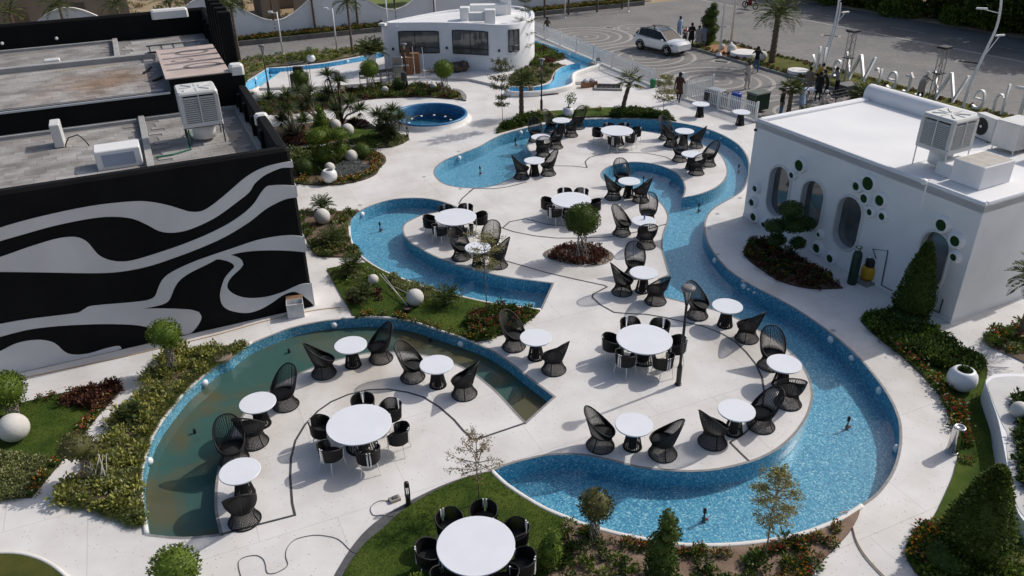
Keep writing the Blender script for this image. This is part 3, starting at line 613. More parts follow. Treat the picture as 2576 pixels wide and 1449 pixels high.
t.links.new(nz.outputs['Fac'], ad.inputs[0]); t.links.new(sc.outputs['Value'], ad.inputs[2])
rp = t.nodes.new('ShaderNodeMapRange'); rp.inputs[1].default_value = 2.6; rp.inputs[2].default_value = 5.4; rp.inputs[3].default_value = 1; rp.inputs[4].default_value = 0
t.links.new(ad.outputs[0], rp.inputs[0]); mx = t.nodes.new('ShaderNodeMix'); mx.data_type = 'RGBA'; mx.blend_type = 'MULTIPLY'
mx.inputs[7].default_value = (0.84,0.62,0.46,1); t.links.new(rp.outputs[0], mx.inputs[0]); t.links.new(src, mx.inputs[6]); t.links.new(mx.outputs[2], b.inputs['Base Color'])
tmesh = {}
def pave_roof(parent, a0, a1, b0, b1, z, mt, tl=0.60, tw=0.30, limit=300):
    key = (mt.name, tl)
    if key not in tmesh:
        q = MB(); q.bbox(-tl/2+0.004, tl/2-0.004, -tw/2+0.004, tw/2-0.004, 0, 0.02, b=0.004); o = q.build('roof_paver', mt, parent); tmesh[key] = o.data; bpy.data.objects.remove(o)
    n = 0; rot = math.atan2(UL[1],UL[0]); rest = MB()
    nb = int((b1-b0)/tw); na = int((a1-a0)/tl)
    for j in range(nb):
        for i in range(-1, na+1):
            a = a0+tl*(i+0.5)+(tl*0.5 if j % 2 else 0)+(0.13*(j%3)); b_ = b0+tw*(j+0.5)
            if a-tl/2 < a0 or a+tl/2 > a1: continue
            dz = random.uniform(0,0.004)
            if n < limit:
                o = bpy.data.objects.new('roof_paver', tmesh[key]); C.objects.link(o); o.parent = parent
                p = ML_ @ Vector((a,b_,z+dz)); o.location = p; o.rotation_euler.z = rot; n += 1
            else:
                rest.box(a-tl/2+0.004, a+tl/2-0.004, b_-tw/2+0.004, b_+tw/2-0.004, z+dz, z+dz+0.02, M=ML_)
    if rest.v: tag(rest.build('roof_paver_field', mt, parent), kind='stuff')
pave_roof(roof1, 4.14, 10.8, 0.6, 8.35, 4.725, M_tile, limit=290)
pave_roof(roof1, 10.8, AW-0.2, 0.6, 8.35, 4.725, M_tile, limit=0)
pave_roof(roof1, 0.62, 3.88, 0.5, 8.4, 4.725, M_tile, limit=0)
pave_roof(roof2, 3.0, 11.2, 9.0, 14.9, 5.64, M_tile2, limit=285)
pave_roof(roof2, 11.2, AW-0.2, 9.0, 14.9, 5.64, M_tile2, limit=0)
pave_roof(roof2, 4.6, AW-0.2, 15.5, 19.4, 5.64, M_tile, limit=0)
pave_roof(roof2, 0.5, 4.3, 16.2, 19.4, 5.64, M_tile, limit=0)
M_curb = mat('grey_cement_upstand', (0.30,0.295,0.285), 0.85, (0.38,0.375,0.365), 1.5, 6)
for (a0,a1,b0,b1,z0,z1) in [(3.9,4.12,0.36,8.58,4.727,4.93),(2.9,AW,15.0,15.32,5.642,5.86),(4.34,4.56,15.322,19.5,5.642,5.84),(4.57,AW,19.5,19.70,5.642,5.76),(4.13,AW,8.38,8.59,4.727,4.85),(0.5,3.89,8.42,8.59,4.727,4.86),(0.40,0.62,0.36,8.4,4.727,4.80)]:
    mb = MB(); mb.bbox(a0,a1,b0,b1,z0,z1,b=0.015,M=ML_); mb.build('roof_upstand', M_curb, LB)
mb = MB(); mb.box(2.8, AW, 8.56, 8.62, 5.602, 5.67, M=ML_); mb.build('drip_edge', mat('pale_metal_trim',(0.5,0.52,0.54),0.5), LB)
# pale board canopy with stencil ovals, black fins, pergola bars
M_board = mat('pinkish_board', (0.56,0.46,0.41), 0.8, (0.46,0.37,0.33), 1.2, 7)
mb = MB(); mb.box(0.50, 2.86, 8.60, 14.2, 6.125, 6.165, M=ML_); cb = mb.build('canopy_board', M_board, LB)
M_sten = mat('grey_stencil', (0.20,0.17,0.16), 0.9)
for (a,b,ra_,rb_) in [(1.35,10.2,0.75,0.50),(1.5,12.9,0.7,0.48),(2.0,11.5,0.45,0.28)]:
    q = MB(); n_ = 28; vs = []
    for k in range(n_):
        t_ = 2*math.pi*k/n_; vs += [ML_ @ Vector((a+ra_*math.cos(t_), b+rb_*math.sin(t_), 6.169)), ML_ @ Vector((a+ra_*0.72*math.cos(t_), b+rb_*0.72*math.sin(t_), 6.169))]
    q.add(vs, [(2*k,2*k+1,(2*k+3)%(2*n_),(2*k+2)%(2*n_)) for k in range(n_)]); q.build('stencil_oval', M_sten, LB)
for k in range(5):
    b = 10.0+k*1.05
    mb = MB(); mb.bbox(-0.05,0.46,b,b+0.26,5.3,8.15,b=0.04,M=ML_); mb.build('fin', M_black, LB)
for k in range(6):
    mb = MB(); mb.box(0.55+k*0.5,0.61+k*0.5,14.45,15.9,5.98,6.04,M=ML_); mb.build('pergola_bar', M_blackm, LB)
mb = MB(); mb.box(0.5,3.2,14.40,14.46,5.98,6.05,M=ML_); mb.build('pergola_bar', M_blackm, LB)
mb = MB(); mb.box(0.5,3.2,15.9,15.96,5.98,6.05,M=ML_); mb.build('pergola_bar', M_curb, LB)
# white protective caps
M_cap = mat('white_foam_cap', (0.72,0.71,0.69), 0.6)
for (a0,a1,b0,b1,z0,z1) in [(-0.03,0.5,8.55,9.05,6.0,6.40),(-0.04,0.42,3.9,4.25,5.3,5.68),(0.9,2.6,19.6,20.1,6.5,6.92)]:
    mb = MB(); mb.bbox(a0,a1,b0,b1,z0,z1,b=0.08,M=ML_); mb.build('edge_cap', M_cap, LB)
# drain outlets on the rear parapet
for a in (9.15, 6.9):
    c = ML_ @ Vector((a,19.70,6.05)); mb = MB(); mb.sphere(c, 0.08, 10, 6); mb.build('outlet', M_cap, LB)
# ---- white stripes on the front wall: flat plaster reliefs
def wall_pt(x, y):          # photo pixel on the front wall plane -> local (a, z)
    d = FW*FPX + RT*(x-PW/2) - UP*(y-PH/2); n_ = np.array([VL[0],VL[1],0]); o = np.array([-6.78,23.64,0]); c0 = np.array([0,0,CAM_H])
    t = n_.dot(o-c0)/n_.dot(d); p = c0+t*d-o
    return (p[0]*UL[0]+p[1]*UL[1], p[2])
q01 = lambda L: t3(0,1,L)
STR = [
 # top long stripe: left edge .. along the top .. to the right edge at the corner .. back along the lower edge
 q01([(-700,470),(-300,355),(0,268),(200,210),(500,140),(750,95),(1000,70),(1120,72),(1250,95),(1370,130),(1430,147),(1500,148),(1560,125),(1650,60),(1750,-25),(1850,-110),(1950,-170),(2060,-208),(2180,-230),(2250,-235)]) + [(738,421)] + t3(0,0,[(2130,1265),(2060,1290),(1990,1325),(1920,1385)]) + q01([(1880,0),(1780,80),(1650,175),(1530,240),(1400,290),(1290,305),(1200,292),(1110,245),(1020,205),(930,188),(800,185),(640,205),(400,255),(150,325),(0,368),(-300,460),(-700,590)]),
 # second stripe with the fat left lobe
 q01([(-700,700),(-300,585),(0,490),(200,420),(400,358),(520,338),(600,345),(660,378),(700,425),(745,475),(810,508),(900,524),(1000,515),(1150,472),(1350,405),(1550,325),(1720,240),(1850,150),(1920,80),(1965,10)]) + t3(0,0,[(2010,1408),(2060,1397),(2150,1395),(2240,1400)]) + q01([(2252,0),(2250,38),(2170,48),(2100,75),(2000,130),(1880,225),(1700,335),(1500,425),(1300,500),(1150,550),(1000,585),(850,605),(650,610),(400,605),(0,600),(-300,600),(-700,640)]),
 # third stripe: from the right corner, forks; runs down into the long lower stripe
 q01([(2312,330),(2200,325),(2080,335),(1930,365),(1750,425),(1600,475),(1450,530),(1300,600),(1230,655),(1195,720),(1175,775),(1150,800),(1090,820),(950,835),(700,857),(640,880),(600,905),(560,915),(400,935),(200,960),(0,995),(-350,1060),(-700,1140),(-700,1260),(-350,1180),(0,1090),(120,1058),(250,1030),(450,1008),(700,995),(900,995),(1050,1005),(1200,1038),(1320,1072),(1420,1070),(1465,1040),(1505,985),(1520,940),(1500,905),(1440,888),(1350,882),(1220,878),(1080,878),(1180,858),(1240,840),(1275,815),(1295,775),(1320,715),(1360,660),(1430,610),(1530,560),(1600,525),(1640,505),(1700,515),(1740,530),(1765,548),(1765,570),(1730,605),(1695,650),(1670,720),(1660,780),(1672,840),(1710,880),(1780,903),(1870,910),(1960,885),(2050,835),(2120,785),(2180,757),(2230,752),(2290,785),(2345,830),(2380,858),(2362,685),(2290,690),(2230,710),(2130,755),(2010,790),(1890,800),(1800,785),(1740,752),(1715,715),(1725,670),(1760,625),(1810,580),(1835,545),(1825,515),(1795,492),(1740,472),(1830,452),(1950,440),(2100,438),(2230,445),(2322,450)]),
 # bottom left lobe running along the foot of the wall
 q01([(-600,1400),(-300,1290),(-100,1230),(0,1200),(100,1150),(200,1122),(310,1115),(390,1130),(440,1160),(475,1195),(520,1220),(590,1227),(680,1215),(780,1185),(860,1165),(905,1162),(918,1180),(890,1222)]),
]
def band(px):
    pl = [wall_pt(x,y) for x,y in px]; pl = [(max(0.012,a), max(0.02,min(5.5,z))) for a,z in pl]
    out = []
    for a,z in pl:
        if not out or abs(a-out[-1][0])+abs(z-out[-1][1]) > 0.01: out.append((a,z))
    return out
ground_left = [(a,0.02) for a in (14.8,)]
for k, px in enumerate(STR):
    pl = band(px)
    if k == 3: pl = pl+[(wall_pt(*q01([(890,1222)])[0])[0], 0.02), (wall_pt(*q01([(-600,1400)])[0])[0], 0.02)]
    pl = [(min(a,14.9),z) for a,z in pl]
    ps = corner_smooth([Vector((a,z,0)) for a,z in pl], 3, 42); lim = [(max(0.012,p.x),max(0.02,p.y)) for p in ps]
    vv, ff = fill([lim]); mb = MB(); n_ = len(lim); t_ = -0.028
    mb.add([ML_ @ Vector((a,t_,z)) for a,z in vv], ff)
    mb.add([ML_ @ Vector((a,t_,z)) for a,z in lim]+[ML_ @ Vector((a,0.002,z)) for a,z in lim], [(i,n_+i,n_+(i+1)%n_,(i+1)%n_) for i in range(n_)])
    mb.build('white_stripe', mat('white_stripe_plaster', (0.58,0.58,0.59), 0.8, (0.66,0.66,0.67), 0.7, 6, 0.1, 40), LB)
    # stripes that reach the corner wrap round its edge a little
for (zt, zb) in [(wall_pt(738,405)[1], wall_pt(738,421)[1]), (wall_pt(748,466)[1], wall_pt(749,495)[1]), (wall_pt(771,593)[1], wall_pt(774,633)[1]), (wall_pt(787,711)[1], 0.02)]:
    mb = MB(); mb.box(-0.028,0.0,0.0,0.9,zb,zt,M=ML_); mb.build('white_stripe', MATS['white_stripe_plaster'], LB)

# ================================================================ white building with porthole planters (right)
RBo = (14.12,21.82,0)
RB = thing('porthole_building', 'white rendered building with pill shaped windows and round grass filled portholes', 'building', RBo)
UR, VR = (-0.453,0.8915), (0.8915,0.453)        # a: along the shaded front towards the gate, b: inwards
MR = frame((0,0), UR, VR)
RL, RD, RH = 9.75, 6.72, 4.10
def face_pt(x, y):
    d = FW*FPX + RT*(x-PW/2) - UP*(y-PH/2); n_ = np.array([VR[0],VR[1],0]); o = np.array(RBo); c0 = np.array([0,0,CAM_H])
    t = n_.dot(o-c0)/n_.dot(d); p = c0+t*d-o
    return (p[0]*UR[0]+p[1]*UR[1], p[2])
t21 = lambda L: t3(2,1,L); t20 = lambda L: t3(2,0,L)
# windows: (left,right,top,bottom) measured along each pill's own axis on the wall
def win_box(lx,ly,rx,ry,tx,ty,bx,by):
    l = face_pt(lx,ly)[0]; r = face_pt(rx,ry)[0]; tp = face_pt(tx,ty)[1]; bt = face_pt(bx,by)[1]
    return (min(l,r), max(l,r), bt, tp)
WIN = [win_box(*t20([(655,1380)])[0],*t20([(815,1370)])[0],*t20([(745,1258)])[0],*t21([(715,190)])[0]),
       win_box(*t21([(895,50)])[0],*t21([(1070,40)])[0],*t20([(985,1360)])[0],*t21([(985,300)])[0]),
       win_box(*t21([(1150,230)])[0],*t21([(1350,200)])[0],*t21([(1260,30)])[0],*t21([(1240,440)])[0]),
       win_box(*t21([(1790,440)])[0],*t21([(2018,440)])[0],*t21([(1910,295)])[0],*t21([(1890,740)])[0])]
def pill(a0,a1,z0,z1,grow=0.0,n=10):
    a0-=grow; a1+=grow; z0-=grow; z1+=grow; r = (a1-a0)/2; c = (a0+a1)/2; out = []
    for k in range(n+1): t = math.pi*k/n; out.append((c+r*math.cos(t), z1-r+r*math.sin(t)))
    for k in range(n+1): t = math.pi+math.pi*k/n; out.append((c+r*math.cos(t), z0+r+r*math.sin(t)))
    return out
wl = [[(0,0.0),(RL,0.0),(RL,RH),(0,RH)]]
pills = []
for (a0,a1,z0,z1) in WIN:
    z0 = max(z0,0.35); pills.append(pill(a0,a1,z0,z1)); wl.append(pills[-1])
ROUND = [(t20([(895,1245)])[0],0.215),(t20([(838,1318)])[0],0.115),(t20([(562,1420)])[0],0.125),(t20([(1325,1402)])[0],0.145),(t20([(1415,1380)])[0],0.235),
         (t21([(1385,45)])[0],0.155),(t21([(1503,60)])[0],0.185),(t21([(1427,148)])[0],0.115),(t21([(1520,180)])[0],0.125),(t21([(537,75)])[0],0.145),(t21([(549,185)])[0],0.165),(t21([(625,242)])[0],0.115),
         (t21([(1040,318)])[0],0.085),(t21([(1025,420)])[0],0.175),(t21([(1127,498)])[0],0.155),(t21([(1968,245)])[0],0.19),(t21([(2072,365)])[0],0.17),(t21([(2060,487)])[0],0.115)]
vv, ff = fill(wl)
mb = MB(); mb.add([MR @ Vector((a,0,z)) for a,z in vv], ff)
mb.add([MR @ Vector(p) for p in [(RL,0,0),(RL,RD,0),(RL,RD,RH),(RL,0,RH),(0,0,0),(0,RD,0),(0,RD,RH),(0,0,RH)]], [(0,3,2,1),(4,5,6,7),(1,2,6,5)])
mb.build('outer_wall', M_white, RB)
M_glass = mat('dark_tinted_glass', (0.06,0.065,0.072), 0.05, (0.15,0.155,0.16), 0.9, 3, spec=0.9)
M_reveal = mat('white_reveal', (0.62,0.62,0.63), 0.7)
M_turf = mat('artificial_turf', (0.008,0.035,0.006), 0.95, (0.016,0.06,0.010), 30)
for i, pl in enumerate(pills):
    n_ = len(pl); mb = MB()
    mb.add([MR @ Vector((a,0,z)) for a,z in pl]+[MR @ Vector((a,0.30,z)) for a,z in pl], [(k,(k+1)%n_,n_+(k+1)%n_,n_+k) for k in range(n_)])
    # raised soft lip round the opening
    big_ = pill(*[(WIN[i][0]),(WIN[i][1]),max(WIN[i][2],0.35),WIN[i][3]], grow=0.10)
    mb.add([MR @ Vector((a,-0.05,z)) for a,z in pl]+[MR @ Vector((a,-0.05,z)) for a,z in pill(WIN[i][0],WIN[i][1],max(WIN[i][2],0.35),WIN[i][3],grow=0.05)]+[MR @ Vector((a,0.0,z)) for a,z in big_]+[MR @ Vector((a,0.001,z)) for a,z in pl],
           [(k,n_+k,n_+(k+1)%n_,(k+1)%n_) for k in range(n_)]+[(n_+k,2*n_+k,2*n_+(k+1)%n_,n_+(k+1)%n_) for k in range(n_)]+[(k,(k+1)%n_,3*n_+(k+1)%n_,3*n_+k) for k in range(n_)])
    wf = mb.build('window_surround', M_reveal, RB)
    vv2, ff2 = fill([pl]); q = MB(); q.add([MR @ Vector((a,0.24,z)) for a,z in vv2], ff2); q.build('pane', M_glass, wf)
    c0 = (WIN[i][0]+WIN[i][1])/2
    if i in (1,2):      # golden hoop reflection in the glass, imitated by a thin brass-coloured tube
        q = MB(); q.tube([MR @ Vector((c0-0.28+0.56*k/8, 0.225, 1.2+0.55*math.sin(0.25+k/8*1.3))) for k in range(9)], 0.010, 5); q.build('reflection_arc', mat('brass',(0.55,0.36,0.14),0.3,metal=1.0), wf)
for (px, r_) in ROUND:
    a, z = face_pt(*px); c = MR @ Vector((a,-0.001,z)); q = MB(); n_ = 24
    rings = [(r_+0.12,0.0),(r_+0.085,-0.09),(r_+0.045,-0.15),(r_+0.005,-0.15),(r_,-0.10)]
    vs = [MR @ Vector((a+rr*math.cos(2*math.pi*k/n_), dy, z+rr*math.sin(2*math.pi*k/n_))) for rr,dy in rings for k in range(n_)]
    q.add(vs, [(j*n_+k,(j+1)*n_+k,(j+1)*n_+(k+1)%n_,j*n_+(k+1)%n_) for j in range(len(rings)-1) for k in range(n_)])
    ph = q.build('porthole', M_white, RB, smooth=True)
    q = MB(); q.add([MR @ Vector((a+r_*math.cos(2*math.pi*k/n_), -0.102, z+r_*math.sin(2*math.pi*k/n_))) for k in range(n_)], [tuple(range(n_))]); q.build('turf_disc', M_turf, ph)
# roof, low edge and the big rounded parapet
mb = MB(); mb.box(0.0,RL,0.0,RD,RH-0.25,RH-0.02,M=MR); mb.build('roof', mat('white_roof_paint', (0.76,0.76,0.755), 0.6, (0.70,0.70,0.70), 0.5, 7, 0.1, 15), RB)
for (a0,a1,b0,b1) in [(0.0,RL,-0.012,0.13),(RL-0.28,RL+0.012,0.131,6.0),(-0.012,0.14,0.131,5.99)]:
    mb = MB(); mb.bbox(a0,a1,b0,b1,RH-0.018,RH+0.09,b=0.045,M=MR); mb.build('roof_edge', M_white, RB, angle=40)
mb = MB(); prof = []
n_ = 12
for k in range(n_+1): t = math.pi*k/n_; prof.append((6.35-0.35*math.cos(t), 4.32+0.34*math.sin(t)))
prof = [(6.0,RH-0.018)]+prof+[(6.7,RH-0.018)]
for (aa) in (RL+0.12, -0.2): pass
vs = [MR @ Vector((RL+0.12,b,z)) for b,z in prof]+[MR @ Vector((-0.1,b,z)) for b,z in prof]; k_ = len(prof)
mb.add(vs, [(i,i+1,k_+i+1,k_+i) for i in range(k_-1)]+[tuple(range(k_-1,-1,-1)), tuple(range(k_,2*k_))]); mb.build('rounded_parapet', M_white, RB, angle=35)
# plinth line, camera, pipe, wall lights
mb = MB(); mb.bbox(-0.02,RL+0.01,-0.03,0.0,0.001,0.16,b=0.01,M=MR); mb.build('skirting', M_white, RB)
a,z = face_pt(*t20([(556,978)])[0]); mb = MB(); mb.bbox(a-0.05,a+0.05,-0.10,-0.002,z-0.04,z+0.04,b=0.02,M=MR); mb.build('wall_camera', M_blackm, RB)
a,z = face_pt(*t21([(1955,860)])[0]); mb = MB(); mb.tube([MR @ Vector(p) for p in [(a,-0.03,z+0.25),(a,-0.03,z-0.25),(a+0.3,-0.03,z-0.27)]], 0.02, 6); mb.build('conduit', M_blackm, RB)
mb = MB(); pp = [face_pt(*q_) for q_ in t21([(1465,500),(1440,430),(1555,440),(1520,620),(1505,700),(1590,745)])]; mb.tube([MR @ Vector((a,-0.04,z)) for a,z in pp], 0.018, 6); mb.build('black_pipework', M_blackm, RB)

# ================================================================ curved white building at the back
CB = thing('curved_building', 'white single storey pavilion with curved walls and dark picture windows', 'building', (-3.3,56.0,0.16))
Zt = 3.25
top = t3(1,0,[(300,178),(330,172),(420,171),(640,169),(820,172),(1000,178),(1130,186),(1222,188),(1300,182),(1380,165),(1440,140),(1457,110),(1450,85),(1420,65),(1350,48),(1280,42),(1100,45),(900,65),(760,82),(600,110),(450,140),(350,160)])
tp = smooth_loop(G(top, Zt), 4); o_ = Vector((-3.3,56.0,0))
tpl = [p-o_ for p in tp]; n_ = len(tpl)
lp2 = [(p.x,p.y) for p in tpl]
a_ = sum(lp2[i][0]*lp2[(i+1)%n_][1]-lp2[(i+1)%n_][0]*lp2[i][1] for i in range(n_))
if a_ < 0: lp2 = lp2[::-1]
ctrx = sum(p[0] for p in lp2)/n_, sum(p[1] for p in lp2)/n_
def inset(lp, d):
    out = []; n = len(lp)
    for i in range(n):
        dx = lp[(i+1)%n][0]-lp[i-1][0]; dy = lp[(i+1)%n][1]-lp[i-1][1]; L = math.hypot(dx,dy) or 1
        out.append((lp[i][0]-dy/L*d, lp[i][1]+dx/L*d))
    return out
mb = MB(); ht = Zt-0.16
in1, in2 = inset(lp2,0.04), inset(lp2,0.24)
rows = [(lp2,0.0),(lp2,ht-0.06),(in1,ht),(in2,ht),(inset(lp2,0.26),ht-0.16)]
vs = [(p[0],p[1],z) for r_,z in rows for p in r_]
mb.add(vs, [(j*n_+i,j*n_+(i+1)%n_,(j+1)*n_+(i+1)%n_,(j+1)*n_+i) for j in range(len(rows)-1) for i in range(n_)])
mb.build('outer_wall', M_white, CB, angle=50)
vv, ff = fill([inset(lp2,0.2)]); mb = MB(); mb.add([(x,y,ht-0.14) for x,y in vv], ff); mb.build('roof', MATS['white_roof_paint'], CB)
# windows following the wall: each is a curved pane with a thin dark frame, from photo columns
wallp = [Vector((p[0],p[1],0)) for p in lp2]
def wall_hit(x, y):        # first wall point met by the pixel ray (camera side)
    d = FW*FPX + RT*(x-PW/2) - UP*(y-PH/2); d = Vector(d); c0 = Vector((0,0,CAM_H))-o_-Vector((0,0,0.16)); best = None
    for i in range(n_):
        p, q = wallp[i], wallp[(i+1)%n_]; e = q-p
        den = d.x*e.y-d.y*e.x
        if abs(den) < 1e-9: continue
        t = ((p.x-c0.x)*e.y-(p.y-c0.y)*e.x)/den; s_ = ((p.x-c0.x)*d.y-(p.y-c0.y)*d.x)/den
        if -0.001 <= s_ <= 1.001 and t > 0 and (best is None or t < best[0]): best = (t, c0+d*t, Vector((e.y,-e.x,0)).normalized())
    return best[1], best[2]
for (x0,x1,ytop,ybot) in [(437,737,235,398),(842,1107,232,408),(1262,1340,222,388)]:
    cols = [t3(1,0,[(x0+(x1-x0)*k/10,(ytop+ybot)/2)])[0] for k in range(11)]
    zt_ = wall_hit(*t3(1,0,[((x0+x1)/2,ytop)])[0])[0].z; zb_ = wall_hit(*t3(1,0,[((x0+x1)/2,ybot)])[0])[0].z
    pts = [wall_hit(*c) for c in cols]
    mb = MB(); vs = []
    for p, nn in pts: vs += [(p.x+nn.x*0.03,p.y+nn.y*0.03,zb_),(p.x+nn.x*0.03,p.y+nn.y*0.03,zt_)]
    mb.add(vs, [(2*k,2*k+2,2*k+3,2*k+1) for k in range(10)]); 
    wn = mb.build('window', M_glass, CB)
    mb = MB(); r_ = [Vector((p.x+nn.x*0.035,p.y+nn.y*0.035,zb_)) for p,nn in pts]; r2_ = [Vector((p.x,p.y,zt_)) for p in r_]
    mb.tube(r_+r2_[::-1], 0.035, 4, closed=True); mb.build('frame', M_blackm, wn)
    mb = MB(); i_ = 5 if x0 > 800 else 4; mb.tube([r_[i_],r2_[i_]], 0.02, 4); mb.build('mullion', M_blackm, wn)
    mb = MB(); mb.tube([Vector((p.x,p.y,zb_+0.38)) for p in r_], 0.022, 4); mb.build('transom', M_blackm, wn)
for (x,y) in t3(1,0,[(392,368),(797,360),(1192,381)]):
    p, nn = wall_hit(x,y); mb = MB(); mb.bbox(-0.07,0.07,-0.05,0.05,-0.08,0.08,b=0.015); mb.build('wall_light', M_blackm, CB, loc=(p.x+nn.x*0.05,p.y+nn.y*0.05,p.z), rz=math.atan2(nn.y,nn.x)+math.pi/2)
for (x,y) in t3(1,0,[(418,200)]):
    p, nn = wall_hit(x,y); mb = MB(); mb.tube([(0,0,0),(0,-0.25,0.02)], 0.05, 8); mb.build('wall_camera', M_lightw, CB, loc=(p.x,p.y,p.z), rz=0)
# roof ducts
M_duct = mat('white_duct', (0.74,0.74,0.73), 0.6)
def duct(name, x0,x1,y0,y1,z0,z1): q = MB(); q.bbox(x0,x1,y0,y1,z0,z1,b=0.03); return q.build(name, M_duct, CB)
dz = Zt-0.16-0.14
a = P(*t3(1,0,[(930,135)])[0],Zt)-o_; b = P(*t3(1,0,[(1165,165)])[0],Zt)-o_; c = P(*t3(1,0,[(1240,75)])[0],Zt)-o_
duct('roof_duct', a.x-0.3,a.x+0.35,a.y-0.3,a.y+0.5,dz,dz+0.85); duct('roof_duct', b.x-0.75,b.x-0.02,b.y,b.y+0.7,dz,dz+0.9)
duct('roof_duct', a.x+0.352,b.x-0.752,b.y+0.2,b.y+0.75,dz+0.15,dz+0.7); duct('roof_duct', a.x+0.3,c.x+0.1,a.y+1.5,a.y+2.3,dz,dz+0.7); duct('roof_duct', c.x-0.35,c.x+0.4,c.y-1.0,c.y-0.2,dz+0.001,dz+1.1)
# ================================================================ dining furniture
M_wick = mat('black_wicker', (0.010,0.009,0.009), 0.55, spec=0.35)
M_cush = mat('black_cushion', (0.012,0.012,0.012), 0.85, (0.020,0.020,0.020), 30)
M_top = mat('white_table_top', (0.70,0.72,0.76), 0.35, (0.74,0.76,0.79), 1.5, 4, spec=0.5)
M_wmet = mat('white_metal', (0.72,0.72,0.71), 0.4, spec=0.5)
# ---- woven high back chair (front towards -Y)
def sm(t): return t*t*(3-2*t)
NS = 52
def waist(th): return Vector((0.255*math.sin(th), -0.255*math.cos(th)*1.0, 0.36))
def foot(th): return Vector((0.37*math.sin(th), -0.36*math.cos(th)+0.02, 0.02))
def rim(th):
    s_ = (1-math.cos(th))/2                      # 0 front .. 1 back
    sn = math.copysign(abs(math.sin(th))**0.82, math.sin(th))
    return Vector(((0.345+0.05*s_)*sn, -0.335+0.80*s_**0.95, 0.47+0.68*s_**1.3))
def shell(th, t):
    w_, r_ = waist(th), rim(th); mid = Vector((w_.x*1.25+r_.x*0.18, w_.y*1.18+0.22*(r_.y-w_.y), w_.z+0.35*(r_.z-w_.z)))
    return w_*(1-t)**2+mid*2*t*(1-t)+r_*t*t
def skirt(th, t):
    f_, w_ = foot(th), waist(th); mid = Vector((w_.x*0.98, w_.y*0.98, 0.19))
    return f_*(1-t)**2+mid*2*t*(1-t)+w_*t*t
def make_wicker():
    root = thing('wicker_chair', 'x', 'chair')
    ths = [2*math.pi*k/NS for k in range(NS)]
    mb = MB()
    for th in ths: mb.tube([skirt(th,j/6) for j in range(7)], 0.0078, 3, caps=False)
    for j in range(1,10): mb.tube([skirt(th,j/10) for th in ths], 0.0072, 3, closed=True)
    mb.tube([foot(th) for th in ths], 0.016, 6, closed=True)
    for th in (0.0, math.pi*2/3, math.pi*4/3): mb.tube([skirt(th,j/6) for j in range(7)], 0.014, 5)
    mb.build('skirt', M_wick, root)
    mb = MB()
    for th in ths: mb.tube([shell(th,j/8) for j in range(9)], 0.0086, 3, caps=False)
    for j in range(1,20): mb.tube([shell(th,(j/20)**0.9) for th in ths], 0.0074, 3, closed=True)
    for th in (math.pi,): mb.tube([shell(th,j/8)+Vector((0,0.01,0)) for j in range(9)], 0.012, 5)
    # dense woven band round the seat and arms
    for j in range(0,7):
        t_ = 0.02+j*0.045
        mb.tube([shell(th,t_) for th in ths], 0.011, 4, closed=True)
    mb.build('woven_back', M_wick, root)
    mb = MB(); mb.tube([rim(th) for th in ths], 0.020, 7, closed=True); mb.build('rim', M_wick, root, smooth=True)
    mb = MB(); mb.lathe([(0.20,0.40),(0.285,0.405),(0.30,0.43),(0.28,0.455),(0.05,0.465)], 22, 0, (0,0.0,0)); mb.build('seat_cushion', M_cush, root, smooth=True)
    return root
WCH = make_wicker(); WK = kids(WCH); wused = [False]
def wicker(loc, rz, label, group='woven chairs at the small tables'):
    if not wused[0]:
        wused[0] = True; WCH.location = loc; WCH.rotation_euler.z = rz; tag(WCH, label, 'chair', group); return WCH
    return dup(WCH, loc, rz, label, group, chl=WK)
# ---- rope barrel chair (front towards -Y)
def make_barrel():
    root = thing('rope_chair', 'x', 'chair')
    def arc(side, k, n): return side*(R(7)+(R(128)-R(7))*k/n)    # angle from back centre
    def bp(ang, z, r_=0.285): 
        r_ = r_+0.03*(z-0.44)/0.33
        return Vector((r_*math.sin(ang), r_*math.cos(ang)*0.98, z))
    for sd_ in (-1,1):
        mb = MB(); n = 26
        for k in range(n+1):
            a = arc(sd_,k,n); ztop = 0.77-0.11*max(0,(abs(a)-R(60))/R(68))
            mb.tube([bp(a,0.40),bp(a,0.58),bp(a,ztop)], 0.0125, 4, caps=False)
        mb.tube([bp(arc(sd_,k,n),0.40) for k in range(n+1)], 0.018, 5)
        mb.build('rope_panel', M_wick, root)
        mb = MB(); mb.tube([bp(arc(sd_,k,n),0.775-0.11*max(0,(abs(arc(sd_,k,n))-R(60))/R(68))) for k in range(n+1)], 0.016, 6); mb.build('top_rail', M_wick, root, smooth=True)
        for a_, zt_ in ((arc(sd_,0,n),0.79),(arc(sd_,n,n),0.69)):
            o = bp(a_,0.55,0.292); mb = MB(); M_ = Matrix.Translation((o.x,o.y,0)) @ Matrix.Rotation(-a_,4,'Z'); mb.box(-0.016,0.016,-0.012,0.016,0.36,zt_,M=M_); mb.build('post', M_wmet, root)
    mb = MB(); mb.lathe([(0.24,0.37),(0.285,0.38),(0.29,0.43),(0.26,0.46),(0.04,0.468)], 22, 0, (0,0,0)); mb.build('seat_cushion', M_cush, root, smooth=True)
    mb = MB(); mb.tube([bp(2*math.pi*k/20,0.375,0.25) for k in range(20)], 0.012, 5, closed=True); mb.build('seat_frame', M_wmet, root)
    for (x,y) in ((-0.19,-0.19),(0.19,-0.19),(-0.19,0.19),(0.19,0.19)):
        mb = MB(); mb.tube([(x,y,0.375),(x*1.28,y*1.28,0.0)], [0.014,0.010], 6); mb.build('leg', M_wmet, root)
    return root
RCH = make_barrel(); RK = kids(RCH); rused = [False]
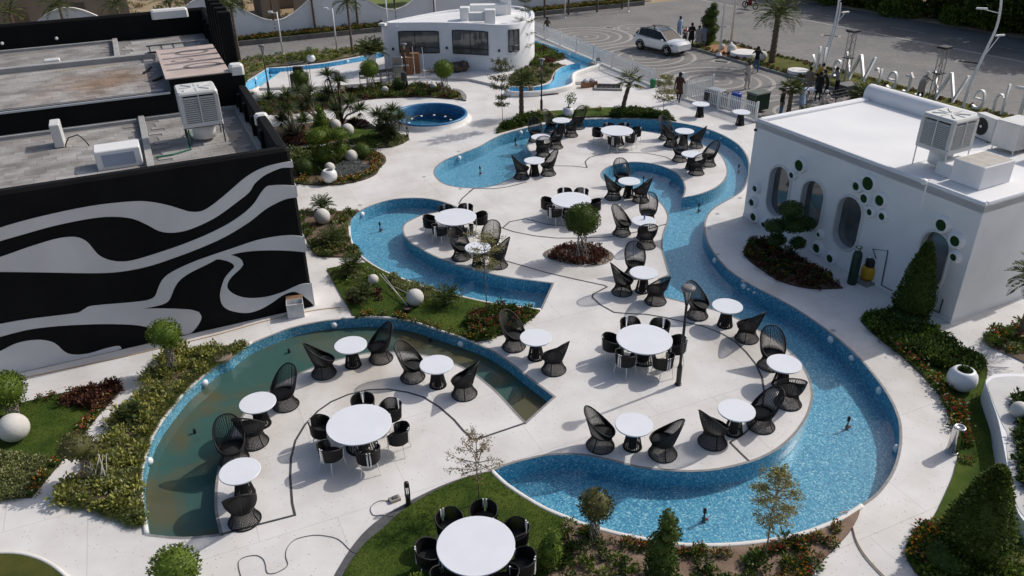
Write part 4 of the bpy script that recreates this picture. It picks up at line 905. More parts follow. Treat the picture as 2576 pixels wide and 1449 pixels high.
def barrel(loc, rz, label, group='rope chairs round the big tables'):
    if not rused[0]:
        rused[0] = True; RCH.location = loc; RCH.rotation_euler.z = rz; tag(RCH, label, 'chair', group); return RCH
    return dup(RCH, loc, rz, label, group, chl=RK)
def make_table(name, rad, z, rb, rm, ns):
    root = thing(name, 'x', 'table')
    mb = MB(); mb.lathe([(rad-0.05,z-0.045),(rad-0.008,z-0.04),(rad,z-0.03),(rad,z-0.008),(rad-0.008,z)], 56); mb.build('table_top', M_top, root, angle=30)
    mb = MB()
    for k in range(ns):
        a = 2*math.pi*k/ns; c, s_ = math.cos(a), math.sin(a)
        mb.tube([(rb*c,rb*s_,0.02),(rm*c,rm*s_,0.40),(rm*1.02*c,rm*1.02*s_,z-0.05)], 0.016, 4)
    mb.build('slatted_pedestal', M_wick, root)
    mb = MB(); mb.lathe([(rb+0.02,0.0),(rb+0.02,0.025),(rb-0.02,0.03),(rb-0.04,0.03),(rb-0.04,0.0)], 32, capb=False, capt=False); mb.build('base_ring', M_wick, root)
    mb = MB(); mb.lathe([(rm*0.7,0.0),(rm*0.62,z-0.06)], 20, capt=False); mb.build('core', M_wick, root)
    return root
ST = make_table('small_table', 0.485, 0.74, 0.235, 0.165, 22); SK = kids(ST); sused = [False]
BT = make_table('large_table', 0.835, 0.74, 0.40, 0.28, 30); BK = kids(BT); bused = [False]
def put_table(proto, ks, flag, loc, label, group):
    if not flag[0]:
        flag[0] = True; proto.location = loc; tag(proto, label, 'table', group); return proto
    return dup(proto, loc, random.uniform(0,6), label, group, chl=ks)
def tz(x,y): p = P(x,y,0.74); return Vector((p.x,p.y,0))
SM = [ # table top pixel, where, chair base pixels
 ((882,867),'on the inner rim of the murky arc',[(817,939),(957,903)]),
 ((1098,916),'where the murky pool narrows to its point',[(1040,950),(1167,991)]),
 ((648,1012),'where the murky pool bends past the shrubs',[(718,1020),(641,1112)]),
 ((603,1184),'at the square end of the murky pool',[(590,1158),(616,1308)]),
 ((1348,848),'beside the red ixora bed',[(1294,873),(1392,930)]),
 ((1595,1067),'on the big pool rim facing the garden',[(1512,1121),(1665,1141)]),
 ((1853,1031),'where the black floor line ends',[(1793,1112),(1912,1072)]),
 ((1973,914),'at the island bulge by the wide bend',[(1938,921),(1981,1014)]),
 ((1830,769),'between the lamp post and the channel',[(1754,795),(1877,851)]),
 ((1619,685),'beside the notched corner of the channel',[(1596,692),(1566,735),(1648,758)]),
 ((1620,555),'with the small blue bottle on it',[(1628,559),(1565,588),(1625,619)]),
 ((1583,455),'at the mouth of the comma basin',[(1563,466),(1543,498),(1609,504)]),
 ((1344,403),'at the rounded end of the winding pool',[(1315,446),(1377,438)]),
 ((1360,344),'in the first inner pool bend',[(1347,354),(1398,371),(1364,386)]),
 ((1412,302),'below the strip with the fan palms',[(1390,331),(1454,322),(1434,341)]),
 ((1722,329),'in the far lobe nearest the fence',[(1675,349),(1690,366),(1749,369)]),
 ((1740,387),'between the comma basin and far bend',[(1710,404),(1751,436),(1781,415)]),
 ((1202,622),'behind the thin yellow leaved tree',[(1161,649),(1252,668),(1234,634)]),
 ((1763,261),'without chairs near the gateway in the fence',[]),
 ((1865,281),'without chairs nearest the porthole building',[])]
def side4(d):      # on which side of its table a chair stands, named by landmarks
    a = math.degrees(math.atan2(-d.y,-d.x)) % 360
    return 'porthole building side' if a < 45 or a >= 315 else 'parking side' if a < 135 else 'striped wall side' if a < 225 else 'front garden side'
def side6(a):
    a %= 360
    return ['porthole building side','parking side towards porthole building','parking side towards striped wall','striped wall side','front garden side towards striped wall','front garden side towards porthole building'][int(((a+30)%360)//60)]
for (tx,ty), where, chs in SM:
    c = tz(tx,ty); put_table(ST, SK, sused, c, 'small round white table '+where, 'small round tables')
    for (cx,cy) in chs:
        p = P(cx,cy); d = c-p; d.z = 0
        if d.length < 0.66: p = c-d.normalized()*0.66
        d = c-p
        wicker((p.x,p.y,0), math.atan2(d.y,d.x)+math.pi/2+random.uniform(-0.12,0.12), 'black woven chair, '+side4(d)+', small table '+where)
BG = [((1621,852),'beside the tall lamp post',[(-8,0),(52,0),(108,0),(172,0),(232,0),(292,0)]),
      ((1146,545),'beside the hook shaped pool',[(12,0),(68,0),(118,0),(180,0),(236,0),(296,0)]),
      ((1437,502),'behind the ball topiary',[(-10,0),(60,0),(105,0),(178,0),(228,0),(300,0)]),
      ((1552,328),'in the far pool lobe',[(8,0),(62,0),(112,0),(168,0),(252,0),(312,0)]),
      ((903,1066),'beside the murky pool',[(-14,0),(46,0),(96,0),(172,0),(232,0),(292,0)]),
      ((1197,1374),'on the front lawn',[(80,0),(130,0),(183,0),(228,0),(270,0),(305,0),(-18,0),(28,0)])]
for (tx,ty), where, angs in BG:
    c = tz(tx,ty); put_table(BT, BK, bused, c, 'large round white table '+where, 'large round tables')
    for a,_ in angs:
        a_ = R(a+random.uniform(-4,4)); r_ = 0.98+random.uniform(-0.04,0.06); p = c+Vector((math.cos(a_)*r_, math.sin(a_)*r_, 0))
        z = 0.045 if 'front lawn' in where else 0.0
        barrel((p.x,p.y,z), a_-math.pi/2+random.uniform(-0.15,0.15), 'black rope chair, '+side6(a)+', large table '+where)
for o in bpy.data.objects:
    if o.get('label','').endswith('on the front lawn') and o.name.startswith('large_table'): o.location.z = 0.045
# scattered bits on tables
p = P(858.667+2287/3, 483+205/3, 0.74); mb = MB(); mb.lathe([(0.032,0),(0.034,0.13),(0.014,0.18),(0.014,0.21)], 12); o = mb.build('water_bottle', mat('blue_plastic',(0.05,0.20,0.55),0.2), loc=(p.x,p.y,0.74)); tag(o,'small blue water bottle standing on a white table beside the narrow channel','bottle')

# ================================================================ lamps, bollards, lights, nozzles
def lamp_post(x,y,h,label,z=0.0):
    c = P(x,y,z); L = thing('lamp_post', label, 'lamp post', (c.x,c.y,z), 0, 'black garden lamp posts')
    mb = MB(); mb.lathe([(0.10,0),(0.10,0.03),(0.075,0.04),(0.075,0.62),(0.055,0.66),(0.05,0.70)], 16); mb.build('base', M_blackm, L)
    mb = MB(); mb.tube([(0,0,0.68),(0,0,h-0.55)], [0.042,0.036], 10); mb.build('pole', M_blackm, L, smooth=True)
    mb = MB()
    for k in range(8):
        a = 2*math.pi*k/8; mb.tube([(0.04*math.cos(a),0.04*math.sin(a),h-0.58),(0.07*math.cos(a),0.07*math.sin(a),h-0.38),(0.165*math.cos(a),0.165*math.sin(a),h-0.10)], 0.010, 4)
    mb.build('cage', M_blackm, L)
    mb = MB(); mb.lathe([(0.185,h-0.10),(0.20,h-0.07),(0.19,h-0.03),(0.10,h)], 20); mb.build('head', mat('grey_lamp_cap',(0.16,0.15,0.15),0.5), L, smooth=True)
    mb = MB(); mb.lathe([(0.06,h-0.40),(0.09,h-0.14)], 14); mb.build('diffuser', mat('frosted_lens',(0.5,0.5,0.48),0.4), L)
    return L
lamp_post(1706,967,3.25,'tall black lamp post with flared cage head beside the large table on the main island')
lamp_post(1362,279,3.05,'black lamp post between the fan palm and the round planter')
lamp_post(677,232,3.0,'black lamp post with flared cage head in front of the dry channel')
lamp_post(1025,229,3.0,'black lamp post beside the pile of cardboard boxes')
lamp_post(862,312,3.0,'black lamp post rising through the tall yucca clump behind two stone balls')
def bollard(x,y,label):
    c = P(x,y); B_ = thing('bollard_light', label, 'bollard light', (c.x,c.y,0), 0.4, 'black bollard lights')
    mb = MB(); mb.lathe([(0.10,0),(0.10,0.012),(0.062,0.014),(0.062,0.30)], 16); mb.build('base', M_blackm, B_)
    mb = MB()
    for s_ in (-1,1): mb.box(s_*0.048-0.012,s_*0.048+0.012,-0.03,0.03,0.30,0.60)
    mb.build('slot_bar', M_blackm, B_)
    mb = MB(); mb.lathe([(0.062,0.60),(0.062,0.68),(0.05,0.72),(0.02,0.735)], 16); mb.build('cap', M_blackm, B_)
    mb = MB(); mb.lathe([(0.012,0.30),(0.012,0.60)], 8); mb.build('lens', MATS['frosted_lens'], B_)
bollard(1028,1271,'black slotted bollard light on the granite border of the front lawn')
bollard(1026,352,'black slotted bollard light at the tip of the yucca bed beside the fountain')
# white dome lights fixed to the pool walls: pool pixel, pool loop, depth of centre
def wall_light(x,y,loop,r_,where,zc=-0.17):
    p = P(x,y,zc); best = None
    for i in range(len(loop)):
        d = (Vector((loop[i].x,loop[i].y,zc))-p).length
        if best is None or d < best[0]: best = (d,i)
    i = best[1]; q = loop[i]; t_ = loop[(i+1)%len(loop)]-loop[i-1]; nn = Vector((-t_.y,t_.x,0)).normalized()
    if not inside(loop, q.x+nn.x*0.1, q.y+nn.y*0.1): nn = -nn
    mb = MB(); mb.lathe([(r_,0),(r_*1.0,0.03),(r_*0.86,0.07),(r_*0.5,0.10),(0.01,0.11)], 18, capt=False)
    L = mb.build('pool_light', M_lightw, smooth=True); L.rotation_mode = 'QUATERNION'; L.rotation_quaternion = nn.to_track_quat('Z','Y'); L.location = (q.x,q.y,zc)
    tag(L, 'white dome light on the pool wall '+where, 'light', 'white dome lights on the pool walls')
for (x,y,w_) in [(840,828,'of the murky pool below the yellow flowers'),(523,968,'of the murky pool beside the leafy strip'),(398,1152,'of the murky pool near its square end'),(1154,867,'of the murky pool below the red flower bed')]: wall_light(x,y,PA,0.11,w_,-0.18)
wall_light(926,540,PC,0.12,'of the hook shaped pool')
for (x,y,w_,r_) in [(1314,334,'below the planted strip with the fan palms',0.12),(1172,398,'at the rounded end of the winding pool',0.12),(1573,421,'of the comma shaped basin',0.11),(1769,339,'of the far bend below the picket fence',0.12),(1772,656,'of the channel near the cloud pruned tree',0.12),(1841,727,'of the channel below the gas cylinder',0.12),(2067,853,'of the wide bend below the cone tree',0.12),(2157,892,'of the wide bend at the shadow edge',0.10),(2200,986,'of the wide bend in full sun',0.12),(2236,1125,'of the wide bend opposite the steel bin',0.12),(2067,1320,'of the big pool above the flower garden',0.11),(1327,330,'small one below the planted strip',0.05),(1157,402,'small one at the western tip',0.05),(1861,739,'small one below the gas cylinder',0.05),(1876,748,'small one just past the gas cylinder',0.05),(1803,352,'small one in the far bend',0.05),(1835,375,'small one by the porthole building corner',0.05)]: wall_light(x,y,PB,r_,w_)
for (x,y,w_) in [(1368,116,'of the raised channel, close to the curved building'),(1426,139,'of the raised channel, half way along the fence')]: wall_light(x,y,PE,0.12,w_,0.1)
for (x,y,w_) in [(746,173,'of the dry channel behind the glass cooler'),(873,157,'of the dry channel near the potted palm'),(645,201,'of the dry channel near its open end')]: wall_light(x,y,PF,0.13,w_,0.0)
M_red = mat('red_plastic',(0.35,0.03,0.02),0.4)
def nozzle(x,y,zf,where,h=0.42):
    c = P(x,y,zf); N_ = thing('fountain_nozzle', 'slim black fountain nozzle standing in the '+where, 'nozzle', (c.x,c.y,zf), 0, 'fountain nozzles standing in the pools')
    mb = MB(); mb.lathe([(0.05,0.0),(0.05,0.10),(0.03,0.12)], 10); mb.build('foot', M_blackm, N_)
    mb = MB(); mb.tube([(0,0,0.11),(0,0,h-0.16)], 0.022, 8); mb.build('stem', M_blackm, N_)
    mb = MB(); mb.lathe([(0.024,h-0.17),(0.045,h-0.14),(0.045,h-0.04),(0.02,h)], 10); mb.build('head', M_blackm, N_)
    mb = MB(); mb.box(0.03,0.10,-0.02,0.02,0.03,0.09); mb.build('valve', M_red, N_)
for (x,y,w_) in [(731,904,'murky pool below the flower edge'),(496,1108,'murky pool beside the planted strip'),(1084,877,'murky pool below the red bed')]: nozzle(x,y,-0.6,w_)
nozzle(957,581,-0.56,'hook shaped pool')
for (x,y,w_) in [(1297,366,'upper arm of the winding pool'),(1208,438,'rounded western tip of the winding pool'),(1618,464,'comma shaped basin'),(1857,434,'far bend beside the porthole building'),(1757,533,'narrow channel by the comma shaped basin'),(2130,1078,'wide bend opposite the steel bin'),(1770,1311,'big pool beside the spiral topiary')]: nozzle(x,y,-0.58,w_)
nozzle(645,221,-0.2,'dry channel at its open end'); nozzle(680,194,-0.2,'dry channel at its corner')
# ================================================================ vegetation
def raw_mesh(name, V, F, mats, mi=None, smooth=False):
    me = bpy.data.meshes.new(name); V = np.asarray(V, dtype=np.float32); F = np.asarray(F, dtype=np.int32); n, k = F.shape
    me.vertices.add(len(V)); me.vertices.foreach_set('co', V.ravel()); me.loops.add(n*k); me.loops.foreach_set('vertex_index', F.ravel())
    me.polygons.add(n); me.polygons.foreach_set('loop_start', np.arange(0, n*k, k, dtype=np.int32)); me.polygons.foreach_set('loop_total', np.full(n, k, dtype=np.int32))
    for m in (mats if isinstance(mats, (list,tuple)) else [mats]): me.materials.append(m)
    if mi is not None: me.polygons.foreach_set('material_index', np.asarray(mi, dtype=np.int32))
    if smooth: me.polygons.foreach_set('use_smooth', np.ones(n, dtype=bool))
    me.update(calc_edges=True); return me
def unit(a): return a/np.maximum(1e-9, np.linalg.norm(a, axis=-1, keepdims=True))
def leaves(Cn, D, L, W):
    """rhombic leaves at Cn pointing along D; returns V, F"""
    Cn = np.asarray(Cn, float); D = unit(np.asarray(D, float)); N = len(Cn); L = np.broadcast_to(L, (N,))[:,None]; W = np.broadcast_to(W, (N,))[:,None]
    Sd = unit(np.cross(D, rng.normal(size=(N,3)))); U = np.cross(Sd, D)
    V = np.stack([Cn, Cn+D*L*0.5+Sd*W/2+U*L*0.06, Cn+D*L, Cn+D*L*0.5-Sd*W/2+U*L*0.06], 1).reshape(-1,3)
    return V, np.arange(4*N).reshape(N,4)
def join(parts):
    V = []; F = []; MI = []; o = 0
    for v, f, m in parts:
        V.append(v); F.append(np.asarray(f)+o); MI.append(np.full(len(f), m)); o += len(v)
    return np.concatenate(V), np.concatenate(F), np.concatenate(MI)
def link(name, me, parent=None, loc=None, rz=0.0):
    o = bpy.data.objects.new(name, me); C.objects.link(o)
    if parent is not None: o.parent = parent
    if loc is not None: o.location = loc
    o.rotation_euler.z = rz
    return o
G1 = leafmat('topiary_leaf', (0.026,0.055,0.008), (0.095,0.14,0.022), (0.17,0.19,0.045))
G2 = leafmat('bright_leaf', (0.055,0.10,0.012), (0.15,0.215,0.03), (0.24,0.28,0.06))
G3 = leafmat('dark_leaf', (0.020,0.046,0.010), (0.068,0.110,0.024), (0.12,0.15,0.04))
G4 = leafmat('olive_leaf', (0.055,0.065,0.020), (0.13,0.125,0.045), (0.20,0.17,0.07))
G5 = leafmat('yellow_leaf', (0.17,0.16,0.045), (0.34,0.30,0.11), (0.42,0.38,0.18))
G6 = leafmat('silver_leaf', (0.16,0.18,0.17), (0.30,0.32,0.30))
G7 = leafmat('variegated_leaf', (0.13,0.15,0.05), (0.31,0.33,0.13), (0.46,0.46,0.29))
G8 = leafmat('maroon_leaf', (0.045,0.018,0.013), (0.13,0.048,0.032), (0.20,0.095,0.055))
G9 = leafmat('purple_leaf', (0.016,0.010,0.012), (0.05,0.025,0.03))
GP = leafmat('palm_leaf', (0.035,0.055,0.012), (0.10,0.13,0.03), (0.18,0.17,0.06))
GY = leafmat('yucca_leaf', (0.035,0.06,0.022), (0.11,0.145,0.05), (0.20,0.21,0.09))
GC = leafmat('cycad_leaf', (0.028,0.05,0.011), (0.085,0.12,0.028), (0.13,0.15,0.045))
GG = leafmat('grass_blade', (0.035,0.065,0.010), (0.085,0.125,0.022), (0.13,0.14,0.03))
GD = leafmat('dry_leaf', (0.16,0.11,0.05), (0.28,0.20,0.10))
FL = rampmat('orange_yellow_flower', [(0.55,0.20,0.015),(0.62,0.32,0.02),(0.45,0.12,0.02),(0.62,0.38,0.05)])
FR = rampmat('red_pink_flower', [(0.36,0.04,0.03),(0.42,0.10,0.07),(0.34,0.04,0.08),(0.46,0.17,0.09)])
FM = rampmat('mixed_flower', [(0.55,0.22,0.015),(0.38,0.05,0.03),(0.60,0.34,0.03),(0.60,0.56,0.40),(0.42,0.11,0.08)])
M_bark = mat('grey_bark', (0.10,0.08,0.06), 0.9, (0.17,0.14,0.11), 9, 5, 0.6, 40)
M_bark2 = mat('pale_bark', (0.22,0.19,0.16), 0.9, (0.30,0.27,0.23), 9)
M_palmt = mat('palm_trunk', (0.09,0.065,0.045), 0.95, (0.17,0.125,0.09), 14, 5, 1.0, 25)
M_stone = mat('white_stone_ball', (0.62,0.60,0.56), 0.75, (0.52,0.50,0.46), 2.2, 7, 0.25, 25)

def ell_leaves(c, rx, rz, n, L, W, out=0.8, lo=0.84, hi=1.05):
    d = unit(rng.normal(size=(n,3))); p = d*np.array([rx,rx,rz])*rng.uniform(lo,hi,(n,1))
    p *= 1+0.06*np.sin(d[:,[0]]*7+c[0])*np.sin(d[:,[1]]*6+c[1]*2)*np.sin(d[:,[2]]*7+1)
    return leaves(p+np.array(c), unit(d*out+rng.normal(size=(n,3))*0.55+np.array([0,0,0.25])), L*rng.uniform(0.7,1.3,n), W*rng.uniform(0.7,1.3,n))
def core(c, rx, rz, k=0.86):
    mb = MB(); mb.sphere((0,0,0), 1, 14, 9, jit=0.06); V = np.array(mb.v)*np.array([rx,rx,rz])*k+np.array(c)
    return V, mb.f
def crown_obj(name, blobs, m, parent, dens=1.0, L=0.075, W=0.04, cored=True):
    pr = []
    for (c, rx, rz) in blobs:
        n = int(dens*620*(rx*rx+2*rx*rz)/0.09*0.09*3.2)
        v, f = ell_leaves(c, rx, rz, max(60,n), L, W); pr.append((v,f,0))
    V, F, MI = join(pr); o = link(name, raw_mesh(name, V, F, m), parent)
    if cored:
        mb = MB()
        for (c, rx, rz) in blobs:
            v, f = core(c, rx, rz); mb.add([tuple(p) for p in v], f)
        mb.build('inner_foliage', m, parent, smooth=True)
    return o
def lattice_trunk(parent, h, r0, r1, n=7, tw=1.1, m=None, th=0.014):
    mb = MB()
    for k in range(n):
        for sg in (-1,1):
            pts = []
            for j in range(9):
                t = j/8; a = 2*math.pi*k/n+sg*tw*t*math.pi*0.8; rr = r0+(r1-r0)*t; pts.append((rr*math.cos(a), rr*math.sin(a), h*t))
            mb.tube(pts, th, 4)
    mb.build('woven_trunk', m or M_bark2, parent)
def straight_trunk(parent, h, r0, r1, lean=(0,0), m=None):
    mb = MB(); pts = [(lean[0]*t*t, lean[1]*t*t, h*t) for t in [k/6 for k in range(7)]]
    mb.tube(pts, [r0+(r1-r0)*k/6 for k in range(7)], 8); mb.build('trunk', m or M_bark, parent, smooth=True)
def topiary(px, label, blobs, trunk='lattice', m=None, th=None, r=(0.16,0.12), group=None, z=0.05, dens=1.0, L=0.075, W=0.042, name='topiary_tree'):
    c = P(px[0],px[1],z); T_ = thing(name, label, 'tree', (c.x,c.y,z), 0, group)
    hb = th if th is not None else min(b[0][2]-b[2]*0.6 for b in blobs)
    if trunk == 'lattice': lattice_trunk(T_, hb, r[0], r[1])
    elif trunk == 'stem': straight_trunk(T_, hb, 0.05, 0.035)
    crown_obj('crown', blobs, m or G1, T_, dens, L, W)
    return T_
topiary((1463,643),'clipped ball topiary on a woven trunk in the round bed of dark red plants',[((0,0,1.50),0.63,0.57)],r=(0.20,0.14),dens=1.5,L=0.06)
topiary((437,930),'loose ball topiary on a woven trunk beside the round manhole cover',[((0,0,1.30),0.46,0.40),((0.10,0.1,1.02),0.30,0.22)],m=G2,r=(0.14,0.10),dens=0.75)
topiary((37,1046),'dense round headed shrub tree behind the largest stone ball on the lawn',[((0,0,0.92),0.52,0.46),((-0.15,0.1,0.7),0.4,0.3)],m=G2,r=(0.12,0.2))
topiary((228,1200),'sparse round shrub leaning over a bamboo hoop in the planted strip',[((-0.10,0.0,0.98),0.40,0.34),((0.1,0.1,0.8),0.28,0.24)],m=G4,r=(0.12,0.10),dens=0.55)
topiary((455,1480),'leafy round shrub at the edge of the white terrace',[((0,0,0.62),0.50,0.42),((0.2,-0.2,0.5),0.3,0.28)],m=G2,r=(0.12,0.1),dens=0.8,z=0.0)
topiary((1495,1352),'small ball topiary with yellowing leaves on a woven trunk in the front garden',[((0,0,0.98),0.37,0.34)],m=G4,r=(0.12,0.08),dens=0.9)
topiary((1660,1452),'spiral topiary of stacked leafy tiers in the front garden',[((0.05,0,1.62),0.17,0.24),((0.10,0,1.28),0.22,0.20),((-0.05,0,1.00),0.25,0.2),((0,0,0.65),0.30,0.26),((0,0,0.32),0.34,0.28)],trunk='stem',m=G1,dens=1.0)
topiary((1385,1425),'bushy column shrub beside the front lawn table',[((0,0,0.55),0.24,0.26),((0.05,0,0.86),0.17,0.18),((-0.04,0,0.25),0.26,0.22)],trunk='stem',m=G2,dens=0.8)
topiary((1050,1505),'young bright green shrub at the foot of the front lawn',[((0,0,0.35),0.20,0.3)],trunk='stem',m=G2,dens=0.8)
topiary((1971,648),'dark cloud pruned tree with flat leafy tiers against the porthole building',[((0,0,1.95),0.44,0.27),((-0.5,0,1.30),0.38,0.23),((0.10,-0.05,1.38),0.48,0.26),((0.62,0.1,1.33),0.36,0.24),((-0.35,0,0.75),0.32,0.22),((0.4,-0.1,0.65),0.28,0.2)],trunk='stem',m=G3,dens=1.3,L=0.06)
for i_,(p_,lb,hh,rr) in enumerate([((2288,800),'tall clipped cone tree in the shade of the porthole building',2.1,0.56),((2440,1395),'big leafy cone tree beside the white raised planter',1.85,0.66)]):
    c = P(p_[0],p_[1],0.05); T_ = thing('topiary_tree', lb, 'tree', (c.x,c.y,0.05)); straight_trunk(T_, 0.5, 0.05, 0.04)
    H = hh+0.45; n = int(7500*rr/0.6); t = rng.uniform(0,1,n)**1.35; a = rng.uniform(0,2*math.pi,n); a2 = np.stack([np.cos(a),np.sin(a)],1)
    prof = rr*np.clip(1-t**1.5,0,1)**0.85*np.clip(t/0.10,0.35,1)**0.5+0.05; bump = 1+0.07*np.sin(a*5+t*11)+0.05*np.sin(a*9-t*17)
    pts = np.column_stack([a2*(prof*bump*rng.uniform(0.82,1.04,n))[:,None], 0.18+t*H]); dirs = np.column_stack([a2*0.9, np.full(n,0.45)])+rng.normal(size=(n,3))*0.5
    v, f = leaves(pts, dirs, 0.075*rng.uniform(0.6,1.4,n), 0.042); link('crown', raw_mesh('crown', v, f, G1), T_)
    mb = MB(); mb.lathe([(rr*(max(0,1-(q/8)**1.5)**0.85)*(0.62 if q == 0 else 0.84)+0.02, 0.22+H*0.97*q/8) for q in range(9)], 14); mb.build('inner_foliage', G1, T_, smooth=True)
    topiary((p_[0]+(-8 if i_ == 0 else -60),p_[1]+(8 if i_ == 0 else 25)),'low clipped mound at the foot of the '+('shaded cone tree' if i_ == 0 else 'big cone tree'),[((0,0,0.18),0.55,0.26),((0.3,0.1,0.15),0.4,0.22)],trunk=None,m=G3 if i_ == 0 else G1,name='clipped_shrub')
topiary((934,226),'ball topiary on a woven trunk beside the stacked grey chairs',[((0,0,1.35),0.58,0.52)],m=G2,r=(0.22,0.16))
topiary((1119,231),'ball topiary on a woven trunk in front of the curved building',[((0,0,1.45),0.60,0.54)],m=G2,r=(0.24,0.18))
topiary((762,251),'ball topiary in front of the glass fronted drinks cooler',[((0,0,1.35),0.48,0.46)],m=G1,trunk='stem')
topiary((604,214),'yellow green ball shrub at the end of the dry channel',[((0,0,0.5),0.55,0.48)],m=G2,trunk='stem',name='clipped_shrub')
topiary((843,417),'cloud pruned shrub with four leafy balls in the marigold bed',[((-0.75,0.2,1.42),0.55,0.38),((0.35,0.1,1.55),0.48,0.30),((-0.5,-0.1,0.62),0.46,0.42),((0.35,0,0.9),0.34,0.30)],m=G2,trunk='stem',dens=0.9)
topiary((811,330),'bright green clipped cone in the bed of stone balls and yuccas',[((0,0,0.25),0.50,0.30),((0,0,0.55),0.40,0.30),((0,0,0.85),0.28,0.28),((0,0,1.12),0.14,0.22)],m=G2,trunk=None,name='clipped_shrub')
topiary((812,352),'broad clipped mound below the bright green cone',[((0,0,0.3),0.62,0.36)],m=G2,trunk=None,name='clipped_shrub')
topiary((912,398),'feathery green ball shrub beside a stone ball in the marigold bed',[((0,0,0.38),0.48,0.42)],m=G1,trunk=None,name='clipped_shrub',L=0.05,W=0.02,dens=1.6)
topiary((769,436),'feathery dark green ball shrub at the wall end of the marigold bed',[((0,0,0.35),0.46,0.38)],m=G3,trunk=None,name='clipped_shrub',L=0.05,W=0.02,dens=1.6)
topiary((1006,226),'small dark clipped ball behind the fountain beside a lamp post',[((0,0,0.38),0.44,0.38)],m=G3,trunk=None,name='clipped_shrub')
topiary((1780,111),'tall dark topiary of stacked swirls standing in the gate lawn',[((0,0,0.5),0.55,0.45),((0.1,0,1.15),0.62,0.45),((-0.08,0,1.75),0.58,0.42),((0.08,0,2.3),0.5,0.36),((0.2,0,2.75),0.25,0.26)],m=G1,trunk=None,z=0.17)

# ---- stone balls
def ball(x,y,r_,where,z=0.05):
    c = P(x,y,z+r_); mb = MB(); mb.sphere((0,0,r_*0.94), r_, 32, 20)
    o = mb.build('stone_ball', M_stone, smooth=True, loc=(c.x,c.y,z)); tag(o, 'white stone ball '+where, 'stone ball', 'white stone balls in the beds'); return o
for a in [(810,543,0.33,'below a cycad at the corner of the striped building'),(1044,747,0.30,'on the lawn leaning against crossed canes'),(939,702,0.19,'half hidden by a cycad at the end of the canes'),(33,1074,0.385,'largest, on the lawn below the striped wall'),
          (648.5,243,0.31,'at the end of the planted band beside the lamp post'),(968,225,0.22,'in the planted band behind the fountain, next to a spider plant'),(843.5,313,0.31,'next to the bright green cone, closer to it'),(874,325.6,0.34,'between the yucca clumps, on grass'),(722,324,0.25,'hidden under the drooping yuccas'),
          (884,391.7,0.31,'among silver foliage in the marigold bed'),(809,384,0.28,'behind a leafy ball of the cloud pruned shrub'),(829,421,0.26,'yellowed, just behind the round pot'),(1090,216,0.22,'at the foot of the ball topiary by the curved building')]: ball(*a)
for a in [(1817.4,117,0.20,'beside a flagpole on the gate lawn'),(1841,122,0.34,'between the flagpole and the round slab'),(1917,140,0.36,'behind the man taking a photo')]: ball(*a, z=0.17)
# ---- round white planters
def planter(x,y,r_,label,plant=None,z=0.0):
    c = P(x,y,z+r_*0.8); T_ = thing('round_planter', label, 'planter', (c.x,c.y,z), 0, 'white globe planters')
    pf = [(r_*0.45,0),(r_*0.72,r_*0.12),(r_*0.93,r_*0.42),(r_,r_*0.8),(r_*0.94,r_*1.18),(r_*0.74,r_*1.48),(r_*0.56,r_*1.58),(r_*0.52,r_*1.56),(r_*0.52,r_*1.35)]
    mb = MB(); mb.lathe(pf, 28, capt=False); mb.build('pot', mat('white_glossy_pot',(0.70,0.71,0.72),0.3,spec=0.5), T_, smooth=True)
    mb = MB(); mb.lathe([(r_*0.54,r_*1.34),(0.01,r_*1.38)], 20, capb=False, capt=False); mb.build('potting_soil', M_soil, T_)
    if plant:
        n = 260; d = unit(rng.normal(size=(n,3))); p = d*np.array([plant[0],plant[0],plant[1]])*rng.uniform(0.2,1,(n,1))+np.array([plant[2],0,r_*1.5+plant[3]])
        v, f = leaves(p, d+rng.normal(size=(n,3))*0.5, 0.10, 0.05); link('foliage', raw_mesh('foliage', v, f, plant[4]), T_)
        mb = MB()
        for k in range(4): mb.tube([(0.02*k-0.03,0,r_*1.36),(plant[2]*0.5+0.05*math.sin(k*2),0.05*math.cos(k*2),r_*1.5+plant[3]*0.5),(plant[2]+0.1*math.sin(k*2),0.1*math.cos(k*2),r_*1.5+plant[3])], 0.012, 4)
        mb.build('stems', M_bark, T_)
planter(1428.7,281,0.33,'white globe planter with a spindly shrub between the fan palms',(0.32,0.34,0.15,0.55,G2))
planter(828,442,0.38,'empty white globe planter at the front of the marigold bed',z=0.05)
planter(2420.6,952,0.40,'white globe planter in the bed beside the raised planter wall',(0.14,0.08,0.0,0.0,G3),z=0.05)
planter(782,147,0.32,'white globe planter with a leafy shrub on white pebbles by the drive',(0.40,0.30,0.0,0.32,G2),z=0.05)

# ---- fronds, yuccas, cycads, palms
def rosette(c, n, L, W, up=0.25, droop=0.25, seg=3):
    """spiky blades from c; each a bent strip of quads"""
    d = unit(rng.normal(size=(n,3))); d[:,2] = np.abs(d[:,2])*rng.uniform(-0.5,1,(n))+up; d = unit(d); Ls = L*rng.uniform(0.75,1.1,n)
    sd = unit(np.cross(d, np.array([0,0,1.0])+rng.normal(size=(n,3))*0.05)); V = []; F = []
    for k in range(seg+1):
        t = k/seg; p = np.array(c)+d*(Ls*t)[:,None]+np.array([0,0,-1.0])*(droop*Ls*t*t)[:,None]; w = W*(1-t**1.5)*0.5+0.001
        V += [p+sd*w, p-sd*w]
    V = np.stack(V,1).reshape(-1,3); m = 2*(seg+1)
    for k in range(seg): F.append(np.stack([np.arange(n)*m+2*k, np.arange(n)*m+2*k+1, np.arange(n)*m+2*k+3, np.arange(n)*m+2*k+2],1))
    return V, np.concatenate(F)
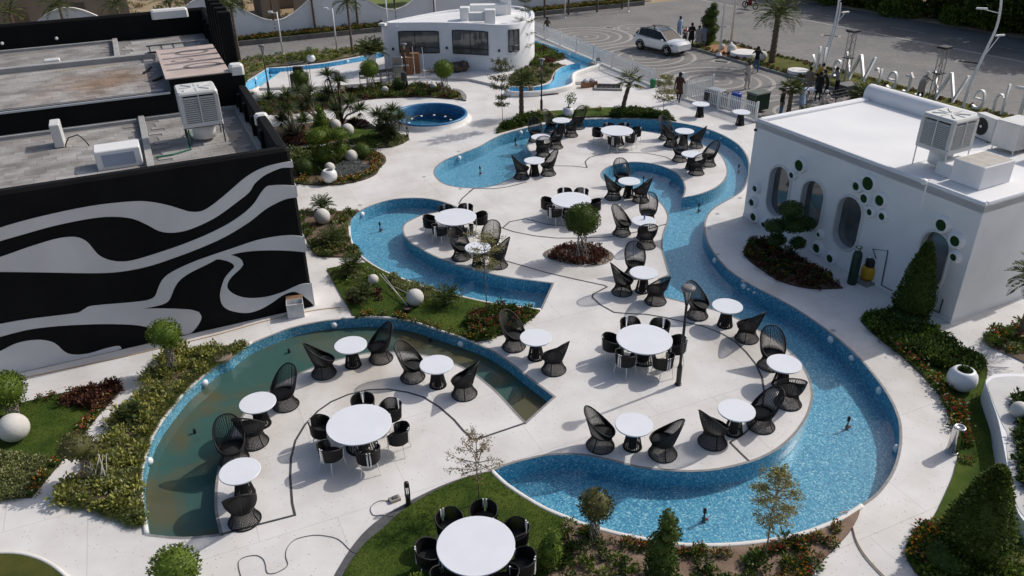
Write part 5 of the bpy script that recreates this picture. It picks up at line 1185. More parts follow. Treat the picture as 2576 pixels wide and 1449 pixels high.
def yucca(base, heads, label, z=0.05, L=0.82):
    b = P(base[0],base[1],z); T_ = thing('yucca', label, 'yucca', (b.x,b.y,z), 0, 'yuccas in the stone ball bed')
    pr = []; mb = MB()
    for i,(hx,hy) in enumerate(heads):
        off = random.uniform(-0.5,0.5)
        # the head stands above a spot near the base: keep its depth close to the base's
        d = FW*FPX + RT*(hx-PW/2) - UP*(hy-PH/2); t = (b.y+off)/d[1]; hp = Vector((t*d[0], t*d[1], CAM_H+t*d[2]))-Vector((b.x,b.y,z))
        hp.z = max(0.25,hp.z)
        v, f = rosette(hp, 170, L, 0.065, 0.35, 0.26); pr.append((v,f,0))
        mb.tube([(0.1*math.sin(i*2.1),0.1*math.cos(i*2.1),0),(hp.x*0.35,hp.y*0.35,hp.z*0.55),tuple(hp)], [0.07,0.055,0.045], 7)
        v2 = rosette(hp-Vector((0,0,0.18)), 30, L*0.7, 0.04, -0.6, 0.35); pr.append((v2[0],v2[1],1))
    V, F, MI = join(pr); link('leaf_heads', raw_mesh('leaf_heads', V, F, [GY,GD], MI), T_); mb.build('stem', M_bark2, T_, smooth=True)
z1 = lambda L: [(563.5+x/6,107.3+y/6) for x,y in L]; z4 = lambda L: [(644+x/6,268.3+y/6) for x,y in L]; z3 = lambda L: [(939.2+x/6,107.3+y/6) for x,y in L]
yucca((745,345), z1([(680,850),(940,800),(960,1010),(860,1170),(1200,1180),(1000,1330)]), 'leaning yucca clump with bare branching stems nearest the striped building')
yucca((795,300), z1([(1100,740),(1250,900),(1290,740),(1180,1000)]), 'dense yucca clump in front of the drinks cooler')
yucca((857,308), z1([(1560,490),(1740,580),(1560,760),(1900,900),(2050,1010),(1700,1030),(1480,880)]), 'tallest dark yucca clump beside the lamp post in the stone ball bed')
yucca((969,352), z4([(1840,130),(1960,200),(2050,70),(2170,180),(1860,350),(1980,340),(2060,430)]), 'yucca clump at the fountain end of the stone ball bed')
def frond_set(n, L, LL, W, elev, arch, base=(0,0,0), nl=14, spread=1.0, seed=0, curl=0.0):
    """pinnate fronds: rachis arcs with leaflet pairs"""
    V = []; F = []; o = 0; rr = np.random.default_rng(seed)
    Cs = []; Ds = []; Ls = []
    for k in range(n):
        az = 2*math.pi*k*0.381966*1.0+rr.uniform(-0.2,0.2); el = elev[0]+(elev[1]-elev[0])*((k+0.5)/n)*spread; l_ = L*rr.uniform(0.85,1.1)
        h = np.array([math.cos(az),math.sin(az),0.0])
        for j in range(nl):
            t = (j+1.5)/(nl+1.0); e = el-arch*t; p = np.array(base)+h*(l_*t*math.cos(el-arch*t*0.5))+np.array([0,0,l_*t*math.sin(el-arch*t*0.5)])
            dr = h*math.cos(e)+np.array([0,0,math.sin(e)]); sdv = np.array([-h[1],h[0],0]); fac = math.sin(math.pi*(0.12+0.85*t))
            for sg in (-1,1):
                Cs.append(p); Ds.append(dr*0.75+sdv*sg+np.array([0,0,0.18-curl])); Ls.append(LL*fac)
    return leaves(Cs, Ds, np.array(Ls), W)
def cycad(px,label,L=0.62,h=0.18,n=34,z=0.05,el=(0.15,1.35)):
    c = P(px[0],px[1],z); T_ = thing('cycad', label, 'cycad', (c.x,c.y,z), random.uniform(0,6), 'cycads in the beds')
    v, f = frond_set(n, L, 0.17, 0.020, el, 0.75, (0,0,h), 22, seed=int(px[0])); link('fronds', raw_mesh('fronds', v, f, GC), T_)
    mb = MB(); mb.lathe([(0.10,0),(0.12,h*0.5),(0.09,h+0.05)], 12); mb.build('trunk', M_palmt, T_)
cycad((812,529),'cycad with upswept fronds behind the stone ball at the striped wall corner',0.62,0.2,36)
cycad((832,612),'large cycad spreading beside the hook shaped pool',0.72,0.1,44)
cycad((886,690),'cycad on a short trunk at the corner of the lawn bed',0.52,0.30,34)
cycad((911,755),'cycad on the lawn above purple leaved plants',0.58,0.2,34)
cycad((1126,765),'cycad on the lawn beside the hook shaped pool, right of the canes',0.60,0.2,36)
cycad((335,1055),'yellowing cycad at the edge of the planted strip',0.42,0.2,26)
def palm(px,label,h,kind='fan',n=18,L=0.9,z=0.05,tr=0.10,lean=(0,0),name='palm_tree',group='palms',at=None):
    c = at if at is not None else P(px[0],px[1],z); T_ = thing(name, label, 'palm', (c.x,c.y,z), random.uniform(0,6) if lean == (0,0) else 0, group)
    mb = MB(); k_ = max(6,int(h/0.16)); pts = [(lean[0]*(j/k_)**1.5, lean[1]*(j/k_)**1.5, h*j/k_) for j in range(k_+1)]
    rad = [tr*(1.25-0.3*j/k_)*(1.0 if j % 2 else 0.86) for j in range(k_+1)]
    mb.tube(pts, rad, 9); mb.build('trunk', M_palmt, T_)
    top_ = (lean[0],lean[1],h)
    if kind == 'fan':
        pr = []; st = MB()
        for k in range(n):
            az = 2.4*k; el = -0.5+1.75*(k+0.5)/n; l_ = L*0.45*random.uniform(0.8,1.1); h_ = np.array([math.cos(az)*math.cos(el), math.sin(az)*math.cos(el), math.sin(el)])
            hub = np.array(top_)+h_*l_; st.tube([top_, tuple(hub)], 0.010, 3, caps=False)
            sdv = np.array([-math.sin(az),math.cos(az),0]); upv = np.cross(h_, sdv)
            m_ = 16; ang = np.linspace(-1.9,1.9,m_); D = np.cos(ang)[:,None]*h_+np.sin(ang)[:,None]*sdv+np.array([0,0,-0.18])*np.abs(np.sin(ang))[:,None]
            v, f = leaves(np.repeat(hub[None],m_,0), D, L*0.62*rng.uniform(0.85,1.1,m_), 0.06); pr.append((v,f,0 if el > -0.35 else 1))
        V, F, MI = join(pr); link('fronds', raw_mesh('fronds', V, F, [GP,GD], MI), T_); st.build('leaf_stalk', GP, T_)
    else:
        v, f = frond_set(n, L, L*0.32, 0.035, (-0.35,1.4), 1.0, top_, 22, seed=int(px[0])); link('fronds', raw_mesh('fronds', v, f, GP), T_)
        mb = MB(); mb.lathe([(tr*1.1,-0.25),(tr*1.25,0),(tr*0.6,0.35)], 10, c=top_); mb.build('crownshaft', M_palmt, T_)
    return T_
palm((1312,290),'fan palm on a stout trunk between the sparse tree and the lamp post',1.95,'fan',20,0.85,tr=0.13)
palm((1566,283),'windblown fan palm with few drooping fronds above the winding pool',1.75,'fan',9,1.0,tr=0.12,lean=(0.35,0.0))
palm((1983,287),'fan palm with a skirt of dry leaves behind the porthole building fence',1.45,'fan',22,0.8,tr=0.12,z=0.0)
palm((2172,262),'low bushy fan palm behind the rounded parapet',0.5,'fan',22,1.1,tr=0.12,z=0.0)
palm((2030,300),'low fan palm tuft beside the seated worker',0.2,'fan',16,0.75,tr=0.10,z=0.0)
palm((1941,157),'date palm with upswept feathery crown standing on the gate lawn',3.3,'date',44,1.9,tr=0.20,z=0.17,name='date_palm')
palm((2566,850),'palm with a pale slim trunk in the small bed beside the porthole building',2.1,'date',30,1.0,tr=0.11)
for i,(bx,by,h,lb) in enumerate([(606,161,4.0,'slim palm with a tall bare trunk nearest the black fins'),(578,110,3.1,'slim palm behind the black fins at the wall foot'),(695,96,3.9,'slim palm before the brick ruin seen over the wall'),(795,88,4.3,'slim palm at the wave crest beside a white pole'),(887,135,3.7,'tall palm with a ragged crown beside the potted palm'),(902,78,4.5,'slim palm at the wall foot behind the ragged palm'),(997,66,4.3,'slim palm beyond the curved building roof'),(1095,60,4.2,'slim palm just over the curved building roof ducts'),(1370,43,4.2,'slim palm at the wall foot behind the walking man'),(1430,37,4.2,'slim palm in the flower bed beyond the parking'),(1502,30,4.2,'slim palm before the end of the flower bed'),(1565,22,4.2,'slim palm at the end of the flower bed kerb')]):
    palm((bx,by),lb,h,'date',20,1.35,tr=0.085,z=0.0,name='slim_palm',group='slim palms along the white wall')
for i,(bx,by,h,lb) in enumerate([(147,12,4.0,'young palm beyond the black rear parapet'),(292,10,4.0,'palm before the brown brick wall beyond the rear parapet'),(425,6,4.2,'drooping palm close to the wave crest beyond the roof'),(22,30,3.0,'bushy yellow green palm by the dry field')]):
    palm((bx,by),lb,h,'date',20,1.5,tr=0.09,z=0.0,at=P(bx,by,h),name='slim_palm',group='slim palms along the white wall')
# potted palm by the curved building
c = P(937,181,0.16); T_ = thing('potted_palm','tall ragged palm in a tapered white vase by the curved building','potted palm',(c.x,c.y,0.16))
mb = MB(); mb.lathe([(0.34,0),(0.36,0.3),(0.30,0.7),(0.36,1.1),(0.40,1.25),(0.36,1.25),(0.34,1.1)], 22, capt=False); mb.build('pot', MATS['white_glossy_pot'], T_, smooth=True)
mb = MB(); mb.lathe([(0.35,1.12),(0.01,1.14)],18,capb=False,capt=False); mb.build('potting_soil', M_soil, T_)
v, f = frond_set(34,1.25,0.42,0.05,(0.2,1.45),0.9,(0,0,1.3),20,seed=5); link('fronds', raw_mesh('fronds', v, f, GP), T_)
mb = MB(); mb.lathe([(0.16,1.1),(0.12,1.7)],10); mb.build('trunk', M_palmt, T_)

# ---- sparse young trees
def sparse_tree(px, label, h, m, tiers, z=0.05, lean=(0,0), leaf=(0.06,0.03), nl=34, r0=0.022, name='young_tree', clus=0.16):
    c = P(px[0],px[1],z); T_ = thing(name, label, 'tree', (c.x,c.y,z), 0, 'thin young trees'); rr = random.Random(int(px[0]))
    mb = MB(); k_ = 8; pts = [Vector((lean[0]*t+0.02*math.sin(9*t), lean[1]*t, h*t)) for t in [j/k_ for j in range(k_+1)]]
    mb.tube(pts, [r0*(1-0.75*j/k_) for j in range(k_+1)], 6); mb.build('trunk', M_bark, T_, smooth=True)
    br = MB(); Cs = []; Ds = []
    for (t0, L, n, rise) in tiers:
        for k in range(n):
            az = 2.4*k+t0*9+rr.uniform(-0.3,0.3); l_ = L*rr.uniform(0.7,1.15); o = Vector((lean[0]*t0, lean[1]*t0, h*t0)); dv = Vector((math.cos(az),math.sin(az),rise))
            p1 = o+dv*l_*0.5; p2 = o+dv*l_+Vector((0,0,-0.05*l_)); br.tube([o,p1,p2],[0.012,0.008,0.004],4,caps=False)
            for q in range(5):
                az2 = az+rr.uniform(-1.1,1.1); s = rr.uniform(0.3,1.0); b0 = o+(p2-o)*s; tip = b0+Vector((math.cos(az2),math.sin(az2),rr.uniform(-0.2,0.6)))*l_*0.32; br.tube([b0,tip],[0.005,0.002],3,caps=False)
                for _ in range(nl//5+1):
                    p = b0+(tip-b0)*rr.uniform(0.2,1.15); Cs.append((p.x+rr.gauss(0,clus*0.35),p.y+rr.gauss(0,clus*0.35),p.z+rr.gauss(0,clus*0.25))); Ds.append((rr.gauss(0,1),rr.gauss(0,1),rr.gauss(0.1,0.5)))
    br.build('branches', M_bark, T_)
    v, f = leaves(Cs, Ds, leaf[0]*rng.uniform(0.7,1.4,len(Cs)), leaf[1]); link('crown', raw_mesh('crown', v, f, m), T_)
    return T_
sparse_tree((1224,796),'thin tree with yellowing leaves in the red flower bed by the hook shaped pool',2.95,G5,[(0.62,0.42,4,0.4),(0.72,0.55,5,0.5),(0.82,0.60,6,0.6),(0.92,0.45,5,0.7)],nl=60)
sparse_tree((1204,1262),'bare twigged young tree at the tip of the front lawn',2.15,leafmat('copper_leaf',(0.16,0.12,0.05),(0.30,0.22,0.10)),[(0.45,0.62,6,0.55),(0.56,0.55,6,0.6),(0.70,0.38,5,0.6),(0.88,0.24,5,0.8)],nl=40,leaf=(0.05,0.028),clus=0.10)
sparse_tree((1920,1412),'thin tree with tiers of pale olive leaves standing in the front garden',2.55,G5,[(0.50,0.42,7,0.2),(0.58,0.42,7,0.25),(0.72,0.46,8,0.2),(0.80,0.42,7,0.3),(0.90,0.26,6,0.5),(0.97,0.14,4,0.9)],nl=85,leaf=(0.05,0.028),clus=0.12)
sparse_tree((1264,321),'slender tree with grey green leaves beside the fan palm',3.6,G4,[(0.35,0.35,6,0.2),(0.45,0.3,5,0.3),(0.60,0.55,8,0.3),(0.72,0.6,9,0.35),(0.85,0.55,9,0.5),(0.95,0.4,6,0.6)],nl=75,leaf=(0.08,0.045))
sparse_tree((1667,296),'small tree with pale yellow leaves near the gateway in the fence',2.3,G5,[(0.45,0.55,7,0.3),(0.6,0.5,7,0.3),(0.8,0.5,8,0.5),(0.95,0.3,6,0.6)],nl=70,leaf=(0.08,0.045),z=0.0)
T_ = sparse_tree((1322,163),'tall thin pine with tufted branches beside the curved building',4.6,G3,[(0.3,0.6,5,0.1),(0.45,0.75,6,0.25),(0.62,0.7,6,0.35),(0.78,0.6,6,0.4),(0.9,0.4,5,0.6),(0.98,0.2,4,1.0)],nl=60,leaf=(0.16,0.02),z=0.2,name='pine_tree',clus=0.12)

# ---- bedding plants: templates copied one by one
def tmpl(kind, m, r_=0.18, h=0.25, n=60, L=0.09, W=0.05, fm=None, nf=0, fr=0.028, seed=1):
    global rng
    keep = rng; rng = np.random.default_rng(seed); pr = []
    if kind == 'tuft':
        v, f = rosette((0,0,0.02), n, L, W, 0.55, 0.5); pr.append((v,f,0))
    else:
        d = unit(rng.normal(size=(n,3))); d[:,2] = np.abs(d[:,2]); p = d*np.array([r_,r_,h])*rng.uniform(0.35,1,(n,1)); v, f = leaves(p, d+rng.normal(size=(n,3))*0.5+np.array([0,0,0.2]), L*rng.uniform(0.7,1.3,n), W); pr.append((v,f,0))
    for k in range(nf):
        d = unit(rng.normal(size=3)); c_ = np.array([d[0]*r_*0.85, d[1]*r_*0.85, h*rng.uniform(0.85,1.25)])
        mb = MB(); mb.sphere(c_, fr, 6, 4, sz=0.6); fv = np.array(mb.v); fq = [q if len(q) == 4 else (q[0],q[1],q[2],q[2]) for q in mb.f]
        tri = [q for q in mb.f]; quads = [list(q) if len(q) == 4 else None for q in tri]
        qs = np.array([q for q in quads if q]); pr.append((fv,qs,1))
        top3 = [q for q in tri if len(q) == 3]
        qd = np.array([[q[0],q[1],q[2],q[2]] for q in top3[len(top3)//2:]])
    V, F, MI = join(pr); me = raw_mesh(kind+'_plant', V, F, [m]+([fm] if fm else []), MI); rng = keep
    return me
PLN = {}
def plants(poly, n, mes, label, cat, group, name, z=0.05, smin=0.7, smax=1.3, seed=1, holes=()):
    rr = random.Random(seed)
    for (x,y) in scatter(poly, n, holes, seed):
        o = bpy.data.objects.new(name, rr.choice(mes)); C.objects.link(o); o.location = (x,y,z); o.rotation_euler.z = rr.uniform(0,6.28); s = rr.uniform(smin,smax); o.scale = (s,s,s*rr.uniform(0.85,1.15)); tag(o, label, cat, group)
def cover(name, poly, n, me_list, z=0.05, smin=0.7, smax=1.3, seed=1, label=None, holes=()):
    """dense cover nobody could count, one object"""
    rr = random.Random(seed); pts = scatter(poly, n, holes, seed); V = []; F = []; MI = []; o = 0; cache = []
    for me in me_list:
        v = np.empty(len(me.vertices)*3, np.float32); me.vertices.foreach_get('co', v); f = np.empty(len(me.polygons)*4, np.int32); me.loops.foreach_get('vertex_index', f); mi = np.empty(len(me.polygons), np.int32); me.polygons.foreach_get('material_index', mi)
        cache.append((v.reshape(-1,3), f.reshape(-1,4), mi, me))
    mats = []; 
    for _,_,_,me in cache:
        for m in me.materials:
            if m not in mats: mats.append(m)
    for (x,y) in pts:
        v, f, mi, me = rr.choice(cache); a = rr.uniform(0,6.28); s = rr.uniform(smin,smax); ca, sa = math.cos(a)*s, math.sin(a)*s
        V.append(np.stack([v[:,0]*ca-v[:,1]*sa+x, v[:,0]*sa+v[:,1]*ca+y, v[:,2]*s+z],1)); F.append(f+o); o += len(v)
        mp = np.array([mats.index(m) for m in me.materials]); MI.append(mp[mi])
    if not V: return
    ob = link(name, raw_mesh(name, np.concatenate(V), np.concatenate(F), mats, np.concatenate(MI))); tag(ob, label, kind='stuff'); return ob
def sub(px, z=0.0): return [(p.x,p.y) for p in G(px, z)]
B_green = [tmpl('bush',G2,0.17,0.20,70,0.085,0.045,seed=s) for s in (1,2,3)]
B_olive = [tmpl('bush',G7,0.17,0.16,80,0.07,0.045,seed=s) for s in (4,5)]
B_strip = [tmpl('bush',leafmat('lime_leaf',(0.16,0.18,0.035),(0.37,0.36,0.09),(0.48,0.45,0.15)),0.17,0.20,75,0.085,0.05,seed=s) for s in (80,81)]
B_dark = [tmpl('bush',G3,0.18,0.22,80,0.09,0.05,seed=s) for s in (6,7)]
B_g1 = [tmpl('bush',G1,0.17,0.22,80,0.085,0.045,seed=s) for s in (8,9)]
B_mar = [tmpl('bush',G8,0.15,0.20,60,0.085,0.05,seed=s) for s in (10,11,12)]
B_pur = [tmpl('bush',G9,0.17,0.18,70,0.08,0.05,seed=s) for s in (13,14)]
B_sil = [tmpl('bush',G6,0.15,0.15,80,0.06,0.03,seed=s) for s in (15,16)]
F_or = [tmpl('flower',G1,0.13,0.17,45,0.08,0.04,FL,3,0.026,seed=s) for s in (17,18,19)]
F_rd = [tmpl('flower',G1,0.14,0.19,50,0.08,0.04,FR,4,0.028,seed=s) for s in (20,21)]
F_mx = [tmpl('flower',G1,0.14,0.18,50,0.08,0.04,FM,4,0.028,seed=s) for s in (22,23,24)]
T_grass = [tmpl('tuft',GG,n=45,L=0.30,W=0.012,seed=25),tmpl('tuft',G4,n=40,L=0.26,W=0.012,seed=26)]
T_spid = [tmpl('tuft',leafmat('spider_leaf',(0.13,0.15,0.02),(0.30,0.30,0.07)),n=95,L=0.48,W=0.035,seed=27)]
def spider(px, where, z=0.05, s=1.0):
    c = P(px[0],px[1],z); o = link('spider_plant', T_spid[0], None, (c.x,c.y,z), random.uniform(0,6)); o.scale = (s,s,s); tag(o,'bright yellow green spider plant '+where,'plant','spider plants')
for a in [((222,988),'among maroon plants on the lawn',0.05,0.8),((33,1192),'at the low corner of the left lawn',0.05,0.95),((948,228),'in the planted band beside a stone ball',0.05,0.9),((980,213),'in the planted band before the grey chairs',0.05,0.8),((1045,227),'in the planted band left of the ball topiary',0.05,1.0),((1354,285),'beside the lamp post above the winding pool',0.06,1.0),((1384,289),'between the lamp post and the globe planter',0.06,1.0),((1474,275),'right of the globe planter, the larger of two',0.06,1.1),((1508,276),'right of the globe planter, the smaller of two',0.06,0.9),((2545,1425),'below the big cone tree',0.05,1.1),((2480,1440),'at the foot of the big cone tree',0.05,1.0),((890,300),'behind the tallest yucca',0.05,0.8)]: spider(*a)
# ring bed: maroon plants on white pebbles
rb = BEDS['ring']
peb = [tmpl('bush',mat('white_pebble',(0.62,0.60,0.57),0.7),0.02,0.02,6,0.035,0.03,seed=30)]
pv = MB(); 
for (x,y) in scatter(rb, 900, seed=31): pv.sphere((x,y,0.04), random.uniform(0.012,0.026), 5, 3, sz=0.7)
tag(pv.build('pebbles', MATS['white_pebble']), 'white pebbles spread under the dark red plants', kind='stuff')
c_ = P(1455,643); rin = [((x-c_.x)*0.9+c_.x,(y-c_.y)*0.86+c_.y) for x,y in [(p.x,p.y) for p in rb]]
plants(rin, 70, B_mar, 'low dark red leaved plant in the round pebble bed', 'plant', 'dark red plants round the ball topiary', 'red_coleus', 0.035, 0.75,1.15, 32)
# middle lawn bed
plants(sub([(832,690),(880,672),(925,668),(955,690),(930,705),(880,715),(850,720)],0.05), 32, B_olive+B_green, 'low pale leaved shrub at the cycad corner of the lawn bed', 'plant', 'pale shrubs at the lawn corner', 'pale_shrub', 0.05, 0.7,1.2, 40)
plants(sub([(975,695),(1030,712),(1082,733),(1100,752),(1060,755),(1000,725)],0.05), 34, B_olive, 'low variegated shrub along the hook shaped pool on the lawn bed', 'plant', 'variegated shrubs along the pool', 'variegated_shrub', 0.05, 0.8,1.3, 41)
plants(sub([(868,735),(900,725),(960,735),(960,755),(905,770),(880,765)],0.05), 24, B_mar+B_pur, 'purple leaved plant under a cycad on the lawn bed', 'plant', 'purple plants on the lawn bed', 'purple_plant', 0.05, 0.6,1.0, 42)
plants(sub([(1170,800),(1230,765),(1290,776),(1345,785),(1325,808),(1275,836),(1205,856),(1165,845)],0.05), 95, F_rd+B_g1, 'ixora shrub with small red flowers beside the hook shaped pool', 'flowering shrub', 'red flowering shrubs', 'ixora_shrub', 0.05, 0.8,1.3, 43)
plants(sub([(888,785),(925,785),(992,792),(1045,802),(1100,822),(1150,835),(1200,850),(1196,858),(1142,843),(1092,827),(1045,811),(992,801),(925,797),(896,803)],0.05), 45, F_or+F_mx, 'small marigold plant along the murky pool edge of the lawn bed', 'flower', 'flowers along the murky pool edge', 'marigold_plant', 0.05, 0.55,0.85, 44)
# left middle bed
cover('ground_cover', BEDS['left_mid'], 130, B_olive+B_g1, 0.05, 0.6,1.0, 45, holes=[sub([(760,545),(830,545),(840,600),(790,610)])])
cover('flower_cover', BEDS['left_mid'], 45, F_mx+F_or, 0.05, 0.55,0.85, 46)
# marigold bed by the striped building
fbp = BEDS['flower']
plants(sub([(742,461),(777,464),(827,465),(877,460),(919,450),(945,437),(952,424),(935,425),(915,440),(870,450),(827,454),(760,450)],0.05), 55, F_or+F_mx, 'orange marigold plant along the rim of the marigold bed', 'flower', 'marigolds along the bed rim', 'marigold_plant', 0.05, 0.8,1.15, 47)
plants(sub([(940,436),(953,422),(969,405),(958,390),(940,385),(930,400),(935,420)],0.05), 28, F_rd+F_mx, 'tall red zinnia plant at the pointed end of the marigold bed', 'flower', 'zinnias at the bed point', 'zinnia_plant', 0.05, 0.8,1.3, 48)
cover('silver_foliage', sub([(845,425),(880,405),(905,408),(930,425),(915,440),(870,448),(848,445)],0.05), 150, B_sil, 0.05, 0.8,1.3, 49)
cover('ground_cover', sub([(735,445),(720,380),(800,374),(870,372),(925,382),(955,392),(930,402),(880,400),(845,420),(800,445)],0.05), 190, B_g1+B_olive+B_dark, 0.05, 0.8,1.5, 50)
# yucca / stone ball bed
sheet('bed_grass', [sub([(870,318),(925,318),(960,335),(940,350),(880,358),(860,340)],0.05)], 0.056, M_lawn)['kind'] = 'structure'
cover('ground_cover', sub([(920,345),(960,340),(1010,342),(1024,350),(1015,358),(990,366),(960,371),(920,367),(880,360)],0.05), 210, B_green+B_olive, 0.05, 0.7,1.2, 51)
cover('purple_ground_cover', sub([(880,304),(918,309),(938,322),(915,325),(880,315)],0.05), 70, B_pur, 0.05, 0.8,1.2, 52)
cover('dry_ground_cover', sub([(712,350),(760,335),(800,345),(830,358),(775,363),(720,368)],0.05), 140, [tmpl('bush',GD,0.15,0.14,60,0.09,0.03,seed=60)]+B_mar+B_pur, 0.05, 0.7,1.1, 53)
cover('flower_cover', sub([(725,366),(777,362),(819,360),(874,361),(870,355),(800,352),(740,355)],0.05), 26, F_or, 0.05, 0.7,1.0, 54)
# planted band
cover('ground_cover', BEDS['band'], 520, B_g1+B_dark+B_green+B_mar, 0.05, 0.7,1.4, 55)
cover('flower_cover', BEDS['band'], 70, F_mx, 0.05, 0.8,1.2, 56)
# strip above the winding pool
cover('dark_shrub_cover', sub([(1255,332),(1300,318),(1360,306),(1370,296),(1340,290),(1300,300),(1268,315)],0.06), 130, B_dark+B_g1, 0.06, 0.9,1.5, 57)
cover('dark_shrub_cover', sub([(1540,294),(1592,293),(1655,296),(1690,302),(1675,290),(1640,284),(1590,278),(1550,280)],0.06), 170, B_dark+B_g1, 0.06, 0.9,1.5, 58)
# long strip beside the murky pool
st_ = BEDS['strip']
cover('ground_cover', st_, 170, B_olive+B_strip, 0.05, 0.7,1.25, 59)
plants(st_, 100, B_strip+B_olive, 'low leafy yellow green shrub in the strip beside the murky pool', 'plant', 'shrubs beside the murky pool', 'leafy_shrub', 0.05, 0.8,1.7, 60)
gp = sub([(560,905),(515,936),(486,960),(456,985),(426,1022),(396,1062),(372,1105),(353,1162),(347,1213),(350,1266),(358,1318),(335,1305),(330,1266),(325,1213),(335,1150),(352,1095),(378,1052),(410,1010),(440,975),(500,925),(545,895)],0.05)
cover('grass_fringe', gp, 320, T_grass, 0.05, 0.7,1.2, 61)
cover('grass_fringe', sub([(160,1262),(233,1277),(293,1297),(355,1322),(340,1300),(290,1280),(230,1262),(175,1250)],0.05), 130, T_grass, 0.05, 0.7,1.1, 62)
cover('grass_fringe', sub([(470,884),(550,876),(620,870),(600,882),(575,900),(540,905),(480,900)],0.05), 80, T_grass, 0.05, 0.8,1.3, 63)
# left lawn
plants(sub([(155,995),(290,968),(306,978),(270,1020),(240,1030),(165,1015)],0.05), 50, B_mar, 'maroon leaved plant at the corner of the left lawn', 'plant', 'maroon plants on the left lawn', 'maroon_plant', 0.05, 0.8,1.4, 64)
plants(sub([(300,975),(245,1050),(165,1150),(85,1250),(60,1252),(150,1150),(225,1050),(275,990)],0.05), 46, F_rd+F_mx, 'red and orange flower plant along the diagonal path', 'flower', 'flowers along the diagonal path', 'zinnia_plant', 0.05, 0.7,1.0, 65)
cover('ground_cover', sub([(-120,1160),(0,1145),(60,1150),(120,1165),(95,1205),(60,1245),(0,1255),(-120,1265)],0.05), 260, B_olive, 0.05, 0.7,1.1, 66)
plants(sub([(0,1024),(150,990),(290,964),(285,972),(150,1000),(0,1035)],0.05), 22, F_rd, 'thin pink flower plant along the lawn edge below the striped wall', 'flower', 'flowers under the striped wall', 'zinnia_plant', 0.05, 0.6,0.9, 67)
# front garden
fg = BEDS['front']
plants(fg, 90, B_g1+B_green+B_dark, 'low green bedding plant in the bare soil of the front garden', 'plant', 'bedding plants in the front garden', 'bedding_plant', 0.05, 0.6,1.15, 68)
plants(sub([(1425,1315),(1575,1360),(1700,1381),(1817,1384),(1953,1370),(2055,1343),(2140,1303),(2120,1330),(2060,1365),(1960,1390),(1820,1400),(1700,1398),(1570,1375),(1430,1335)],0.05), 52, F_mx+F_rd, 'red or yellow flower plant along the white pool coping of the front garden', 'flower', 'flowers along the pool coping', 'border_flower', 0.05, 0.65,1.05, 69)
plants(sub([(2000,1362),(2080,1340),(2125,1335),(2080,1390),(2030,1449),(1975,1500),(1940,1480),(1985,1420)],0.05), 30, F_or+F_rd, 'marigold or zinnia plant at the path corner of the front garden', 'flower', 'flowers at the path corner', 'marigold_plant', 0.05, 0.7,1.1, 70)
# wall bed and right bed
cover('dark_shrub_cover', BEDS['wall_bed'], 130, B_dark+B_mar, 0.05, 0.7,1.3, 71)
plants(BEDS['wall_bed'], 40, F_or+F_rd, 'shaded orange flower plant in the bed under the porthole wall', 'flower', 'flowers under the porthole wall', 'marigold_plant', 0.05, 0.7,1.1, 72)
cover('dark_shrub_cover', sub([(2172,806),(2190,792),(2234,787),(2295,802),(2345,838),(2410,878),(2470,915),(2440,950),(2380,930),(2320,905),(2260,880),(2200,840)],0.05), 320, B_dark+B_g1+B_green, 0.05, 0.8,1.5, 73)
plants(sub([(2175,815),(2264,890),(2341,962),(2371,1005),(2394,1062),(2411,1130),(2404,1170),(2440,1170),(2440,1080),(2420,1020),(2380,965),(2300,900),(2230,850)],0.05), 52, F_rd+F_mx, 'red flower plant along the curved path beside the raised planter', 'flower', 'flowers along the curved path', 'zinnia_plant', 0.05, 0.8,1.2, 74)
plants(sub([(2281,1400),(2285,1369),(2305,1338),(2347,1308),(2375,1320),(2330,1400),(2310,1440)],0.05), 26, F_rd+F_or, 'red flower plant at the foot of the big cone tree', 'flower', 'flowers under the cone tree', 'zinnia_plant', 0.05, 0.8,1.2, 75)
cover('ground_cover', sub([(2420,1400),(2500,1340),(2560,1370),(2576,1500),(2330,1500),(2330,1440)],0.05), 260, B_green+B_olive, 0.05, 0.8,1.4, 76)
cover('ground_cover', BEDS['right2'], 130, B_green+F_mx+B_olive, 0.05, 0.9,1.5, 77)
# back garden, channel gardens, gate lawn edge
cover('ground_cover', BEDS['back'], 360, B_green+B_strip+B_olive+T_grass, 0.05, 0.7,1.4, 78)
cover('ground_cover', BEDS['chan'], 240, B_dark+B_olive+[tmpl('bush',GD,0.15,0.14,60,0.09,0.03,seed=61)], 0.2, 0.6,1.0, 79)
cover('shrub_cover', BEDS['chan2'], 170, B_green+B_mar+B_dark, 0.2, 0.9,1.8, 80)
ge = [(ga+gd*k+gn*(0.35+0.12*math.sin(k*3))) for k in np.arange(-0.5,30,0.4)]; gf = [(ga+gd*k+gn*(3.2+0.1*math.sin(k*2))) for k in np.arange(-0.5,30,0.4)]
def line_cover(name, pts, mes, z, s, per=2):
    poly_pts = [(p.x+random.gauss(0,0.12),p.y+random.gauss(0,0.12)) for p in pts for _ in range(per)]
    global scatter
    keep = scatter
    scatter = lambda *a, **k: poly_pts
    o = cover(name, None, len(poly_pts), mes, z, s[0], s[1], 81); scatter = keep; return o
line_cover('hedge_edging', ge, B_mar+B_g1+F_rd, 0.17, (0.6,1.0)); line_cover('hedge_edging', gf, B_mar+B_g1, 0.17, (0.6,1.0))
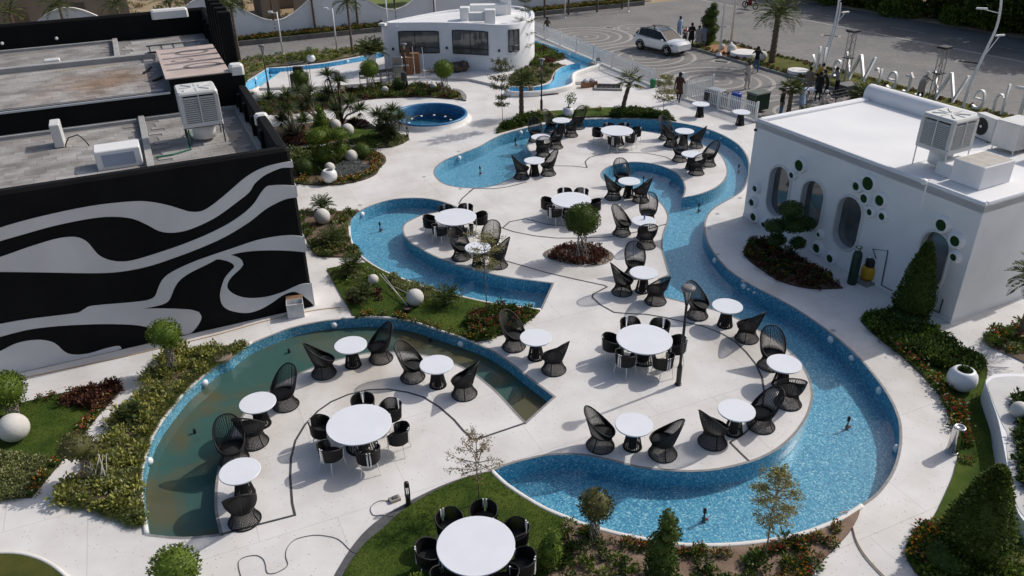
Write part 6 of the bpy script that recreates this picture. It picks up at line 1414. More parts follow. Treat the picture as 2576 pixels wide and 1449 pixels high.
# grass blades on the lawns
def blades(name, poly, dens, z, h=0.035, holes=()):
    n = int(area(poly)*dens); pts = np.array(scatter(poly, n, holes, 90)); N = len(pts)
    if N == 0: return
    Cn = np.column_stack([pts, np.full(N, z)]); D = np.column_stack([rng.normal(size=(N,2))*0.5, np.ones(N)])
    v, f = leaves(Cn, D, h*rng.uniform(0.6,1.4,N), 0.012); o = link(name, raw_mesh(name, v, f, GG)); tag(o, kind='stuff')
blades('grass', BEDS['front_lawn'], 1100, 0.045); blades('grass', BEDS['mid'], 700, 0.05)
blades('grass', [p for p in sub([(310,976),(293,965),(150,993),(67,1013),(0,1028),(-40,1036),(-40,1265),(0,1259),(80,1253),(163,1153),(240,1056)])], 700, 0.05)
blades('grass', sub([(2440,960),(2477,976),(2501,1166),(2524,1283),(2480,1250),(2430,1100)]), 700, 0.05)
# ================================================================ wavy boundary wall and what lies beyond
wa, wb = Vector((-22.41,66.2,0)), Vector((14.04,82.2,0)); wd = (wb-wa).normalized(); wn = Vector((-wd.y,wd.x,0))
s0 = (Vector((-18.8,67.6,0))-wa).dot(wd)
def wave(s): return 2.5-1.12*math.cos(2*math.pi*(s-s0)/10.0)
def wavy(name, sa, sb, label):
    o = thing(name, label, 'wall', tuple(wa+wd*sa)); n = int((sb-sa)/0.2)
    fr, bk = [], []
    for k in range(n+1):
        s = sa+(sb-sa)*k/n; p = wd*(s-sa); fr += [p, p+Vector((0,0,wave(s)))]; q = p+wn*0.25; bk += [q, q+Vector((0,0,wave(s)))]
    mb = MB(); m = len(fr); f = []
    for k in range(n):
        a = 2*k; f += [(a,a+2,a+3,a+1),(m+a+2,m+a,m+a+1,m+a+3)]
    f += [(0,1,m+1,m),(m-2,2*m-2,2*m-1,m-1)]
    mb.add(fr+bk, f); mb.build('wall_face', M_white, o)
    cp = MB()
    vs = []
    for k in range(n+1):
        s = sa+(sb-sa)*k/n; p = wd*(s-sa)+Vector((0,0,wave(s))); vs += [p-wn*0.05-Vector((0,0,0.06)), p-wn*0.05+Vector((0,0,0.05)), p+wn*0.30+Vector((0,0,0.05)), p+wn*0.30-Vector((0,0,0.06))]
    cp.add(vs, [(4*k+j,4*k+4+j,4*k+4+(j+1)%4,4*k+(j+1)%4) for k in range(n) for j in range(4)]+[(0,1,2,3),(4*n+3,4*n+2,4*n+1,4*n)]); cp.build('coping', M_cope, o)
wavy('wavy_wall', -24, 12.6, 'long white boundary wall with a wave shaped top behind the striped building')
wavy('wavy_wall', 12.61, 40.0, 'white boundary wall continuing behind the curved building towards the road')
M_kd = mat('dark_concrete_kerb', (0.13,0.12,0.11), 0.9, (0.18,0.17,0.155), 1.5, 6)
for (sa,sb) in ((-3.0,12.6),(24.5,38.2)):
    a = wa+wd*sa-wn*1.55; b = wa+wd*sb-wn*1.55; c = wa+wd*sb-wn*0.02; d = wa+wd*sa-wn*0.02
    mb = MB(); mb.prism([a,b,c,d], -0.012, 0.30, 0, mside=1); mb.build('wall_foot_bed', [M_soil,M_kd])['kind'] = 'structure'
    mb = MB(); mb.prism([a,b,b+wn*0.16,a+wn*0.16], 0.301, 0.36, 0); mb.build('kerb', M_kd)['kind'] = 'structure'
    cover('flower_bed_cover', [tuple(p)[:2] for p in (a+wn*0.2,b+wn*0.2,c,d)], int((sb-sa)*17), F_mx+F_or+B_g1+B_dark, 0.30, 0.9,1.7, 91)
    cover('flower_bed_cover', [tuple(p)[:2] for p in (a+wn*0.2,b+wn*0.2,c-wn*0.8,d-wn*0.8)], int((sb-sa)*8), F_or, 0.30, 0.9,1.4, 92)
# brick ruins beyond the wall
M_brick = pavers('brown_brick', (0.16,0.10,0.07), (0.11,0.07,0.05), (0.20,0.17,0.14), 2.2)
def ruin(c, L, D_, H, label, openings):
    o = thing('brick_ruin', label, 'ruin', (c[0],c[1],0), math.atan2(wd.y,wd.x))
    x = 0.0
    for (w_,op) in openings:
        if op is None:
            mb = MB(); mb.box(x,x+w_,0,0.35,0,H*random.uniform(0.9,1.0)); mb.build('wall_panel', M_brick, o)
        else:
            mb = MB(); mb.box(x,x+w_,0,0.35,0,op[0]); mb.box(x,x+w_,0,0.35,op[1],H); mb.build('wall_panel', M_brick, o)
        x += w_+0.002
    for xx in (0,x-0.35):
        mb = MB(); mb.box(xx,xx+0.35,0.352,D_,0,H*0.93); mb.build('side_wall', M_brick, o)
    mb = MB(); mb.box(0,x,D_,D_+0.35,0,H*0.85); mb.build('rear_wall', M_brick, o)
q_ = wa+wd*4.0+wn*9; ruin((q_.x,q_.y), 9, 5, 3.6, 'brown brick ruin with door openings seen over a dip of the wavy wall', [(1.6,None),(1.3,(0.0,2.6)),(1.2,None),(1.2,(0.9,2.6)),(1.6,None),(1.4,(0.0,2.5)),(1.0,None)])
q_ = wa-wd*19.0+wn*11; ruin((q_.x,q_.y), 14, 5, 3.2, 'long low brown brick ruin beyond the rear parapet of the striped building', [(3.0,None),(1.2,(0.8,2.4)),(3.0,None),(1.4,(0.0,2.4)),(3.4,None)])
q_ = wa-wd*2.0+wn*14; ruin((q_.x,q_.y), 5, 4, 3.4, 'small brick ruin hidden behind the wave crest', [(2.0,None),(1.2,(0.0,2.4)),(1.8,None)])
# green pitch beyond the wall
a = wa+wd*13+wn*6; mb = MB(); mb.prism([a,a+wd*14,a+wd*14+wn*16,a+wn*16],-0.029,-0.015,0); mb.build('sports_lawn', mat('pitch_grass',(0.10,0.15,0.03),0.9,(0.15,0.19,0.05),1.0))['kind'] = 'structure'
a = wa+wd*13+wn*9; t_ = thing('shade_net','long blue shade net on thin posts over the lawn beyond the wall','shade net',tuple(a),math.atan2(wd.y,wd.x))
mb = MB(); mb.box(0,8,0,3,2.2,2.26); mb.build('net', mat('blue_fabric',(0.05,0.09,0.20),0.8), t_)
for (x,y) in ((0.1,0.1),(7.9,0.1),(0.1,2.9),(7.9,2.9)):
    mb = MB(); mb.tube([(x,y,0),(x,y,2.2)],0.04,6); mb.build('post', M_blackm, t_)
# dry field tufts and bushes
dry = [tmpl('bush',GD,0.5,0.35,60,0.25,0.08,seed=70),tmpl('bush',G4,0.5,0.4,60,0.22,0.10,seed=71)]
cover('dry_scrub', [tuple(p)[:2] for p in (wa-wd*30+wn*3, wa+wd*14+wn*3, wa+wd*14+wn*45, wa-wd*30+wn*45)], 260, dry, -0.03, 0.5,1.4, 93)
cover('dry_scrub', [(16,84),(30,82),(50,50),(60,60),(60,110),(10,110)], 200, dry, -0.03, 0.4,1.2, 94)

# ================================================================ picket fences
pm = MB(); pm.box(-0.035,0.035,-0.012,0.012,0.10,1.06); _o = pm.build('picket', M_wmet); PICK = _o.data; bpy.data.objects.remove(_o)
def fence(a, b, label, h=1.1, step=0.135):
    a, b = Vector(a), Vector(b); L = (b-a).length; d = (b-a)/L; rz = math.atan2(d.y,d.x); F_ = thing('picket_fence', label, 'fence', tuple(a), rz)
    n = int(L/step)
    for k in range(n):
        o = bpy.data.objects.new('picket', PICK); C.objects.link(o); o.parent = F_; o.location = ((k+0.5)*L/n, 0.026, 0); o.rotation_euler.x = random.uniform(-0.012,0.012)
    for z in (0.28,0.86):
        mb = MB(); mb.box(0,L,-0.02,0.013,z-0.025,z+0.025); mb.build('rail', M_wmet, F_)
    m = max(1,int(L/2.4))
    for k in range(m+1):
        x = L*k/m; mb = MB(); mb.bbox(x-0.05,x+0.05,-0.12,-0.022,0,1.18,b=0.01); mb.build('post', M_wmet, F_)
    mb = MB(); mb.bbox(-0.1,L+0.1,-0.16,0.16,-0.002,0.09,b=0.02); mb.build('plinth', M_cope, F_)
fence((2.0,67.76,0),(9.30,50.80,0),'long white picket fence beside the raised blue channel')
fence((10.65,47.97,0),(13.75,43.15,0),'short white picket fence between the gateway and the porthole building')
fence((10.75,48.05,0),(12.6,49.2,0),'white picket gate leaf swung open into the parking')
mb = MB(); mb.bbox(-0.09,0.09,-0.09,0.09,0,1.55,b=0.015); tag(mb.build('gate_post', M_wmet, loc=(10.52,48.25,0)),'square white gate post at the fence gateway','post')

# ================================================================ trees across the road
def big_tree(pos, h, r_, label, seed):
    T_ = thing('roadside_tree', label, 'tree', (pos.x,pos.y,0), 0, 'trees across the road'); rr = np.random.default_rng(seed); rs = random.Random(seed)
    mb = MB(); mb.tube([(0,0,0),(0.1,0.05,h*0.25),(0.2*rs.uniform(-1,1),0.1,h*0.5)],[0.24,0.19,0.14],9); mb.build('trunk', M_bark, T_, smooth=True)
    br = MB(); blobs = []
    for k in range(11):
        a = 2.4*k; el = rs.uniform(0.2,1.1); l_ = r_*rs.uniform(0.6,1.0); z0 = h*rs.uniform(0.25,0.5); p = Vector((math.cos(a)*l_, math.sin(a)*l_, z0+math.sin(el)*l_*0.8)); p.z = min(p.z, h*0.93)
        br.tube([(0.05,0,z0),tuple(p*0.5+Vector((0,0,z0*0.5+0.2))),tuple(p)],[0.09,0.06,0.03],5); blobs.append((p, r_*rs.uniform(0.32,0.52)))
    blobs.append((Vector((0,0,h*0.88)), r_*0.5))
    for k in range(9):      # low skirts of foliage near the ground
        a = 0.7*k+seed; q_ = r_*rs.uniform(0.5,0.95); blobs.append((Vector((math.cos(a)*q_, math.sin(a)*q_, h*rs.uniform(0.12,0.30)+0.5)), r_*rs.uniform(0.30,0.42))); br.build('limbs', M_bark, T_)
    Cs, Ds = [], []
    for (p,q) in blobs:
        n = int(430*q*q); d = unit(rr.normal(size=(n,3))); Cs.append(d*rr.uniform(0.45,1.05,(n,1))*np.array([q,q,q*0.75])+np.array(p)); Ds.append(d*0.6+rr.normal(size=(n,3))*0.6+np.array([0,0,-0.15]))
    v, f = leaves(np.concatenate(Cs), np.concatenate(Ds), 0.34*rr.uniform(0.6,1.4,sum(map(len,Cs))), 0.19); link('crown', raw_mesh('crown', v, f, G1), T_)
RT_ = [(-2,10.5,4.2,2.0,'low bushy tree at the end of the row across the road'),(3,10.4,5.0,2.4,'dark round tree next to the low bushy one across the road'),(8,10.6,6.2,2.8,'dark spreading tree with pale trunk across the road'),(13,10.4,7.5,3.2,'dense dark tree midway along the row across the road'),(18.5,10.6,9.0,3.7,'tall dense tree overhanging the road, next to the gap'),(24.5,10.8,11.0,4.2,'tallest tree beside the white wall across the road'),(31,10.8,12.0,4.6,'huge shady tree across from the end of the sign'),(38.5,11.0,11.5,4.6,'huge tree farther down the road past the sign'),(46,11.0,11,4.5,'broad tree at the far end of the road row')]
for k,(s,off,h,r_,lb) in enumerate(RT_):
    big_tree(r1+rd*s+rn*off, h, r_, lb, 200+k)
a = r1+rd*17+rn*14.5; o = thing('compound_wall','pale wall seen through the trees across the road','wall',tuple(a),math.atan2(rd.y,rd.x))
mb = MB(); mb.box(0,40,0,0.3,0,3.2); mb.build('wall_face', M_white, o); mb = MB(); mb.box(-0.05,40.05,-0.05,0.35,3.201,3.3); mb.build('coping', M_cope, o)
for k in range(11):      # bushes under the trees along the verge
    s = 2.5+k*2.6; off = 9.0+0.9*math.sin(k*2.3); pp = r1+rd*s+rn*off; T_ = thing('roadside_shrub', 'dark leafy shrub on the verge under the trees across the road', 'shrub', (pp.x,pp.y,0), 0, 'shrubs under the trees across the road'); bl = []
    for j in range(6): bl.append(((math.cos(j*1.1+k)*0.95, math.sin(j*1.1+k)*0.95, 0.55+0.5*random.random()), random.uniform(0.6,0.95), random.uniform(0.5,0.85)))
    crown_obj('foliage', bl, G2 if k % 3 else G1, T_, 0.22, 0.24, 0.14, cored=False)
cover('leaf_litter', [tuple(p)[:2] for p in (r1-rd*4+rn*9.5, r1+rd*50+rn*9.5, r1+rd*50+rn*16, r1-rd*4+rn*16)], 260, [tmpl('bush',G3,0.5,0.5,60,0.22,0.12,seed=72)]+dry, -0.01, 0.5,1.3, 95)

# ================================================================ free-standing sign letters (read from the road)
TX = 'The Water Walk'
lx = {0:2562,1:2507,2:2457,4:2375,5:2314,6:2280,7:2240,8:2204,10:2153,11:2100,12:2067,13:2046}
sgT, sgK = P(2562,300,0.17), P(2050,183,0.17); sdir = (sgK-sgT).normalized(); srz = math.atan2(sdir.y,sdir.x)
for i,x in lx.items():
    ch = TX[i]; y = 300+(2562-x)*(183-300)/(2562-2050); p = P(x,y,0.17)
    s = (p-sgT).dot(sdir); p = sgT+sdir*s
    cu = bpy.data.curves.new('t', 'FONT'); cu.body = ch; cu.size = 2.6; cu.extrude = 0.10; cu.align_x = 'CENTER'; cu.resolution_u = 6; cu.offset = -0.045
    sxx = 0.95 if ch in 'WT' else 0.74
    to = bpy.data.objects.new('t', cu); C.objects.link(to); dg = bpy.context.evaluated_depsgraph_get(); me = bpy.data.meshes.new_from_object(to.evaluated_get(dg)); bpy.data.objects.remove(to)
    me.materials.clear(); me.materials.append(M_wmet)
    o = bpy.data.objects.new('sign_letter', me); C.objects.link(o); o.rotation_euler = (math.pi/2, 0, srz); o.location = (p.x,p.y,0.17); o.scale = (0.85*sxx,1,1)
    wrd = 'first' if i < 3 else 'middle' if i < 9 else 'last'
    nm = {'T':'capital T','W':'capital W'}.get(ch,'small '+ch)
    tag(o, 'free standing white sign letter, '+nm+' of the '+wrd+' word, on the gate lawn', 'sign letter', 'sign letters')

# ================================================================ poles, trusses, street lights
def truss(x,y,h,label):
    c = P(x,y,0.0); T_ = thing('truss_tower', label, 'truss tower', (c.x,c.y,0), 0.5, 'aluminium truss towers'); M_al = mat('aluminium',(0.42,0.41,0.40),0.35,metal=0.8)
    r_ = 0.17
    for (sx,sy) in ((-1,-1),(1,-1),(1,1),(-1,1)):
        mb = MB(); mb.tube([(sx*r_,sy*r_,0.1),(sx*r_,sy*r_,h-0.12)],0.028,6); mb.build('chord', M_al, T_)
    mb = MB(); n = int(h/0.4)
    for k in range(n):
        z0, z1 = 0.1+(h-0.22)*k/n, 0.1+(h-0.22)*(k+1)/n
        for (p,q) in (((-r_,-r_),(r_,-r_)),((r_,-r_),(r_,r_)),((r_,r_),(-r_,r_)),((-r_,r_),(-r_,-r_))):
            a,b = (p,q) if k % 2 else (q,p); mb.tube([(a[0],a[1],z0),(b[0],b[1],z1)],0.013,4,caps=False)
    mb.build('lacing', M_al, T_)
    mb = MB(); mb.bbox(-0.34,0.34,-0.28,0.28,h-0.12,h,b=0.02); mb.build('top_plate', M_blackm, T_)
    mb = MB(); mb.bbox(-0.45,0.45,-0.45,0.45,0,0.10,b=0.02); mb.build('base_plate', M_blackm, T_)
    mb = MB(); mb.bbox(-0.26,0.26,-0.26,0.26,h*0.52,h*0.52+0.05,b=0.01); mb.build('collar', M_blackm, T_)
truss(2120,221,3.55,'aluminium truss tower with black top plate behind the group of workers'); truss(2344,257,3.25,'aluminium truss tower with black top plate beside the man at the sign')
def street_light(x,y,pts,arms,label,r_=0.075,m=None):
    c = P(x,y,0.0); T_ = thing('street_light', label, 'street light', (c.x,c.y,0), 0, 'street lights'); m = m or M_wmet
    mb = MB(); mb.tube(smooth_loop(pts,4,False), [r_*(1.15-0.5*k/(4*(len(pts)-1))) for k in range(4*(len(pts)-1)+1)], 9); mb.build('pole', m, T_, smooth=True)
    mb = MB(); mb.bbox(-0.16,0.16,-0.16,0.16,0,0.05,b=0.01); mb.build('base_plate', m, T_)
    for (a,b) in arms:
        a, b = Vector(a), Vector(b); mb = MB(); mb.tube([a,b],0.028,6); mb.build('arm', m, T_)
        d = (b-a).normalized(); mb = MB(); mb.bbox(-0.08,0.08,-0.28,0.28,-0.03,0.05,b=0.02); q = mb.build('lamp_head', m, T_, loc=tuple(b+d*0.1)); q.rotation_euler.z = math.atan2(d.y,d.x)-math.pi/2
street_light(2420,277,[(0,0,0),(0.1,0,1.6),(0.5,0.1,3.3),(0.75,0.1,4.6),(0.65,0.1,5.8),(0.45,0.1,6.4)],[((0.72,0.1,5.3),(-0.1,0.3,5.5)),((0.42,0.1,2.9),(1.15,0.3,4.0))],'tall curved street light with two lamp arms beside the sign',0.08)
street_light(2071,190,[(0,0,0),(0.05,0,1.4),(0.25,0,2.9),(0.35,0,3.9),(0.30,0,4.6)],[((0.3,0,3.4),(0.75,0.2,3.9))],'curved white street light behind the letter l of the sign',0.07)
street_light(2062,190,[(0,0,0),(0.15,0.1,1.4),(0.38,0.1,2.9),(0.45,0.1,4.4),(0.25,0.1,6.0)],[((0.42,0.1,4.6),(0.8,0.3,4.9))],'second curved white street light leaning behind the letter k of the sign',0.07)
for (x,y,h,lb) in [(1838,112,9.0,'white flagpole on the far edge of the gate lawn'),(1809,139,9.0,'white flagpole beside the small stone ball on the gate lawn')]:
    c = P(x,y,0.17); T_ = thing('flagpole', lb, 'flagpole', (c.x,c.y,0.17), 0, 'flagpoles'); mb = MB(); mb.tube([(0,0,0),(0,0,h)],[0.075,0.04],10); mb.build('pole', M_wmet, T_, smooth=True)
    mb = MB(); mb.lathe([(0.22,0),(0.20,0.04),(0.10,0.18),(0.075,0.2)],12); mb.build('foot', M_wmet, T_); mb = MB(); mb.sphere((0,0,h),0.09,10,6); mb.build('finial', M_wmet, T_)
for (x,y,h,lb) in [(712,137,3.1,'white camera pole on the drive beside the planted garden'),(848,127,3.1,'white camera pole behind the globe planter'),(978,95,3.6,'white camera pole behind the corner of the curved building'),(1098,85,3.8,'white camera pole behind the roof of the curved building'),(1421,45,3.4,'white pole at the kerb of the far flower bed'),(1580,29,3.4,'white pole at the end of the far flower bed')]:
    c = P(x,y,0); T_ = thing('camera_pole', lb, 'pole', (c.x,c.y,0), 0, 'white camera poles'); mb = MB(); mb.tube([(0,0,0),(0,0,h)],[0.06,0.05],8); mb.build('pole', M_wmet, T_, smooth=True)
    mb = MB(); mb.tube([(0,0,h-0.1),(-0.35,-0.05,h-0.02)],0.03,6); mb.build('arm', M_wmet, T_); mb = MB(); mb.bbox(-0.62,-0.30,-0.13,0.05,h-0.06,h+0.08,b=0.02); mb.build('camera', M_wmet, T_); mb = MB(); mb.lathe([(0.14,0),(0.13,0.03),(0.07,0.08)],12); mb.build('foot', M_wmet, T_)
# round white slabs on the gate lawn
for (x,y,r_,h,lb) in [(1871,140,0.98,0.28,'large round white slab behind the man taking a photo'),(2007,183,0.70,0.20,'smaller round white slab near the fan palm')]:
    c = P(x,y,0.17); mb = MB(); mb.lathe([(r_,0),(r_,h-0.04),(r_-0.03,h),(r_*0.5,h+0.01)],40); o = mb.build('round_slab', M_cope, angle=40, loc=(c.x,c.y,0.17)); tag(o, lb, 'slab', 'round slabs on the gate lawn')
# ================================================================ roof equipment
M_ivory = mat('ivory_plastic', (0.64,0.64,0.62), 0.45, (0.58,0.575,0.55), 1.5, 5, spec=0.4)
def cooler(loc, rz, z, s, leg, label, duct_dir=1, legm=None):
    T_ = thing('evaporative_cooler', label, 'air cooler', (loc[0],loc[1],z), rz, 'rooftop evaporative coolers'); h = s*0.92
    mb = MB(); mb.bbox(-s/2,s/2,-s/2,s/2,leg,leg+0.14,b=0.03); mb.build('tray', M_ivory, T_)
    mb = MB(); mb.bbox(-s/2,s/2,-s/2,s/2,leg+h-0.12,leg+h,b=0.06); lid = mb.build('lid', M_ivory, T_)
    for k in range(4):
        a = math.pi/4+k*math.pi/2; mb = MB(); mb.box(0.12*s,0.46*s,-0.03,0.03,leg+h+0.001,leg+h+0.03,M=Matrix.Rotation(a,4,'Z')); mb.build('rib', M_ivory, lid)
        mb = MB(); mb.box(0.10*s,0.40*s,-0.02,0.02,leg+h+0.001,leg+h+0.02,M=Matrix.Rotation(a+math.pi/4,4,'Z')); mb.build('rib', M_ivory, lid)
    mb = MB(); mb.box(-s*0.40,s*0.40,-s*0.40,s*0.40,leg+0.14,leg+h-0.12); mb.build('pad', mat('dark_cooling_pad',(0.02,0.022,0.025),0.9), T_)
    for (sx,sy) in ((-1,-1),(1,-1),(1,1),(-1,1)):
        mb = MB(); mb.bbox(sx*s*0.44-s*0.055,sx*s*0.44+s*0.055,sy*s*0.44-s*0.055,sy*s*0.44+s*0.055,leg+0.141,leg+h-0.121,b=0.015); mb.build('corner_post', M_ivory, T_)
    n = 12
    for side in range(4):
        M_ = Matrix.Rotation(side*math.pi/2,4,'Z')
        for k in range(n):
            zz = leg+0.17+(h-0.34)*(k+0.5)/n; mb = MB(); mb.add([M_ @ Vector(p) for p in [(-s*0.385,-s*0.44,zz-0.006),(s*0.385,-s*0.44,zz-0.006),(s*0.385,-s*0.505,zz-0.028),(-s*0.385,-s*0.505,zz-0.028),(-s*0.385,-s*0.44,zz+0.018),(s*0.385,-s*0.44,zz+0.018),(s*0.385,-s*0.505,zz-0.010),(-s*0.385,-s*0.505,zz-0.010)]],[(0,3,2,1),(4,5,6,7),(0,1,5,4),(1,2,6,5),(2,3,7,6),(3,0,4,7)]); mb.build('louvre', M_ivory, T_)
        mb = MB(); mb.box(-0.02,0.02,-s*0.509,-s*0.45,leg+0.15,leg+h-0.13,M=M_); mb.build('louvre_bar', M_ivory, T_)
    for (sx,sy) in ((-1,-1),(1,-1),(1,1),(-1,1)):
        mb = MB(); mb.tube([(sx*s*0.46,sy*s*0.46,0),(sx*s*0.46,sy*s*0.46,leg)],0.022,5); mb.build('leg', legm or M_blackm, T_)
    mb = MB(); mb.lathe([(s*0.30,0.12),(s*0.30,leg+0.02)],20); mb.build('duct_drop', M_duct, T_, smooth=True)
    mb = MB()
    for (a,b) in (((-1,-1),(1,-1)),((1,-1),(1,1)),((1,1),(-1,1)),((-1,1),(-1,-1))): mb.tube([(a[0]*s*0.46,a[1]*s*0.46,leg-0.02),(b[0]*s*0.46,b[1]*s*0.46,leg-0.02)],0.02,4)
    mb.build('stand_frame', legm or M_blackm, T_)
    return T_
aL = math.atan2(UL[1],UL[0]); aR = math.atan2(VR[1],VR[0])
cooler((-10.75,27.35),aL,4.75,1.30,0.66,'big ivory louvred air cooler on a black stand on the striped building roof')
cooler((14.35,25.25),aR,4.09,1.22,0.66,'big ivory louvred air cooler on white legs on the porthole building roof',legm=M_wmet)
def ac_unit(loc, rz, z, w_, d_, h, label, fan=True, stand=0.0):
    T_ = thing('air_conditioner', label, 'air conditioner', (loc[0],loc[1],z), rz, 'air conditioner outdoor units')
    mb = MB(); mb.bbox(-w_/2,w_/2,-d_/2,d_/2,stand+0.03,stand+h,b=0.025); mb.build('casing', M_ivory, T_)
    for sx in (-1,1): mb = MB(); mb.box(sx*w_*0.38-0.04,sx*w_*0.38+0.04,-d_/2-0.03,d_/2+0.03,stand,stand+0.03); mb.build('foot', M_blackm, T_)
    if fan:
        c = Vector((-w_*0.12,-d_/2-0.004,stand+h*0.52)); r_ = h*0.36; n = 24; mb = MB()
        mb.add([c+Vector((r_*math.cos(2*math.pi*k/n),0,r_*math.sin(2*math.pi*k/n))) for k in range(n)],[tuple(range(n))]); mb.build('fan_opening', mat('fan_dark',(0.03,0.03,0.03),0.7), T_)
        mb = MB()
        for rr in (0.25,0.5,0.75,1.0): mb.tube([c+Vector((r_*rr*math.cos(2*math.pi*k/n),-0.012,r_*rr*math.sin(2*math.pi*k/n))) for k in range(n)],0.008,4,closed=True)
        for k in range(10): mb.tube([c+Vector((0,-0.012,0)),c+Vector((r_*math.cos(k*0.628),-0.012,r_*math.sin(k*0.628)))],0.006,4)
        mb.build('fan_grille', M_blackm, T_)
        mb = MB(); mb.lathe([(0.05,0),(0.05,0.012)],10); hb = mb.build('fan_hub', M_ivory, T_, loc=tuple(c+Vector((0,-0.014,0)))); hb.rotation_euler.x = math.pi/2
    if stand:
        for sx in (-1,1):
            for sy in (-1,1): mb = MB(); mb.tube([(sx*w_*0.45,sy*d_*0.45,0),(sx*w_*0.45,sy*d_*0.45,stand)],0.02,5); mb.build('leg', M_wmet, T_)
    return T_
ac_unit((-15.72,27.0),aL+math.pi/2,4.75,0.78,0.32,0.82,'narrow ivory air conditioner with a loose cable on the striped building roof',fan=False)
ac_unit((17.3,27.9),aR-math.pi/2-0.25,4.09,0.95,0.36,0.86,'ivory air conditioner with a round fan beside the rounded parapet')
ac_unit((17.6,26.7),aR,4.09,1.15,0.85,0.95,'boxy white air conditioner on a low stand on the porthole building roof',fan=False,stand=0.12)
ac_unit((18.45,25.75),aR,4.09,0.95,0.8,0.80,'smaller boxy white air conditioner at the end of the row on the porthole building roof',fan=False,stand=0.12)
mb = MB(); mb.tube([(-15.45,26.75,4.78),(-15.3,26.85,5.05),(-15.0,26.95,5.12),(-14.75,26.85,4.95),(-14.6,26.75,4.78)],0.022,6); tag(mb.build('roof_cable', M_blackm, smooth=True),'thick black cable arching from the narrow air conditioner','cable')
# masonry duct boxes on the right roof
T_ = thing('duct_box','white masonry duct box with stained top behind the cooler','duct box',(15.0,23.9,4.09),aR)
mb = MB(); mb.bbox(-0.75,0.75,-0.55,0.5,0,0.72,b=0.02); mb.build('box', M_white, T_); mb = MB(); mb.box(-0.70,0.70,-0.50,0.45,0.7205,0.726); mb.build('stained_top', mat('stained_cement',(0.40,0.37,0.33),0.9,(0.50,0.47,0.43),3), T_)
T_ = thing('roof_duct','low white duct running under the louvred cooler','duct',(15.2,24.95,4.09),aR); mb = MB(); mb.bbox(-1.3,0.9,-0.28,0.28,0,0.42,b=0.02); mb.build('casing', M_duct, T_)
T_ = thing('roof_hatch','white skylight hatch with pale blue glass on the striped building roof','hatch',(-12.75,24.95,4.75),aL+math.pi)
mb = MB(); mb.bbox(-0.68,0.68,-0.4,0.45,0,0.62,b=0.03); mb.build('kerb', M_duct, T_); mb = MB(); mb.box(-0.48,0.48,-0.425,-0.401,0.10,0.50); mb.build('pane', mat('pale_blue_glass',(0.30,0.36,0.46),0.2), T_)
T_ = thing('roof_vent','small white slatted vent box on the upper roof','vent',tuple(P(133,158,5.66)),aL); mb = MB(); mb.bbox(-0.3,0.3,-0.2,0.2,0,0.16,b=0.02); mb.build('casing', M_duct, T_)
for k in range(3): mb = MB(); mb.box(-0.24,0.24,-0.15+k*0.11,-0.09+k*0.11,0.161,0.175); mb.build('slat', M_duct, T_)
a, b = P(143,180,5.67), P(297,161,5.67); mb = MB(); mb.tube([a,b],0.04,5); tag(mb.build('timber_batten', mat('pale_timber',(0.45,0.37,0.27),0.8)),'long pale timber batten lying on the stained roof','timber')
for (x,y,x2,y2,lb) in [(362,184,380,169,'short black pipe offcut lying near the pale boards'),(385,203,408,193,'second black pipe offcut in the shade of the black wall')]:
    a, b = P(x,y,5.70), P(x2,y2,5.70); mb = MB(); mb.tube([a,b],0.05,7); tag(mb.build('pipe_offcut', M_blackm),lb,'pipe')
a = P(395,397,4.78); mb = MB(); mb.tube(smooth_loop([P(390,396,4.78),P(480,375,4.78),P(475,330,4.78),P(474,330,5.1)],2,False),0.03,6); tag(mb.build('drain_hose', mat('green_hose',(0.02,0.14,0.09),0.5)),'green drain pipe along the roof pit under the cooler','pipe')

# ================================================================ things on the terrace
def cable(name, px, r_, m, label, z=0.012, cat='cable', zs=None):
    pts = smooth_loop(G(px, z), 5, False); mb = MB(); mb.tube(pts, r_, 6); tag(mb.build(name, m, smooth=True), label, cat)
M_cab = mat('grey_cable',(0.10,0.10,0.10),0.6); M_hose = mat('beige_hose',(0.40,0.31,0.20),0.5); M_och = mat('ochre_hose',(0.50,0.32,0.13),0.5)
cable('extension_cable', [(612,1470),(601,1430),(602,1410),(620,1400),(645,1397),(661,1405),(668,1420),(672,1440),(690,1442),(712,1432),(724,1420),(719,1400),(722,1380),(738,1360),(765,1350),(800,1346),(840,1352),(859,1362),(875,1378),(890,1390),(915,1392),(940,1380),(975,1360),(995,1342),(1007,1325),(1008,1310),(990,1300),(960,1296),(940,1296),(932,1283),(937,1270),(955,1260),(975,1260),(985,1262)], 0.0075, M_cab, 'thin grey extension cable snaking over the terrace to the front lawn')
c = P(993,1258); T_ = thing('socket_block','grey extension socket block on the terrace beside the bollard','socket',(c.x,c.y,0),0.5); mb = MB(); mb.bbox(-0.14,0.14,-0.09,0.09,0.0,0.07,b=0.015); mb.build('casing', mat('grey_timber',(0.28,0.25,0.22),0.8), T_); mb = MB(); mb.bbox(-0.05,0.08,-0.04,0.05,0.071,0.10,b=0.01); mb.build('socket', M_cab, T_)
cable('garden_hose', [(-20,968),(60,950),(110,940),(200,921),(300,900),(395,878),(480,858),(560,838),(640,815),(720,795),(800,779),(859,773)], 0.014, M_och, 'long ochre hose running along the foot of the striped wall', cat='hose')
cable('water_hose', [(2133,1289),(2140,1300),(2145,1325),(2155,1360),(2175,1395),(2205,1430),(2240,1465)], 0.018, M_hose, 'beige hose coming out of the big pool across the path', cat='hose', z=0.03)
cable('water_hose_end', [(2110,1294),(2122,1287),(2133,1289)], 0.018, M_hose, 'end of the beige hose bending over the white pool coping', cat='hose', z=0.10)
